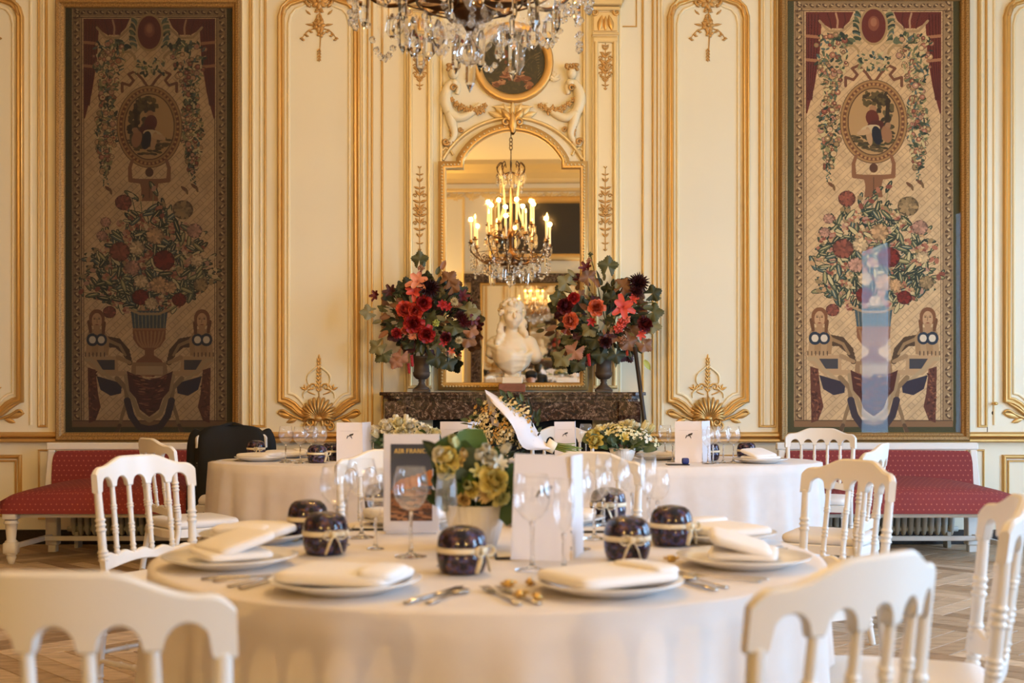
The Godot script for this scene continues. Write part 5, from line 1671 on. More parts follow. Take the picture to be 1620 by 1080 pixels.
	# urns and their flowers
	var pal := {
		"dark": leafy(Color(0.20, 0.05, 0.075)), "coral": leafy(Color(0.80, 0.29, 0.22)), "red": leafy(Color(0.66, 0.15, 0.15)), "orange": leafy(Color(0.84, 0.43, 0.30)), "pink": leafy(Color(0.86, 0.55, 0.42)),
		"burgundy": leafy(Color(0.36, 0.08, 0.11)), "cream": leafy(Color(0.88, 0.82, 0.66)), "lime": leafy(Color(0.68, 0.68, 0.30)), "g1": leafy(Color(0.29, 0.295, 0.165)), "g2": leafy(Color(0.165, 0.195, 0.11)), "g3": leafy(Color(0.45, 0.42, 0.27)),
		"bronze": leafy(Color(0.48, 0.325, 0.21)), "rust": leafy(Color(0.58, 0.39, 0.27)), "plum": leafy(Color(0.27, 0.10, 0.12)), "grey": leafy(Color(0.49, 0.475, 0.36)), "dusty": leafy(Color(0.60, 0.42, 0.33)), "yellow": mat(Color(0.85, 0.62, 0.2), 0.7)}
	var urn0: Node3D
	for side in 2:
		var cx := [667.0, 955.0][side] as float
		var d := 8.80
		var base := at(cx, 617, d)
		base.y = 1.171
		if side == 0:
			urn0 = thing("urn", "dark iron footed urn at the left end of the mantel shelf", "urn", base, 0.0, "pair of mantel urns")
			st = ns(false)
			box(st, Vector3(0.125, 0.02, 0.125), T(Vector3(0, 0.01, 0)), 0.003)
			obj(st, "foot_plate", M.iron, urn0)
			st = ns()
			lathe(st, [Vector2(0, 0.02), Vector2(0.058, 0.02), Vector2(0.055, 0.03), Vector2(0.03, 0.05), Vector2(0.02, 0.075), Vector2(0.028, 0.082), Vector2(0.022, 0.09), Vector2(0.045, 0.10), Vector2(0.062, 0.12), Vector2(0.067, 0.145), Vector2(0.06, 0.152), Vector2(0.056, 0.2), Vector2(0.062, 0.25), Vector2(0.074, 0.262), Vector2(0.07, 0.268), Vector2(0.055, 0.25), Vector2(0, 0.25)], 24)
			obj(st, "bowl", M.iron, urn0)
		else:
			dup(urn0, "dark iron footed urn at the right end of the mantel shelf", base)
		var lab := ["tall arrangement of coral roses and bronze leaves in the left mantel urn", "tall arrangement with a coral lily and dark dahlia in the right mantel urn"][side] as String
		var fa := thing("flower_arrangement", lab, "flowers", base + Vector3(0, 0.27, 0), 0.0, "pair of mantel flower arrangements")
		var Q := func(px: float, py: float, fwd: float) -> Vector3: return at(px, py, d - fwd) - base - Vector3(0, 0.27, 0)
		var cc: Vector3 = Q.call(cx + (3 if side == 0 else 2), 505, 0.0)
		var list: Array
		if side == 0:
			list = [["dahlia", 680, 456, 0.088, "dark"], ["lily", 660, 446, 0.075, "pink"], ["lily", 655, 462, 0.06, "coral"], ["rose", 641, 490, 0.066, "coral"], ["rose", 670, 480, 0.064, "red"], ["rose", 657, 492, 0.066, "coral"], ["rose", 655, 511, 0.076, "red"], ["rose", 675, 528, 0.066, "red"], ["rose", 628, 527, 0.042, "red"], ["gerbera", 653, 531, 0.034, "pink"], ["rose", 640, 523, 0.03, "orange"], ["trumpet", 698, 482, 0.045, "red"], ["trumpet", 708, 486, 0.04, "red"], ["dahlia", 719, 477, 0.036, "cream"], ["trumpet", 731, 470, 0.055, "burgundy"], ["dahlia", 726, 538, 0.034, "cream"], ["dahlia", 714, 562, 0.028, "cream"], ["trumpet", 713, 555, 0.035, "orange"], ["berries", 690, 511, 0.032, "lime"], ["rose", 705, 534, 0.045, "burgundy"], ["trumpet", 702, 540, 0.04, "red"], ["dahlia", 736, 508, 0.06, "burgundy"], ["dahlia", 728, 500, 0.05, "plum"], ["trumpet", 596, 468, 0.05, "burgundy"], ["trumpet", 620, 462, 0.06, "plum"], ["tassel", 651, 562, 0.045, "red"], ["tassel", 646, 575, 0.04, "red"], ["berries", 666, 424, 0.032, "rust"], ["lily", 748, 505, 0.05, "burgundy"], ["berries", 668, 415, 0.022, "g1"]]
		else:
			list = [["dahlia", 1010, 448, 0.088, "dark"], ["dahlia", 1006, 462, 0.06, "plum"], ["lily", 985, 486, 0.084, "coral"], ["rose", 944, 487, 0.066, "orange"], ["gerbera", 946, 489, 0.03, "yellow"], ["rose", 903, 507, 0.066, "orange"], ["gerbera", 902, 509, 0.022, "yellow"], ["rose", 895, 484, 0.066, "burgundy"], ["rose", 908, 472, 0.05, "red"], ["berries", 985, 510, 0.05, "coral"], ["berries", 978, 520, 0.042, "coral"], ["berries", 992, 505, 0.035, "orange"], ["rose", 1020, 513, 0.062, "burgundy"], ["dahlia", 1019, 508, 0.05, "plum"], ["trumpet", 1012, 528, 0.045, "coral"], ["tassel", 931, 560, 0.048, "red"], ["tassel", 991, 547, 0.04, "coral"], ["berries", 985, 538, 0.04, "rust"], ["trumpet", 928, 425, 0.055, "burgundy"], ["berries", 932, 412, 0.026, "rust"], ["berries", 934, 402, 0.022, "g1"], ["rose", 958, 540, 0.05, "plum"], ["trumpet", 1000, 473, 0.045, "coral"], ["trumpet", 936, 508, 0.04, "red"]]
		for q in list:
			var bump := 0.20 if q[0] != "tassel" else 0.13
			var p: Vector3 = Q.call(q[1], q[2], bump - 0.0009 * absf(q[1] - cx))
			var dir := (p - cc) * Vector3(1, 1, 0.6) + Vector3(0, 0, 0.55)
			if q[0] == "tassel":
				inst(FL.tassel, "amaranth_tassel", pal[q[4]], fa, T(p, Vector3(0, 0, 0.1), Vector3.ONE * q[3]))
			else:
				flower(q[0], {"rose": "rose", "dahlia": "dahlia", "lily": "lily", "gerbera": "daisy", "cluster": "carnation", "trumpet": "blossom", "berries": "berry_cluster"}[q[0]], p, dir, q[3], pal[q[4]], fa, q[1])
		# big leaves that stand out of the outline, then the filling
		var big: Array
		if side == 0:
			big = [[580, 492, "grey"], [592, 508, "g3"], [606, 500, "bronze"], [595, 548, "g3"], [604, 560, "g1"], [624, 574, "dusty"], [632, 566, "dusty"], [604, 528, "rust"], [748, 492, "grey"], [740, 490, "g3"], [702, 416, "rust"], [710, 440, "bronze"], [694, 424, "g1"], [716, 450, "bronze"], [742, 536, "bronze"], [748, 522, "rust"], [710, 574, "g2"], [690, 566, "g2"], [664, 408, "g1"], [676, 494, "g1"], [700, 500, "g3"], [640, 505, "g2"], [620, 480, "bronze"], [725, 480, "bronze"], [720, 515, "g1"], [668, 556, "g1"]]
		else:
			big = [[902, 428, "grey"], [896, 446, "g3"], [930, 436, "bronze"], [944, 444, "bronze"], [962, 420, "g1"], [985, 452, "bronze"], [978, 446, "g3"], [852, 514, "g3"], [870, 518, "bronze"], [880, 470, "g1"], [1034, 462, "g2"], [1042, 470, "grey"], [1028, 484, "g1"], [1034, 492, "g1"], [1032, 512, "g3"], [888, 566, "g3"], [908, 555, "dusty"], [930, 520, "g3"], [955, 523, "grey"], [962, 535, "dusty"], [940, 538, "g2"], [1012, 552, "g1"], [1022, 545, "bronze"], [975, 562, "g2"], [950, 562, "g2"], [995, 540, "bronze"], [912, 575, "g2"], [965, 495, "g2"], [966, 470, "g2"], [1026, 578, "lime"]]
		for q in big:
			var p: Vector3 = Q.call(q[0], q[1], 0.13)
			var away := (p - cc) * Vector3(1, 1, 0.2)
			leaf("grape" if rng.randf() < 0.72 else "oval", p - away.normalized() * 0.05, away + Vector3(0, -0.05, 0), Vector3(away.x * 0.5, 0.35, 1.0), rng.randf_range(0.066, 0.09), pal[q[2]], fa)
		for k in 215:
			var a := rng.randf() * TAU
			var rr := sqrt(rng.randf())
			var p := cc + Vector3(cos(a) * rr * 0.33, sin(a) * rr * 0.34 - 0.01, 0.16 * (1.0 - rr * rr) * rng.randf_range(-0.6, 1.0))
			var away := p - cc + Vector3(0, 0.02, 0.03)
			leaf(["oval", "grape", "oval", "long"][k % 4], p - away.normalized() * 0.04, away, Vector3(away.x + rng.randf_range(-0.7, 0.7), rng.randf_range(-0.2, 0.9), 1.0), rng.randf_range(0.04, 0.085), pal[["g1", "g2", "g2", "bronze", "g3", "plum", "g2"][k % 7]], fa)
		st = ns()
		for k in 16:
			var a := rng.randf() * TAU
			tube(st, [Vector3(0, -0.02, 0), cc * 0.5 + Vector3(cos(a) * 0.05, 0, sin(a) * 0.04), cc + Vector3(cos(a) * 0.26, sin(a) * 0.26, 0.05 * sin(a * 3))], 0.004, 5)
		tube(st, [cc, Q.call(664 if side == 0 else 934, 402, 0.05)], 0.004, 5)
		if side == 1: tube(st, curve([cc, Q.call(1030, 478, 0.1), Q.call(1040, 500, 0.1), Q.call(1036, 520, 0.1)], 5), 0.004, 5)
		obj(st, "stems", M.stem, fa)

# ---------------------------------------------------------------- things on tables
var PR := {}       # first made of each kind
func fold_cloth(f: Callable, top: float, drop_: float, folds: Array, n := 220) -> SurfaceTool:
	# f(angle) gives the edge of the table; the cloth lies on top and falls in folds
	var st := ns()
	var rows := []
	for r in [0.0, 0.5, 0.9, 0.985]:
		var row := PackedVector3Array()
		for k in n:
			var e: Vector2 = f.call(TAU * k / n)
			row.append(Vector3(e.x * r, top, e.y * r))
		rows.append(row)
	for i in 14:
		var t := i / 13.0
		var y := top - 0.006 - (drop_ - 0.006) * t
		var row := PackedVector3Array()
		for k in n:
			var a := TAU * k / n
			var e: Vector2 = f.call(a)
			var w := 0.0
			for q in folds: w += q[1] * sin(q[0] * a + q[2])
			w = w * pow(t, 0.7) + 0.03 * t + 0.004
			row.append(Vector3(e.x, y, e.y) + Vector3(e.x, 0, e.y).normalized() * w)
		rows.append(row)
	grid(st, rows, true, true)
	return st

func protos() -> void:
	flowers() if FL.is_empty() else null
	# plate
	var st := ns()
	lathe(st, [Vector2(0, 0.001), Vector2(0.09, 0.0), Vector2(0.10, 0.004), Vector2(0.158, 0.024), Vector2(0.161, 0.027), Vector2(0.158, 0.0285), Vector2(0.105, 0.012), Vector2(0.095, 0.009), Vector2(0, 0.009)], 48)
	PR.plate = done(st)
	# napkin: one soft envelope with a rolled end
	st = ns()
	pillow(st, Vector3(0.225, 0.026, 0.155), T(Vector3(0, 0.012, 0)), 0.26)
	pillow(st, Vector3(0.07, 0.022, 0.12), T(Vector3(0.08, 0.022, 0.01), Vector3(0, 0.12, -0.05)), 0.45)
	PR.napkin = done(st)
	# book fold leaning on one raised edge
	st = ns()
	pillow(st, Vector3(0.17, 0.02, 0.13), T(Vector3(0, 0.01, 0)), 0.26)
	pillow(st, Vector3(0.165, 0.024, 0.12), T(Vector3(-0.004, 0.033, -0.008), Vector3(0.30, 0.1, 0.02)), 0.28)
	PR.napkin2 = done(st)
	# glasses: foot and stem with a thin bowl
	for q in [["wine", 0.215, 0.043, 0.034, 0.105], ["water", 0.20, 0.038, 0.030, 0.095], ["flute", 0.225, 0.027, 0.023, 0.135]]:
		var h: float = q[1]
		var r: float = q[2]
		var bh: float = q[4]
		var y0 := h - bh
		st = ns()
		lathe(st, [Vector2(0, 0.0), Vector2(r * 0.9, 0.0), Vector2(r * 0.9, 0.002), Vector2(r * 0.3, 0.006), Vector2(0.0055, 0.014), Vector2(0.004, 0.03), Vector2(0.004, y0 - 0.015), Vector2(0.006, y0 - 0.002), Vector2(0.0, y0)], 20)
		PR[q[0] + "_stem"] = done(st)
		st = ns()
		lathe(st, [Vector2(0.001, y0 - 0.001), Vector2(r * 0.45, y0 + bh * 0.05), Vector2(r * 0.85, y0 + bh * 0.25), Vector2(r, y0 + bh * 0.45), Vector2(r * 0.97, y0 + bh * 0.7), Vector2(q[3], h), Vector2(q[3] - 0.001, h + 0.0005), Vector2(q[3] - 0.002, h), Vector2(r * 0.97 - 0.002, y0 + bh * 0.7), Vector2(r - 0.002, y0 + bh * 0.45), Vector2(r * 0.85 - 0.002, y0 + bh * 0.25 + 0.001), Vector2(r * 0.45, y0 + bh * 0.05 + 0.003), Vector2(0.001, y0 + 0.003)], 28)
		PR[q[0] + "_bowl"] = done(st)
	st = ns()
	lathe(st, [Vector2(0.0, 0.0), Vector2(0.026, 0.0), Vector2(0.03, 0.004), Vector2(0.036, 0.085), Vector2(0.0355, 0.086), Vector2(0.034, 0.084), Vector2(0.028, 0.008), Vector2(0.0, 0.007)], 24)
	PR.tumbler = done(st)
	# cutlery lying along z, pointing to -z
	st = ns()
	tube(st, [Vector3(0, 0.004, 0.1), Vector3(0, 0.006, 0.06), Vector3(0, 0.004, 0.0), Vector3(0, 0.004, -0.02)], [0.006, 0.0085, 0.006, 0.005], 8, 0.45)
	box(st, Vector3(0.017, 0.0018, 0.10), T(Vector3(0.002, 0.004, -0.07)), 0.0008)
	tube(st, [Vector3(0.002, 0.004, -0.115), Vector3(0.0, 0.004, -0.135)], [0.0085, 0.003], 8, 0.12)
	PR.knife = done(st)
	st = ns()
	tube(st, [Vector3(0, 0.004, 0.1), Vector3(0, 0.005, 0.06), Vector3(0, 0.005, -0.03), Vector3(0, 0.003, -0.05), Vector3(0, 0.004, -0.065)], [0.008, 0.006, 0.003, 0.008, 0.011], 8, 0.3)
	for k in 4: tube(st, [Vector3((k - 1.5) * 0.0062, 0.004, -0.06), Vector3((k - 1.5) * 0.0062, 0.008, -0.105)], [0.0022, 0.001], 6)
	PR.fork = done(st)
	st = ns()
	tube(st, [Vector3(0, 0.004, 0.09), Vector3(0, 0.005, 0.05), Vector3(0, 0.005, -0.03)], [0.008, 0.0055, 0.003], 8, 0.3)
	ball(st, Vector3(0, 0.006, -0.055), Vector3(0.018, 0.005, 0.028), 14, 8)
	PR.spoon = done(st)
	# gift jar: a rounded drum of printed navy with a cream ribbon and bow
	st = ns()
	lathe(st, [Vector2(0, 0.0), Vector2(0.038, 0.0), Vector2(0.045, 0.005), Vector2(0.049, 0.016), Vector2(0.051, 0.03), Vector2(0.051, 0.047), Vector2(0, 0.047)], 32)
	PR.jar = done(st)
	st = ns()
	lathe(st, [Vector2(0, 0.048), Vector2(0.0505, 0.048), Vector2(0.0505, 0.06), Vector2(0.048, 0.074), Vector2(0.042, 0.085), Vector2(0.032, 0.092), Vector2(0.018, 0.095), Vector2(0, 0.093)], 32)
	PR.lid = done(st)
	st = ns()
	lathe(st, [Vector2(0.0495, 0.043), Vector2(0.0525, 0.044), Vector2(0.0525, 0.054), Vector2(0.0495, 0.055)], 32)
	PR.ribbon = done(st)
	st = ns()
	for s in [-1.0, 1.0]:
		var loop := []
		for k in 11:
			var a := PI * k / 10.0 * 2.0
			loop.append(Vector3(s * (0.014 - 0.014 * cos(a)), 0.049 + 0.010 * sin(a), 0.055 + 0.006 * sin(a * 0.5)))
		tube(st, loop, 0.005, 8, 0.25)
		tube(st, [Vector3(0, 0.05, 0.055), Vector3(s * 0.012, 0.03, 0.058), Vector3(s * 0.02, 0.006, 0.056)], [0.003, 0.006, 0.005], 8, 0.25)
	ball(st, Vector3(0, 0.05, 0.056), Vector3(0.008, 0.008, 0.006), 8, 6)
	PR.bow = done(st)
	M.print = tri_tex(mat(Color(1, 1, 1), 0.12), noise_tex(FastNoiseLite.TYPE_SIMPLEX, 0.03, [[0.0, Color(0.03, 0.04, 0.10)], [0.46, Color(0.045, 0.055, 0.15)], [0.56, Color(0.06, 0.07, 0.18)], [0.62, Color(0.40, 0.25, 0.18)], [0.70, Color(0.52, 0.36, 0.28)], [0.75, Color(0.16, 0.16, 0.36)], [0.86, Color(0.30, 0.33, 0.56)], [1.0, Color(0.55, 0.56, 0.72)]], 256, 3, 20.0, 8), Vector3(5.5, 5.5, 5.5), false)
	M.ribbon = mat(Color(0.88, 0.83, 0.72), 0.55)

func plate(p: Vector3, turn: float, label: String, nap: String, kind := "napkin", group := "") -> void:
	var t := thing("plate", label, "plate", p, turn, group)
	inst(PR.plate, "dish", M.china, t)
	var n := thing("napkin", nap, "napkin", p + Vector3(0, 0.021, 0), turn, group.replace("plates", "napkins"))
	inst(PR[kind], "folded_linen", M.napkin, n, T(Vector3.ZERO, Vector3.ZERO, Vector3(1.14, 1.1, 1.25)))

func jar(p: Vector3, turn: float, label: String, group := "gift jars on the round table") -> void:
	var t := thing("gift_jar", label, "jar", p, turn, group)
	t.scale = Vector3.ONE * 1.14
	inst(PR.jar, "body", M.print, t)
	inst(PR.lid, "lid", M.print, t)
	inst(PR.ribbon, "ribbon", M.ribbon, t)
	inst(PR.bow, "bow", M.ribbon, t)

func goblet(kind: String, p: Vector3, label: String, s := 1.0, group := "") -> void:
	var t := thing("wine_glass" if kind == "wine" else "water_glass" if kind == "water" else "champagne_flute", label, "glass", p, 0.0, group)
	t.scale = Vector3.ONE * s
	inst(PR[kind + "_stem"], "stem", M.solid_glass, t)
	inst(PR[kind + "_bowl"], "bowl", M.stemware, t)

func cutlery(kind: String, p: Vector3, turn: float, label: String, group := "cutlery on the round table") -> void:
	tag(inst(PR[kind], kind, M.steel, self, T(p, Vector3(0, turn, 0))), label, kind, group)

func emblem(parent: Node, xf: Transform3D, s: float) -> void:
	# the printed emblem: a little winged sea-horse
	var st := ns(false)
	for k in 5:
		var a := Vector2(-0.2 + 0.16 * k, -0.1 + 0.05 * k)
		prism(st, PackedVector2Array([a * s, (a + Vector2(0.06, 0.02)) * s, (a + Vector2(0.42 - 0.05 * k, 0.46 - 0.03 * k)) * s, (a + Vector2(0.2 - 0.03 * k, 0.42)) * s]), 0.0, 0.0004, xf)
	prism(st, PackedVector2Array([Vector2(-0.5, -0.32) * s, Vector2(-0.3, 0.16) * s, Vector2(-0.12, 0.12) * s, Vector2(-0.24, -0.02) * s, Vector2(-0.36, -0.34) * s]), 0.0, 0.0004, xf)
	prism(st, PackedVector2Array([Vector2(0.12, 0.06) * s, Vector2(0.34, -0.02) * s, Vector2(0.44, -0.3) * s, Vector2(0.36, -0.42) * s, Vector2(0.34, -0.24) * s, Vector2(0.16, -0.08) * s]), 0.0, 0.0004, xf)
	obj(st, "printed_emblem", M.ink, parent)

func menu_card(p: Vector3, turn: float, w: float, h: float, label: String, lean := 0.06, group := "") -> Node3D:
	# a folded card that stands by itself
	var t := thing("menu_card", label, "menu", p, turn, group)
	var st := ns(false)
	box(st, Vector3(w, h, 0.0016), T(Vector3(w / 2, 0, 0)), 0.0004)
	obj(st, "front_leaf", M.card, t, T(Vector3(-w / 2, h / 2, 0.02), Vector3(-lean, 0, 0)))
	obj(st_box(Vector3(w, h, 0.0016), Vector3(w / 2, 0, 0)), "back_leaf", M.card, t, T(Vector3(w / 2, h / 2, 0.02), Vector3(-lean * 0.6, deg_to_rad(70), 0)))
	emblem(t, T(Vector3(0, h * 0.64, 0.0215 - lean * h * 0.14), Vector3(-lean, 0, 0)), 0.036 * w / 0.15)
	var l := ns(false)
	box(l, Vector3(w * 0.7, 0.0012, 0.0004), T(Vector3(0, h * 0.78, 0.0212 - lean * h * 0.28), Vector3(-lean, 0, 0)), 0.0)
	obj(l, "printed_line", mat(Color(0.72, 0.68, 0.68), 0.7), t)
	return t

func st_box(size: Vector3, c: Vector3) -> SurfaceTool:
	var st := ns(false)
	box(st, size, T(c), 0.0004)
	return st

func posy(called: String, label: String, p: Vector3, spread: Vector3, seed_: int, n: int, white: bool, group := "") -> void:
	# low table flowers: cream roses, buds, white sprays, eucalyptus
	var t := thing(called, label, "flowers", p, 0.0, group)
	var r := RandomNumberGenerator.new()
	r.seed = seed_
	var pal := [leafy(Color(0.87, 0.84, 0.68)), leafy(Color(0.89, 0.87, 0.80)), leafy(Color(0.80, 0.74, 0.42)), leafy(Color(0.83, 0.80, 0.60))]
	var lv := [leafy(Color(0.27, 0.36, 0.21)), leafy(Color(0.36, 0.43, 0.33)), leafy(Color(0.46, 0.52, 0.44)), leafy(Color(0.20, 0.29, 0.15))]
	for k in n:
		var a := k * 2.4
		var e := sqrt((k + 0.5) / n)
		var d := Vector3(cos(a) * e, sqrt(1.02 - e * e), sin(a) * e)
		var q := d * spread
		var kind: String = ["rose", "bud", "trumpet", "rose", "cluster"][(k + seed_) % 5]
		flower("spray" if kind == "cluster" else kind, {"rose": "rose", "bud": "bud", "trumpet": "freesia", "cluster": "white_spray"}[kind], q, d + Vector3(0, 0.2, 0.25), {"rose": 0.044, "bud": 0.056, "trumpet": 0.034, "cluster": 0.05}[kind] * r.randf_range(0.85, 1.2), pal[r.randi() % (2 if white else 4)], t, a)
	for k in n * 5:
		var a := r.randf() * TAU
		var e := r.randf_range(0.35, 1.0)
		var d := Vector3(cos(a) * e, r.randf_range(-0.1, 0.75) * (1.1 - 0.5 * e), sin(a) * e)
		leaf(["round", "oval", "oval", "long"][k % 4], d * spread * 0.85, d + Vector3(0, 0.15, 0), Vector3(d.x, 0.6, d.z + 0.7), r.randf_range(0.04, 0.075), lv[r.randi() % 4], t)
	var st := ns()
	for k in 9: tube(st, [Vector3(0, -0.04, 0), Vector3(cos(k * 0.7), 0.8, sin(k * 0.7)) * spread * 0.7], 0.003, 5)
	obj(st, "stems", M.stem, t)

func pot(label: String, p: Vector3, r0: float, r1: float, h: float, group := "") -> void:
	var t := thing("flower_pot", label, "pot", p, 0.0, group)
	var st := ns()
	lathe(st, [Vector2(0, 0), Vector2(r0, 0), Vector2(lerpf(r0, r1, 0.5) + 0.003, h * 0.5), Vector2(r1, h), Vector2(r1 - 0.006, h), Vector2(r0 - 0.004, 0.01), Vector2(0, 0.01)], 84, Transform3D(), 28, 0.02)
	obj(st, "ribbed_bowl", M.china, t)
	st = ns()
	ball(st, Vector3(0, h - 0.014, 0), Vector3(r1 - 0.008, 0.01, r1 - 0.008), 20, 6)
	obj(st, "moss", M.stem, t)

func back_table() -> void:
	protos()
	var TY := 0.75
	var c := Vector3(0.02, 0, -7.2)
	var edge := func(a: float) -> Vector2:
		return Vector2(1.86 * signf(cos(a)) * pow(absf(cos(a)), 0.9), 0.70 * signf(sin(a)) * pow(absf(sin(a)), 0.9))
	var tb := thing("oval_table", "long oval banquet table under a white cloth, in front of the fireplace", "table", c)
	var st := ns(false)
	var pl := PackedVector2Array()
	for k in 60: pl.append(edge.call(TAU * k / 60.0) * 0.985)
	prism(st, pl, -(TY - 0.03), -(TY - 0.002), Transform3D(Basis(Vector3.RIGHT, PI / 2), Vector3.ZERO))
	obj(st, "tabletop", M.planks[1], tb)
	for x in [-1.2, 1.2]:
		for z in [-0.4, 0.4]: bx("leg", Vector3(0.05, 0.72, 0.05), Vector3(x, 0.36, z), M.pole, tb)
	var cl := obj(fold_cloth(edge, TY + 0.002, 0.735, [[23, 0.018, 0.4], [37, 0.016, 1.9], [11, 0.016, 2.2], [61, 0.007, 0.3]], 360), "tablecloth", M.cloth, self, T(c))
	tag(cl, "white cloth falling in folds over the long oval table", "tablecloth")
	TY = 0.7525
	# cards
	var g := "menu cards on the oval table"
	menu_card(at(553, 720, 7.1) * Vector3(1, 0, 1) + Vector3(0, TY, 0), 0.12, 0.155, 0.235, "white menu card with emblem near the left end of the oval table", 0.05, g)
	menu_card(at(719, 712, 7.5) * Vector3(1, 0, 1) + Vector3(0, TY, 0), -0.1, 0.18, 0.23, "white menu card just left of the wrapped bouquet on the oval table", 0.05, g)
	menu_card(at(892, 712, 7.5) * Vector3(1, 0, 1) + Vector3(0, TY, 0), 0.25, 0.135, 0.23, "white menu card standing at the stem end of the wrapped bouquet", 0.05, g)
	menu_card(at(1089, 728, 7.0) * Vector3(1, 0, 1) + Vector3(0, TY, 0), -0.12, 0.16, 0.245, "white menu card with emblem near the right end of the oval table", 0.05, g)
	# flowers
	g = "ribbed pots on the oval table"
	var p := at(640, 718, 7.3) * Vector3(1, 0, 1) + Vector3(0, TY, 0)
	pot("white ribbed bowl under the left flowers of the oval table", p, 0.05, 0.075, 0.085, g)
	posy("table_flowers", "low white and green flowers at the left of the oval table", p + Vector3(0, 0.09, 0), Vector3(0.20, 0.14, 0.14), 4, 26, true, "flower centrepieces of the oval table")
	p = at(985, 724, 7.0) * Vector3(1, 0, 1) + Vector3(0, TY, 0)
	pot("white ribbed bowl under the right flowers of the oval table", p, 0.05, 0.08, 0.085, g)
	posy("table_flowers", "low cream roses and grey eucalyptus at the right of the oval table", p + Vector3(0, 0.085, 0), Vector3(0.20, 0.13, 0.14), 8, 24, false, "flower centrepieces of the oval table")
	# wrapped bouquet lying on its side
	var bq := thing("wrapped_bouquet", "white blossom bouquet wrapped in white paper, lying with its stems to the right", "flowers", Vector3(0, TY, -6.85))
	var O := Vector3(0, TY, -6.85)
	var tie := at(872, 706, 6.85) - O
	var ax := (at(800, 668, 6.85) - at(872, 706, 6.85)).normalized()
	var outer := curve([at(767, 616, 6.86) - O, at(784, 625, 6.84) - O, at(803, 638, 6.83) - O, at(822, 650, 6.82) - O, at(839, 663, 6.82) - O, at(851, 683, 6.83) - O, at(862, 699, 6.84) - O, at(873, 706, 6.85) - O], 3)
	var inner := curve([at(771, 626, 6.78) - O, at(780, 638, 6.70) - O, at(793, 651, 6.66) - O, at(806, 666, 6.65) - O, at(815, 682, 6.66) - O, at(821, 698, 6.69) - O, at(834, 711, 6.75) - O, at(870, 711, 6.83) - O], 3)
	var rows := []
	for i in outer.size():
		var o: Vector3 = outer[i]
		var n: Vector3 = inner[i]
		var t := float(i) / (outer.size() - 1)
		var back: Vector3 = Vector3(lerpf(-0.12, tie.x, t), maxf(lerpf(0.22, tie.y, t), 0.01), -0.22 * (1.0 - t) - 0.02)
		var row := PackedVector3Array()
		for k in 7:
			var s := k / 6.0
			var q := n.lerp(o, s)
			q.z += 0.05 * sin(PI * s) * (1.0 - 0.6 * t) + 0.006 * sin(t * 19.0 + s * 5.0)
			q.y = maxf(q.y, 0.006)
			row.append(q)
		for k in 4:
			var q: Vector3 = o.lerp(back, (k + 1) / 4.0)
			q.y = maxf(q.y, 0.006)
			row.append(q)
		rows.append(row)
	st = ns()
	grid(st, rows)
	obj(st, "paper_wrap", M.card, bq)
	st = ns()
	for k in 15:
		var a := k * 2.4
		var r := sqrt(k / 15.0) * 0.024
		var o := Vector3(0, cos(a), sin(a)) * r
		tube(st, [tie + ax * 0.02 + o * 0.7, tie + Vector3(0.08, -0.012, 0.0) + o * 1.2, tie + Vector3(0.12 + 0.02 * (k % 4), -0.02, 0) + o * 1.7], 0.003, 5)
	obj(st, "stems", leafy(Color(0.45, 0.5, 0.2)), bq)
	st = ns()
	tube(st, [tie + ax * 0.03, tie - ax * 0.025], [0.04, 0.034], 14)
	obj(st, "ribbon", M.ribbon, bq)
	var wp := [leafy(Color(0.88, 0.85, 0.74)), leafy(Color(0.86, 0.79, 0.60)), leafy(Color(0.78, 0.62, 0.33))]
	var gp := [leafy(Color(0.11, 0.16, 0.08)), leafy(Color(0.17, 0.23, 0.11)), leafy(Color(0.27, 0.33, 0.18))]
	var mid := at(797, 674, 6.80) - O
	for k in 60:
		var a := k * 2.4
		var r := sqrt((k + 0.5) / 60.0)
		var q := mid + Vector3(cos(a) * 0.185 * r, sin(a) * 0.155 * r, 0.11 * (1.0 - r * r)) + ax * 0.02
		q.y = maxf(q.y, 0.035)
		var kind: String = ["cluster", "trumpet", "cluster", "trumpet", "trumpet"][k % 5]
		if q.x > tie.x - 0.13: continue
		flower("spray" if kind == "cluster" else kind, {"cluster": "white_spray", "trumpet": "freesia", "rose": "rose"}[kind], q, ax + (q - mid) * 3.0 + Vector3(0, 0.1, 0.8), [0.036, 0.02, 0.032, 0.02, 0.018][k % 5], wp[k % 2 if k % 7 else 2], bq, a)
	for k in 190:
		var a := rng.randf() * TAU
		var r := sqrt(rng.randf()) * 1.08
		var q := mid + Vector3(cos(a) * 0.195 * r, sin(a) * 0.165 * r, 0.09 * (1.0 - r * r) * rng.randf_range(-1, 1))
		q.y = maxf(q.y, 0.03)
		if q.x > tie.x - 0.06: continue
		leaf(["long", "oval"][k % 2], q, ax + (q - mid) * 5.0 + Vector3(0, 0, 0.3), Vector3(0, 0.6, 1), rng.randf_range(0.03, 0.06), gp[rng.randi() % 3], bq)
	# places at both ends: plates, jars, glasses, cutlery
	g = "plates on the oval table"
	var pp := at(413, 727, 7.15) * Vector3(1, 0, 1) + Vector3(0, TY, 0)
	plate(pp, -0.5, "white plate at the left end of the oval table", "folded white napkin on the plate at the left end of the oval table", "napkin", g)
	cutlery("fork", pp + Vector3(-0.2, 0, 0.02), -0.9, "fork left of the plate at the left end of the oval table", "cutlery on the oval table")
	cutlery("knife", pp + Vector3(0.22, 0, 0.03), -0.9, "knife right of the plate at the left end of the oval table", "cutlery on the oval table")
	pp = at(1203, 731, 6.95) * Vector3(1, 0, 1) + Vector3(0, TY, 0)
	plate(pp, 0.5, "white plate at the right end of the oval table", "folded white napkin on the plate at the right end of the oval table", "napkin2", g)
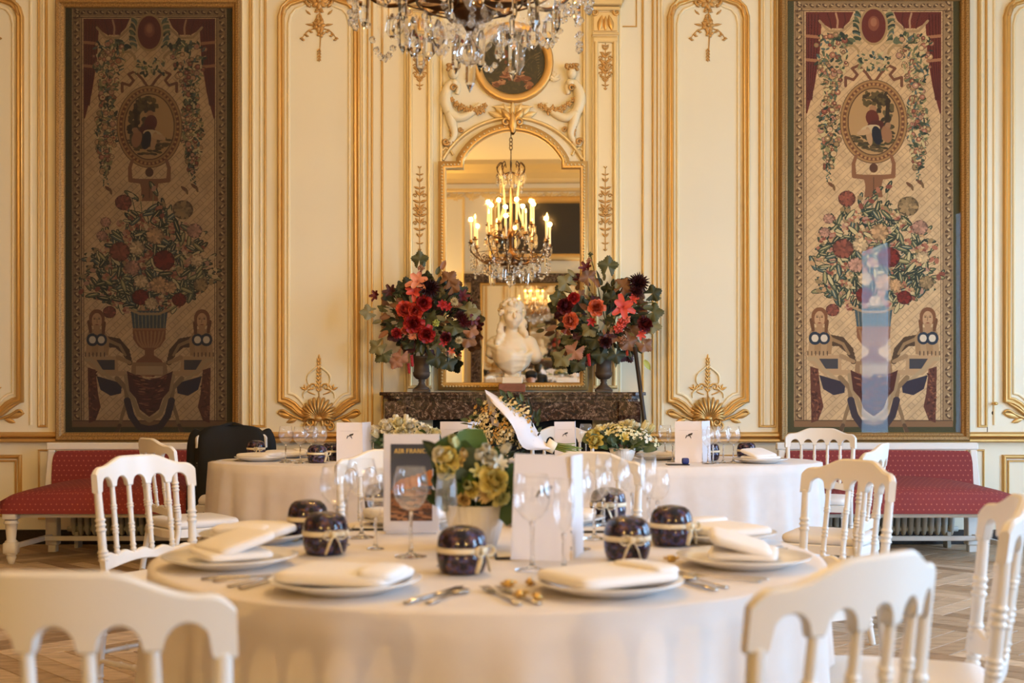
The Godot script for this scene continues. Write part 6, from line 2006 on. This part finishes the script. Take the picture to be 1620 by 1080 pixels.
	cutlery("fork", pp + Vector3(-0.21, 0, 0.03), 0.9, "fork left of the plate at the right end of the oval table", "cutlery on the oval table")
	cutlery("knife", pp + Vector3(-0.25, 0, 0.05), 0.95, "knife left of the plate at the right end of the oval table", "cutlery on the oval table")
	pp = at(452, 718, 7.5) * Vector3(1, 0, 1) + Vector3(0, TY, 0)
	plate(pp, 0.2, "white plate behind the left wine glasses of the oval table", "folded white napkin behind the left wine glasses of the oval table", "napkin", g)
	pp = at(1040, 724, 7.3) * Vector3(1, 0, 1) + Vector3(0, TY, 0)
	plate(pp, -0.2, "white plate between the right flowers and the right-hand menu card", "folded white napkin between the right flowers and the right-hand menu card", "napkin", g)
	g = "gift jars on the oval table"
	jar(at(405, 718, 7.55) * Vector3(1, 0, 1) + Vector3(0, TY, 0), 0.4, "navy printed gift jar behind the leftmost plate of the oval table", g)
	jar(at(502, 731, 6.95) * Vector3(1, 0, 1) + Vector3(0, TY, 0), 1.2, "navy printed gift jar in front of the left wine glasses, nearest the cloth's edge", g)
	jar(at(524, 725, 7.2) * Vector3(1, 0, 1) + Vector3(0, TY, 0), -0.6, "navy printed gift jar just behind another, left of the left-hand menu card", g)
	jar(at(1123, 724, 7.2) * Vector3(1, 0, 1) + Vector3(0, TY, 0), 2.6, "navy printed gift jar just right of the right-hand menu card, seen through glasses", g)
	jar(at(1181, 720, 7.3) * Vector3(1, 0, 1) + Vector3(0, TY, 0), 1.0, "navy printed gift jar with bow behind the rightmost plate of the oval table", g)
	g = "glasses on the oval table"
	var gl := [[452, 730, 6.98, "wine", "first wine glass from the left end of the oval table"], [475, 733, 6.92, "wine", "second wine glass from the left on the oval table"], [492, 728, 7.05, "wine", "third wine glass from the left on the oval table"], [506, 730, 6.98, "wine", "fourth wine glass from the left, above a gift jar on the oval table"],
		[1120, 733, 6.85, "water", "water glass close to the right side of the right-hand menu card"], [1128, 732, 6.9, "wine", "wine glass in front of the gift jar at the right-hand menu card"], [1144, 730, 6.95, "wine", "second wine glass right of the right-hand menu card"], [1160, 728, 7.0, "wine", "wine glass nearest the rightmost plate of the oval table"],
		[1052, 722, 7.25, "wine", "wine glass at the right of the right flowers on the oval table"], [1064, 726, 7.05, "water", "water glass between the right flowers and the right-hand menu card"], [927, 714, 7.5, "wine", "wine glass just right of the menu card at the bouquet's stems"], [590, 722, 7.2, "wine", "wine glass between the left-hand menu card and the left flowers"]]
	for q in gl: goblet(q[3], at(q[0], q[1], q[2]) * Vector3(1, 0, 1) + Vector3(0, TY, 0), q[4], 1.0, g)
	var f := thing("navy_folder", "flat navy folder lying at the foot of the right-hand menu card", "folder", at(1072, 735, 6.75) * Vector3(1, 0, 1) + Vector3(0, TY, 0), 0.05)
	bx("cover", Vector3(0.125, 0.006, 0.08), Vector3(0, 0.003, 0), M.navy, f, 0.001)
	st = ns()
	pillow(st, Vector3(0.04, 0.035, 0.03), T(Vector3(0.045, 0.023, 0)), 0.3)
	obj(st, "blue_tab", mat(Color(0.1, 0.16, 0.42), 0.5), f)

func front_table() -> void:
	var TY := 0.75
	var c := Vector3(-0.06, 0, -3.08)
	var edge := func(a: float) -> Vector2: return Vector2(cos(a), sin(a)) * 0.85
	var tb := thing("round_table", "round banquet table under a white cloth, in the foreground", "table", c)
	var st := ns()
	lathe(st, [Vector2(0, TY - 0.03), Vector2(0.84, TY - 0.03), Vector2(0.84, TY - 0.002), Vector2(0, TY - 0.002)], 48)
	obj(st, "tabletop", M.planks[1], tb)
	for k in 4: bx("leg", Vector3(0.05, 0.72, 0.05), Vector3(cos(k * PI / 2 + 0.8) * 0.5, 0.36, sin(k * PI / 2 + 0.8) * 0.5), M.pole, tb)
	var cl := obj(fold_cloth(edge, TY + 0.002, 0.735, [[9, 0.022, 2.0], [17, 0.020, 0.4], [5, 0.016, 1.1], [29, 0.012, 2.9], [43, 0.006, 1.0]], 320), "tablecloth", M.cloth, self, T(c))
	tag(cl, "white cloth falling in broad folds over the round foreground table", "tablecloth")
	TY = 0.7525
	var S := func(deg: float, r: float, dx := 0.0) -> Vector3:
		var a := deg_to_rad(deg)
		return c + Vector3(sin(a), 0, cos(a)) * r + Vector3(cos(a), 0, -sin(a)) * dx + Vector3(0, TY, 0)
	var seats := [[-26, "nearest seat on the left", "napkin", 0.3], [23, "nearest seat right of the middle", "napkin", -0.1], [68, "right-hand seat", "napkin2", 0.5], [110, "far right seat", "napkin", -0.7], [163, "far seat behind the glasses", "napkin", 0.2], [-157, "far seat behind the framed menu", "napkin", 0.0], [-108, "far left seat", "napkin", 0.6], [-68, "left-hand seat", "napkin2", 0.7]]
	for q in seats:
		var a := deg_to_rad(q[0])
		plate(S.call(q[0], 0.685 if absf(q[0]) > 100 and absf(q[0]) < 120 else 0.665), a + 0.15, "white plate, %s of the round table" % q[1], "folded white napkin, %s of the round table" % q[1], q[2], "plates on the round table")
		if absf(q[0]) < 140:
			cutlery("knife", S.call(q[0], 0.66, 0.205), a, "knife by the plate, %s of the round table" % q[1])
			cutlery("spoon", S.call(q[0], 0.65, 0.24), a + 0.05, "spoon by the plate, %s of the round table" % q[1])
			cutlery("fork", S.call(q[0], 0.66, -0.20), a, "outer fork by the plate, %s of the round table" % q[1])
			cutlery("fork", S.call(q[0], 0.65, -0.235), a - 0.04, "inner fork by the plate, %s of the round table" % q[1])
	# jars
	for q in [[731, 906, 0.9, "navy printed gift jar in the middle foreground of the round table, nearest the lens"], [515, 876, 0.5, "navy printed gift jar in front of another at the left of the round table"], [487, 850, 2.0, "navy printed gift jar partly behind another at the left of the round table"], [604, 814, 1.0, "navy printed gift jar half hidden at the left edge of the framed menu"], [962, 824, -0.2, "navy printed gift jar behind the right glasses, farthest on the right side"], [992, 885, 0.1, "navy printed gift jar with a cream bow in front, right of the white menu card"], [1062, 862, 0.9, "navy printed gift jar with ribbon trailing right, beside the far right plate"]]:
		jar(on(q[0], q[1], TY), q[2], q[3])
	# glasses
	var g := "glasses on the round table"
	for q in [[650, 880, "wine", 1.06, "big wine glass in front of the framed menu"], [706, 895, "flute", 0.98, "tall flute just right of the framed menu, before the flower pot"], [531, 862, "wine", 1.0, "wine glass above the front-left gift jar"], [572, 850, "wine", 1.05, "wine glass half way between the left gift jars and the framed menu"], [594, 868, "flute", 0.95, "flute left of the framed menu's foot"], [548, 838, "water", 1.0, "water glass farthest back among the left glasses"], [590, 832, "water", 0.9, "small water glass touching the left edge of the framed menu, at the back"],
		[842, 902, "wine", 1.05, "wine glass in front of the white menu card's emblem"], [892, 900, "flute", 0.95, "flute at the right edge of the white menu card"], [912, 868, "wine", 0.98, "wine glass just right of the white menu card"], [940, 852, "water", 1.0, "water glass between the white menu card and the right gift jars"], [975, 842, "wine", 1.0, "wine glass left of the farthest right gift jar"], [1000, 838, "wine", 1.02, "wine glass behind the bowed gift jar"], [1026, 832, "flute", 1.0, "flute at the far right of the right glasses"], [955, 832, "flute", 1.0, "flute farthest back among the right glasses"], [1040, 846, "water", 0.95, "water glass left of the rightmost gift jar"], [920, 838, "flute", 0.95, "flute behind the right edge of the white menu card"]]:
		goblet(q[2], on(q[0], q[1], TY), q[4], q[3], g)
	# framed menu in a stand
	var p := on(651, 842, TY)
	var fm := thing("framed_menu", "upright card with a dark landscape picture and gold lettering, in a pale stand", "menu", p, 0.04)
	bx("card", Vector3(0.166, 0.29, 0.003), Vector3(0, 0.148, 0), M.card, fm, 0.001, Vector3(-0.05, 0, 0))
	bx("foot", Vector3(0.15, 0.006, 0.06), Vector3(0, 0.003, 0), M.card, fm, 0.001)
	var im := Image.create(128, 232, false, Image.FORMAT_RGB8)
	for y in 232:
		for x in 128: im.set_pixel(x, y, Color(0.15, 0.18, 0.25).lerp(Color(0.33, 0.34, 0.38), clampf(y / 120.0, 0, 1)))
	for k in 30: ell(im, 20 + k * 3.6, 128 - k * 1.1 + 6 * sin(k * 1.3), 12, 14, 0.3, Color(0.62, 0.33, 0.17).lerp(Color(0.75, 0.46, 0.25), rng.randf()))
	im.fill_rect(Rect2i(104, 86, 24, 40), Color(0.74, 0.42, 0.2))
	area(im, [Vector2(84, 112), Vector2(100, 84), Vector2(108, 96), Vector2(112, 124)], Color(0.10, 0.07, 0.06))
	im.fill_rect(Rect2i(0, 138, 128, 94), Color(0.45, 0.28, 0.19))
	for k in 120: ell(im, rng.randf() * 128, rng.randf_range(136, 232), rng.randf_range(6, 22), rng.randf_range(2, 6), 0.1, [Color(0.58, 0.36, 0.22), Color(0.34, 0.2, 0.14), Color(0.66, 0.46, 0.32), Color(0.28, 0.2, 0.2)][k % 4])
	var pic := mat(Color.WHITE, 0.35)
	pic.albedo_texture = ImageTexture.create_from_image(im)
	var qm := QuadMesh.new()
	qm.size = Vector2(0.124, 0.228)
	inst(qm, "printed_picture", pic, fm, T(Vector3(0, 0.149, 0.0024), Vector3(-0.05, 0, 0)))
	var tx := TextMesh.new()
	var sf := SystemFont.new()
	sf.font_names = PackedStringArray(["Droid Sans"])
	sf.font_weight = 700
	tx.font = sf
	tx.text = "AIR FRANCE"
	tx.font_size = 32
	tx.pixel_size = 0.00056
	tx.depth = 0.0006
	inst(tx, "gold_lettering", mat(Color(0.86, 0.70, 0.38), 0.5), fm, T(Vector3(0, 0.242, -0.0015), Vector3(-0.05, 0, 0)))
	# folded white menu card
	var mc := menu_card(on(852, 884, TY), 0.10, 0.148, 0.262, "large white menu card with dark emblem standing among the glasses of the round table", 0.10)
	mc.rotation.z = -0.05
	# flowers in a ribbed pot
	p = on(752, 864, TY)
	pot("white ribbed pot in the middle of the round table", p, 0.055, 0.085, 0.115)
	var fl := thing("centre_flowers", "yellow and white flowers with broad green leaves in the ribbed pot of the round table", "flowers", p + Vector3(0, 0.12, 0))
	var D := -p.z
	var Q := func(px: float, py: float, fwd: float) -> Vector3: return at(px, py, D - fwd) - p - Vector3(0, 0.12, 0)
	var pal := {"y": leafy(Color(0.92, 0.86, 0.56)), "w": leafy(Color(0.89, 0.87, 0.80)), "p": leafy(Color(0.86, 0.76, 0.55)), "l": leafy(Color(0.80, 0.79, 0.55))}
	var lv := [leafy(Color(0.22, 0.33, 0.15)), leafy(Color(0.14, 0.21, 0.12)), leafy(Color(0.30, 0.42, 0.20)), leafy(Color(0.33, 0.40, 0.36))]
	for q in [["rose", 780, 762, 0.06, "y"], ["bud", 766, 718, 0.05, "w"], ["bud", 757, 725, 0.05, "w"], ["rose", 774, 725, 0.036, "w"], ["rose", 712, 727, 0.05, "y"], ["bud", 722, 705, 0.05, "l"], ["rose", 700, 720, 0.036, "w"], ["trumpet", 728, 732, 0.036, "p"], ["bud", 736, 722, 0.04, "p"], ["bud", 742, 770, 0.05, "l"], ["rose", 746, 775, 0.03, "y"], ["gerbera", 769, 780, 0.036, "p"], ["rose", 734, 790, 0.026, "p"], ["trumpet", 790, 735, 0.036, "w"], ["bud", 795, 715, 0.045, "w"], ["rose", 790, 785, 0.036, "l"], ["rose", 708, 745, 0.04, "l"], ["trumpet", 758, 748, 0.034, "l"]]:
		var pos: Vector3 = Q.call(q[1], q[2], 0.07)
		flower(q[0], {"rose": "rose", "bud": "bud", "trumpet": "freesia", "gerbera": "daisy", "cluster": "white_spray"}[q[0]], pos, pos * Vector3(1, 0.7, 0.3) + Vector3(0, 0, 0.1), q[3] * 0.76, pal[q[4]], fl, q[1])
	for q in [[735, 745, 0.11, 0], [748, 712, 0.09, 2], [700, 705, 0.07, 1], [790, 800, 0.08, 0], [720, 770, 0.10, 1], [765, 800, 0.07, 1], [745, 735, 0.10, 3], [800, 770, 0.08, 0], [710, 785, 0.07, 1], [728, 720, 0.09, 0]]:
		var pos: Vector3 = Q.call(q[0], q[1] + 22, 0.045)
		leaf("round" if q[3] % 2 == 0 else "oval", pos, Vector3(pos.x * 1.5, 0.14, 0.05), Vector3(0.1, 0.2, 1), q[2] * 1.05, lv[q[3]], fl)
	for k in 60:
		var a := rng.randf() * TAU
		var d := Vector3(cos(a) * 0.10, rng.randf_range(-0.01, 0.15), sin(a) * 0.08)
		leaf(["oval", "round"][k % 2], d * 0.6, d + Vector3(0, 0.03, 0), Vector3(d.x, 0.3, 1), rng.randf_range(0.05, 0.085), lv[k % 4], fl)
	st = ns()
	for k in 10: tube(st, [Vector3(0, -0.03, 0), Vector3(cos(k) * 0.08, 0.1, sin(k) * 0.06)], 0.003, 5)
	obj(st, "stems", M.stem, fl)
	# small things
	for q in [[625, 838, 0.26, "flat dark navy tray at the foot of the framed menu"], [935, 842, 0.13, "flat dark navy tray behind the bowed gift jar"], [815, 884, 0.10, "flat dark navy tray under the white menu card's front edge"]]:
		var f := thing("tray", q[3], "tray", on(q[0], q[1], TY), 0.05, "navy trays on the round table")
		bx("base", Vector3(q[2], 0.006, 0.09), Vector3(0, 0.003, -0.03), M.navy, f, 0.001)
		bx("liner", Vector3(q[2] - 0.01, 0.003, 0.08), Vector3(0, 0.0075, -0.03), M.napkin, f, 0.001)
	for q in [[805, 928, "gold foil sweet left of the nearest plate right of the middle, in front"], [840, 925, "gold foil sweet touching the nearest plate right of the middle"], [824, 945, "gold foil sweet nearest the cloth's front edge"], [850, 950, "gold foil sweet nearest the cloth's front edge, under the plate's rim"], [1062, 888, "gold foil sweet in front of the rightmost gift jar"], [466, 856, "gold foil sweet left of the left gift jars"]]:
		var f := thing("wrapped_sweet", q[2], "sweet", on(q[0], q[1], TY), q[0], "gold foil sweets")
		st = ns()
		pillow(st, Vector3(0.022, 0.016, 0.016), T(Vector3(0, 0.008, 0)), 0.5, 14, 8)
		obj(st, "sweet", M.goldfoil, f)
		st = ns()
		for s in [-1.0, 1.0]: tube(st, [Vector3(s * 0.009, 0.008, 0), Vector3(s * 0.018, 0.009, 0)], [0.003, 0.008], 8, 0.5)
		obj(st, "twist", M.goldfoil, f)

# ---------------------------------------------------------------- chairs
func turned(st: SurfaceTool, a: Vector3, b: Vector3, r: float, beads: Array) -> void:
	# a turned rod from a to b with rings at the given shares of its length
	var prof := []
	for i in 97:
		var t := i / 96.0
		var q := r * (0.90 + 0.10 * sin(PI * t))
		for k in beads: q += r * 0.34 * exp(-pow((t - k) * 85.0, 2.0))
		prof.append(Vector2(q, t * a.distance_to(b)))
	prof.push_front(Vector2(0, 0))
	prof.append(Vector2(0, a.distance_to(b)))
	var y := (b - a).normalized()
	var x := y.cross(Vector3(0, 0, 1)).normalized()
	lathe(st, prof, 10, Transform3D(Basis(x, y, x.cross(y)), a))

func bow_at(u: float, y: float) -> Vector3:      # the back is curved in plan and leans
	return Vector3(u * 0.222, y, -0.205 - 0.055 * (1.0 - u * u) * -1.0 * -1.0 + 0.055 - (y - 0.45) * 0.12)

func make_chair(label: String) -> Node3D:
	var t := thing("banquet_chair", label, "chair", Vector3.ZERO)
	var st := ns()
	pillow(st, Vector3(0.40, 0.055, 0.40), T(Vector3(0, 0.468, 0.0)), 0.28, 40, 10)
	obj(st, "seat", M.cushion, t)
	st = ns(false)
	var fr := PackedVector2Array([Vector2(-0.21, 0.205), Vector2(0.21, 0.205), Vector2(0.195, -0.19), Vector2(0.1, -0.215), Vector2(-0.1, -0.215), Vector2(-0.195, -0.19)])
	prism(st, fr, -0.405, -0.448, Transform3D(Basis(Vector3.RIGHT, PI / 2), Vector3.ZERO), 0.005)
	obj(st, "seat_frame", M.chairpaint, t)
	for s in [-1.0, 1.0]:
		st = ns()
		turned(st, Vector3(s * 0.185, 0.0, 0.19), Vector3(s * 0.182, 0.43, 0.18), 0.0165, [0.12, 0.16, 0.5, 0.55, 0.6, 0.86, 0.9])
		obj(st, "leg", M.chairpaint, t)
		st = ns()
		var foot := Vector3(s * 0.192, 0.0, -0.24)
		turned(st, foot, Vector3(s * 0.2, 0.45, -0.165), 0.0165, [0.2, 0.25, 0.6, 0.65])
		turned(st, Vector3(s * 0.2, 0.44, -0.165), bow_at(s * 0.965, 0.805), 0.0155, [0.12, 0.17, 0.3, 0.34, 0.38, 0.6, 0.65, 0.7])
		obj(st, "back_post", M.chairpaint, t)
		st = ns()
		turned(st, Vector3(s * 0.187, 0.17, 0.19), Vector3(s * 0.195, 0.17, -0.21), 0.010, [0.3, 0.5, 0.7])
		obj(st, "stretcher", M.chairpaint, t)
	for q in [[0.22, 0.19], [0.15, 0.19], [0.20, -0.212]]:
		st = ns()
		turned(st, Vector3(-0.186, q[0], q[1]), Vector3(0.186, q[0], q[1]), 0.010, [0.3, 0.5, 0.7])
		obj(st, "stretcher", M.chairpaint, t)
	for k in [-3, -1, 1, 3]:
		st = ns()
		turned(st, bow_at(k * 0.19, 0.555), bow_at(k * 0.191, 0.822), 0.0100, [0.06, 0.12, 0.32, 0.37, 0.42, 0.66, 0.7])
		obj(st, "spindle", M.chairpaint, t)
	# lower and upper rails of the back
	st = ns(false)
	slat(st, func(u): return 0.52 + 0.01 * cos(u * PI), func(u): return 0.568 + 0.006 * cos(u * 5.0 * PI), 0.02)
	obj(st, "lower_rail", M.chairpaint, t)
	st = ns()
	var topf := func(u: float) -> float:
		var v := absf(u)
		var y := 0.927 - 0.006 * v * v - 0.032 * smoothstep(0.30, 0.82, v)
		return y - 0.022 * pow(maxf(0.0, (v - 0.88) / 0.16), 2.4)
	var botf := func(u: float) -> float:
		var w := fposmod((u + 0.955) / 0.382, 1.0)
		var arch := sqrt(maxf(0.0, 1.0 - pow((w - 0.5) / 0.36, 2.0)))
		return (0.795 if absf(u) > 0.9 else 0.812) + (0.038 * arch if absf(u) < 0.955 else 0.0)
	slat(st, topf, botf, 0.024, 1.04, 120)
	obj(st, "top_rail", M.chairpaint, t)
	return t

func slat(st: SurfaceTool, hi: Callable, lo: Callable, th: float, ext := 0.97, n := 40) -> void:
	st.set_smooth_group(-1)
	var prev := []
	for i in n + 1:
		var u := -ext + 2.0 * ext * i / n
		var yh: float = maxf(hi.call(u), lo.call(u))
		var yl: float = minf(hi.call(u), lo.call(u))
		var nrm := Vector3(-(0.055 * 2.0 * u) / 0.222, 0, 1).normalized()
		var cur := []
		for q in [[yl, -0.5], [yl + 0.004, -1.0], [yh - 0.006, -1.0], [yh, -0.5], [yh, 0.5], [yh - 0.006, 1.0], [yl + 0.004, 1.0], [yl, 0.5]]:
			cur.append(bow_at(u, q[0]) + nrm * q[1] * th / 2)
		if i > 0:
			for k in 8:
				var j := (k + 1) % 8
				st.set_smooth_group(k + 1)
				quad(st, prev[k], cur[k], cur[j], prev[j], (cur[k] + cur[j]) / 2 - (cur[0] + cur[3] + cur[4] + cur[7]) / 4)
		if i == 0 or i == n:
			st.set_smooth_group(-1)
			for k in range(1, 7): tri(st, cur[0], cur[k], cur[k + 1], Vector3(-1 if i == 0 else 1, 0, 0))
		prev = cur

func chairs() -> void:
	var src: Node3D
	var g := "white banquet chairs"
	for q in [[-0.615, -1.86, 0.03, -1.0, "white banquet chair with its back to the lens at the lower left, golden in shade"],
		[0.395, -1.98, -0.63, -0.783, "white banquet chair in the right foreground, back turned partly to the lens"],
		[0.95, -2.84, -0.96, -0.28, "white banquet chair seen edge-on at the lower right, beside the right-hand plate"],
		[-1.25, -4.42, 0.81, 0.587, "bright white banquet chair left of the round table, facing right"],
		[1.02, -4.13, -0.894, 0.447, "white banquet chair right of the round table, its seat cushion in view"],
		[-1.74, -6.42, 0.78, -0.62, "white banquet chair behind the bright left one, in front of the left bench"],
		[-1.85, -7.74, 0.2, 0.98, "white banquet chair under the black jacket at the left end of the oval table"],
		[2.0, -7.72, -0.35, 0.94, "white banquet chair below the right tapestry, facing the lens"],
		[1.55, -5.74, -0.88, -0.47, "white banquet chair turned sideways in front of the right bench"],
		[0.36, -8.15, 0.02, 1.0, "white banquet chair between the oval table and the fireplace, behind a menu card"],
		[0.26, -4.56, -0.19, 0.98, "white banquet chair on the far side of the round table, behind the right glasses"],
		[-0.47, -4.76, 0.2, 0.98, "white banquet chair on the far side of the round table, behind the framed menu"]]:
		var tr := atan2(q[2], q[3])
		if src == null:
			src = make_chair(q[4])
			src.set_meta("group", g)
			src.position = Vector3(q[0], 0, q[1])
			src.rotation.y = tr
		else:
			dup(src, q[4], Vector3(q[0], 0, q[1]), tr, g)
	# jacket hung over a chair's back
	var j := thing("jacket", "black jacket hung over the chair back at the left end of the oval table", "jacket", Vector3(-1.85, 0, -7.74), atan2(0.2, 0.98))
	var st := ns()
	var rows := []
	for r in [[0.30, 0.225, 0.085], [0.5, 0.232, 0.08], [0.7, 0.235, 0.07], [0.82, 0.235, 0.06], [0.87, 0.23, 0.05], [0.90, 0.21, 0.045], [0.925, 0.18, 0.04], [0.94, 0.14, 0.03], [0.946, 0.09, 0.02], [0.947, 0.0, 0.0]]:
		var row := PackedVector3Array()
		for k in 40:
			var a := TAU * k / 40
			var f := 1.0 + 0.05 * sin(a * 7.0 + r[0] * 4.0)
			row.append(Vector3(cos(a) * r[1] * f, r[0], -0.215 - (r[0] - 0.45) * 0.12 + 0.06 * absf(cos(a)) + sin(a) * (r[2] * 1.25 + 0.012) * f))
		rows.append(row)
	grid(st, rows, true)
	obj(st, "body", M.jacket, j)
	for s in [-1.0, 1.0]:
		st = ns()
		tube(st, curve([Vector3(s * 0.2, 0.90, -0.28), Vector3(s * 0.235, 0.82, -0.27), Vector3(s * 0.24, 0.6, -0.27), Vector3(s * 0.25, 0.32, -0.25)], 5), [0.04, 0.055, 0.06, 0.06, 0.06, 0.06, 0.06, 0.06, 0.06, 0.058, 0.058, 0.056, 0.055, 0.055, 0.054, 0.05], 12)
		obj(st, "sleeve", M.jacket, j)
	st = ns()
	tube(st, curve([Vector3(-0.09, 0.93, -0.22), Vector3(0, 0.955, -0.30), Vector3(0.09, 0.93, -0.22)], 6), 0.02, 8, 0.6)
	obj(st, "collar", M.jacket, j)

func photographer() -> void:
	# only seen in the mirror: someone squatting behind the lens
	var t := thing("person", "dark-haired person squatting behind the lens, seen only in the mirror", "person", Vector3(0, 0, 0.0))
	var B := [[Vector3(0, 0.72, 0.36), Vector3(0, 0.86, 0.36), 0.13, 0.12, 0.05], [Vector3(0, 0.86, 0.36), Vector3(0, 1.12, 0.30), 0.12, 0.13, 0.05], [Vector3(-0.14, 1.17, 0.29), Vector3(0.14, 1.17, 0.29), 0.06, 0.06, 0.04], [Vector3(0, 1.18, 0.29), Vector3(0, 1.30, 0.23), 0.05, 0.048, 0.03],
		[Vector3(0, 1.34, 0.20), Vector3(0, 1.41, 0.22), 0.062, 0.085, 0.02], [Vector3(0, 1.385, 0.125), Vector3(0, 1.36, 0.118), 0.008, 0.012, 0.01], [Vector3(-0.014, 1.335, 0.135), Vector3(0.014, 1.335, 0.135), 0.008, 0.008, 0.008], [Vector3(0, 1.305, 0.15), Vector3(0, 1.31, 0.15), 0.022, 0.022, 0.02]]
	for s in [-1.0, 1.0]:
		B.append([Vector3(s * 0.17, 1.16, 0.29), Vector3(s * 0.22, 0.95, 0.20), 0.05, 0.04, 0.03])
		B.append([Vector3(s * 0.22, 0.95, 0.20), Vector3(s * 0.085, 1.13, 0.15), 0.038, 0.026, 0.02])
		B.append([Vector3(s * 0.1, 0.72, 0.36), Vector3(s * 0.2, 0.52, -0.02), 0.085, 0.06, 0.04])
		B.append([Vector3(s * 0.2, 0.52, -0.02), Vector3(s * 0.17, 0.09, 0.22), 0.056, 0.038, 0.03])
		B.append([Vector3(s * 0.17, 0.05, 0.24), Vector3(s * 0.19, 0.035, 0.05), 0.042, 0.032, 0.03])
		B.append([Vector3(s * 0.083, 1.385, 0.215), Vector3(s * 0.083, 1.36, 0.22), 0.014, 0.01, 0.008])
		B.append([Vector3(s * 0.085, 1.13, 0.15), Vector3(s * 0.082, 1.16, 0.12), 0.026, 0.024, 0.015])
		for k in 4: B.append([Vector3(s * 0.082, 1.14 + k * 0.018, 0.125), Vector3(s * (0.072 - 0.003 * k), 1.145 + k * 0.018, 0.075), 0.009, 0.008, 0.004])
		B.append([Vector3(s * 0.075, 1.135, 0.14), Vector3(s * 0.05, 1.15, 0.155), 0.011, 0.009, 0.006])
	var st := ns()
	nets_mesh(st, B, 0.012, 0.02)
	obj(st, "body", mat(Color(0.76, 0.56, 0.45), 0.55), t)
	st = ns()
	nets_mesh(st, [[Vector3(0, 1.42, 0.235), Vector3(0, 1.40, 0.25), 0.095, 0.09, 0.03], [Vector3(-0.05, 1.45, 0.17), Vector3(0.05, 1.45, 0.17), 0.045, 0.045, 0.03], [Vector3(0, 1.34, 0.27), Vector3(0, 1.30, 0.27), 0.07, 0.05, 0.03]], 0.012, 0.02)
	obj(st, "hair", mat(Color(0.07, 0.055, 0.05), 0.6), t)
	st = ns()
	var C := []
	for q in [0, 1, 2]: C.append([B[q][0], B[q][1], B[q][2] + 0.012, B[q][3] + 0.012, 0.05])
	for q in B:
		if q[0].y > 0.94 and absf(q[0].x) > 0.15: C.append([q[0], q[1].lerp(q[0], 0.12), q[2] + 0.01, q[3] + 0.01, 0.03])
	nets_mesh(st, C, 0.014, 0.02)
	obj(st, "shirt", M.jacket, t)
	st = ns()
	C = [[Vector3(0, 0.70, 0.36), Vector3(0, 0.80, 0.36), 0.145, 0.135, 0.05]]
	for q in B:
		if q[0].y < 0.73 and q[0].y > 0.3 and absf(q[0].x) > 0.05: C.append([q[0], q[1], q[2] + 0.012, q[3] + 0.012, 0.04])
	nets_mesh(st, C, 0.014, 0.02)
	obj(st, "trousers", mat(Color(0.12, 0.13, 0.17), 0.8), t)
	var c := thing("camera", "black camera held by the squatting person, seen only in the mirror", "camera", Vector3(0, 1.17, 0.10))
	bx("housing", Vector3(0.13, 0.09, 0.045), Vector3.ZERO, M.black, c, 0.008)
	st = ns()
	lathe(st, [Vector2(0, 0), Vector2(0.034, 0), Vector2(0.034, 0.02), Vector2(0, 0.02)], 20, T(Vector3(0, 0, -0.02), Vector3(-PI / 2, 0, 0)))
	obj(st, "lens_barrel", M.black, c)
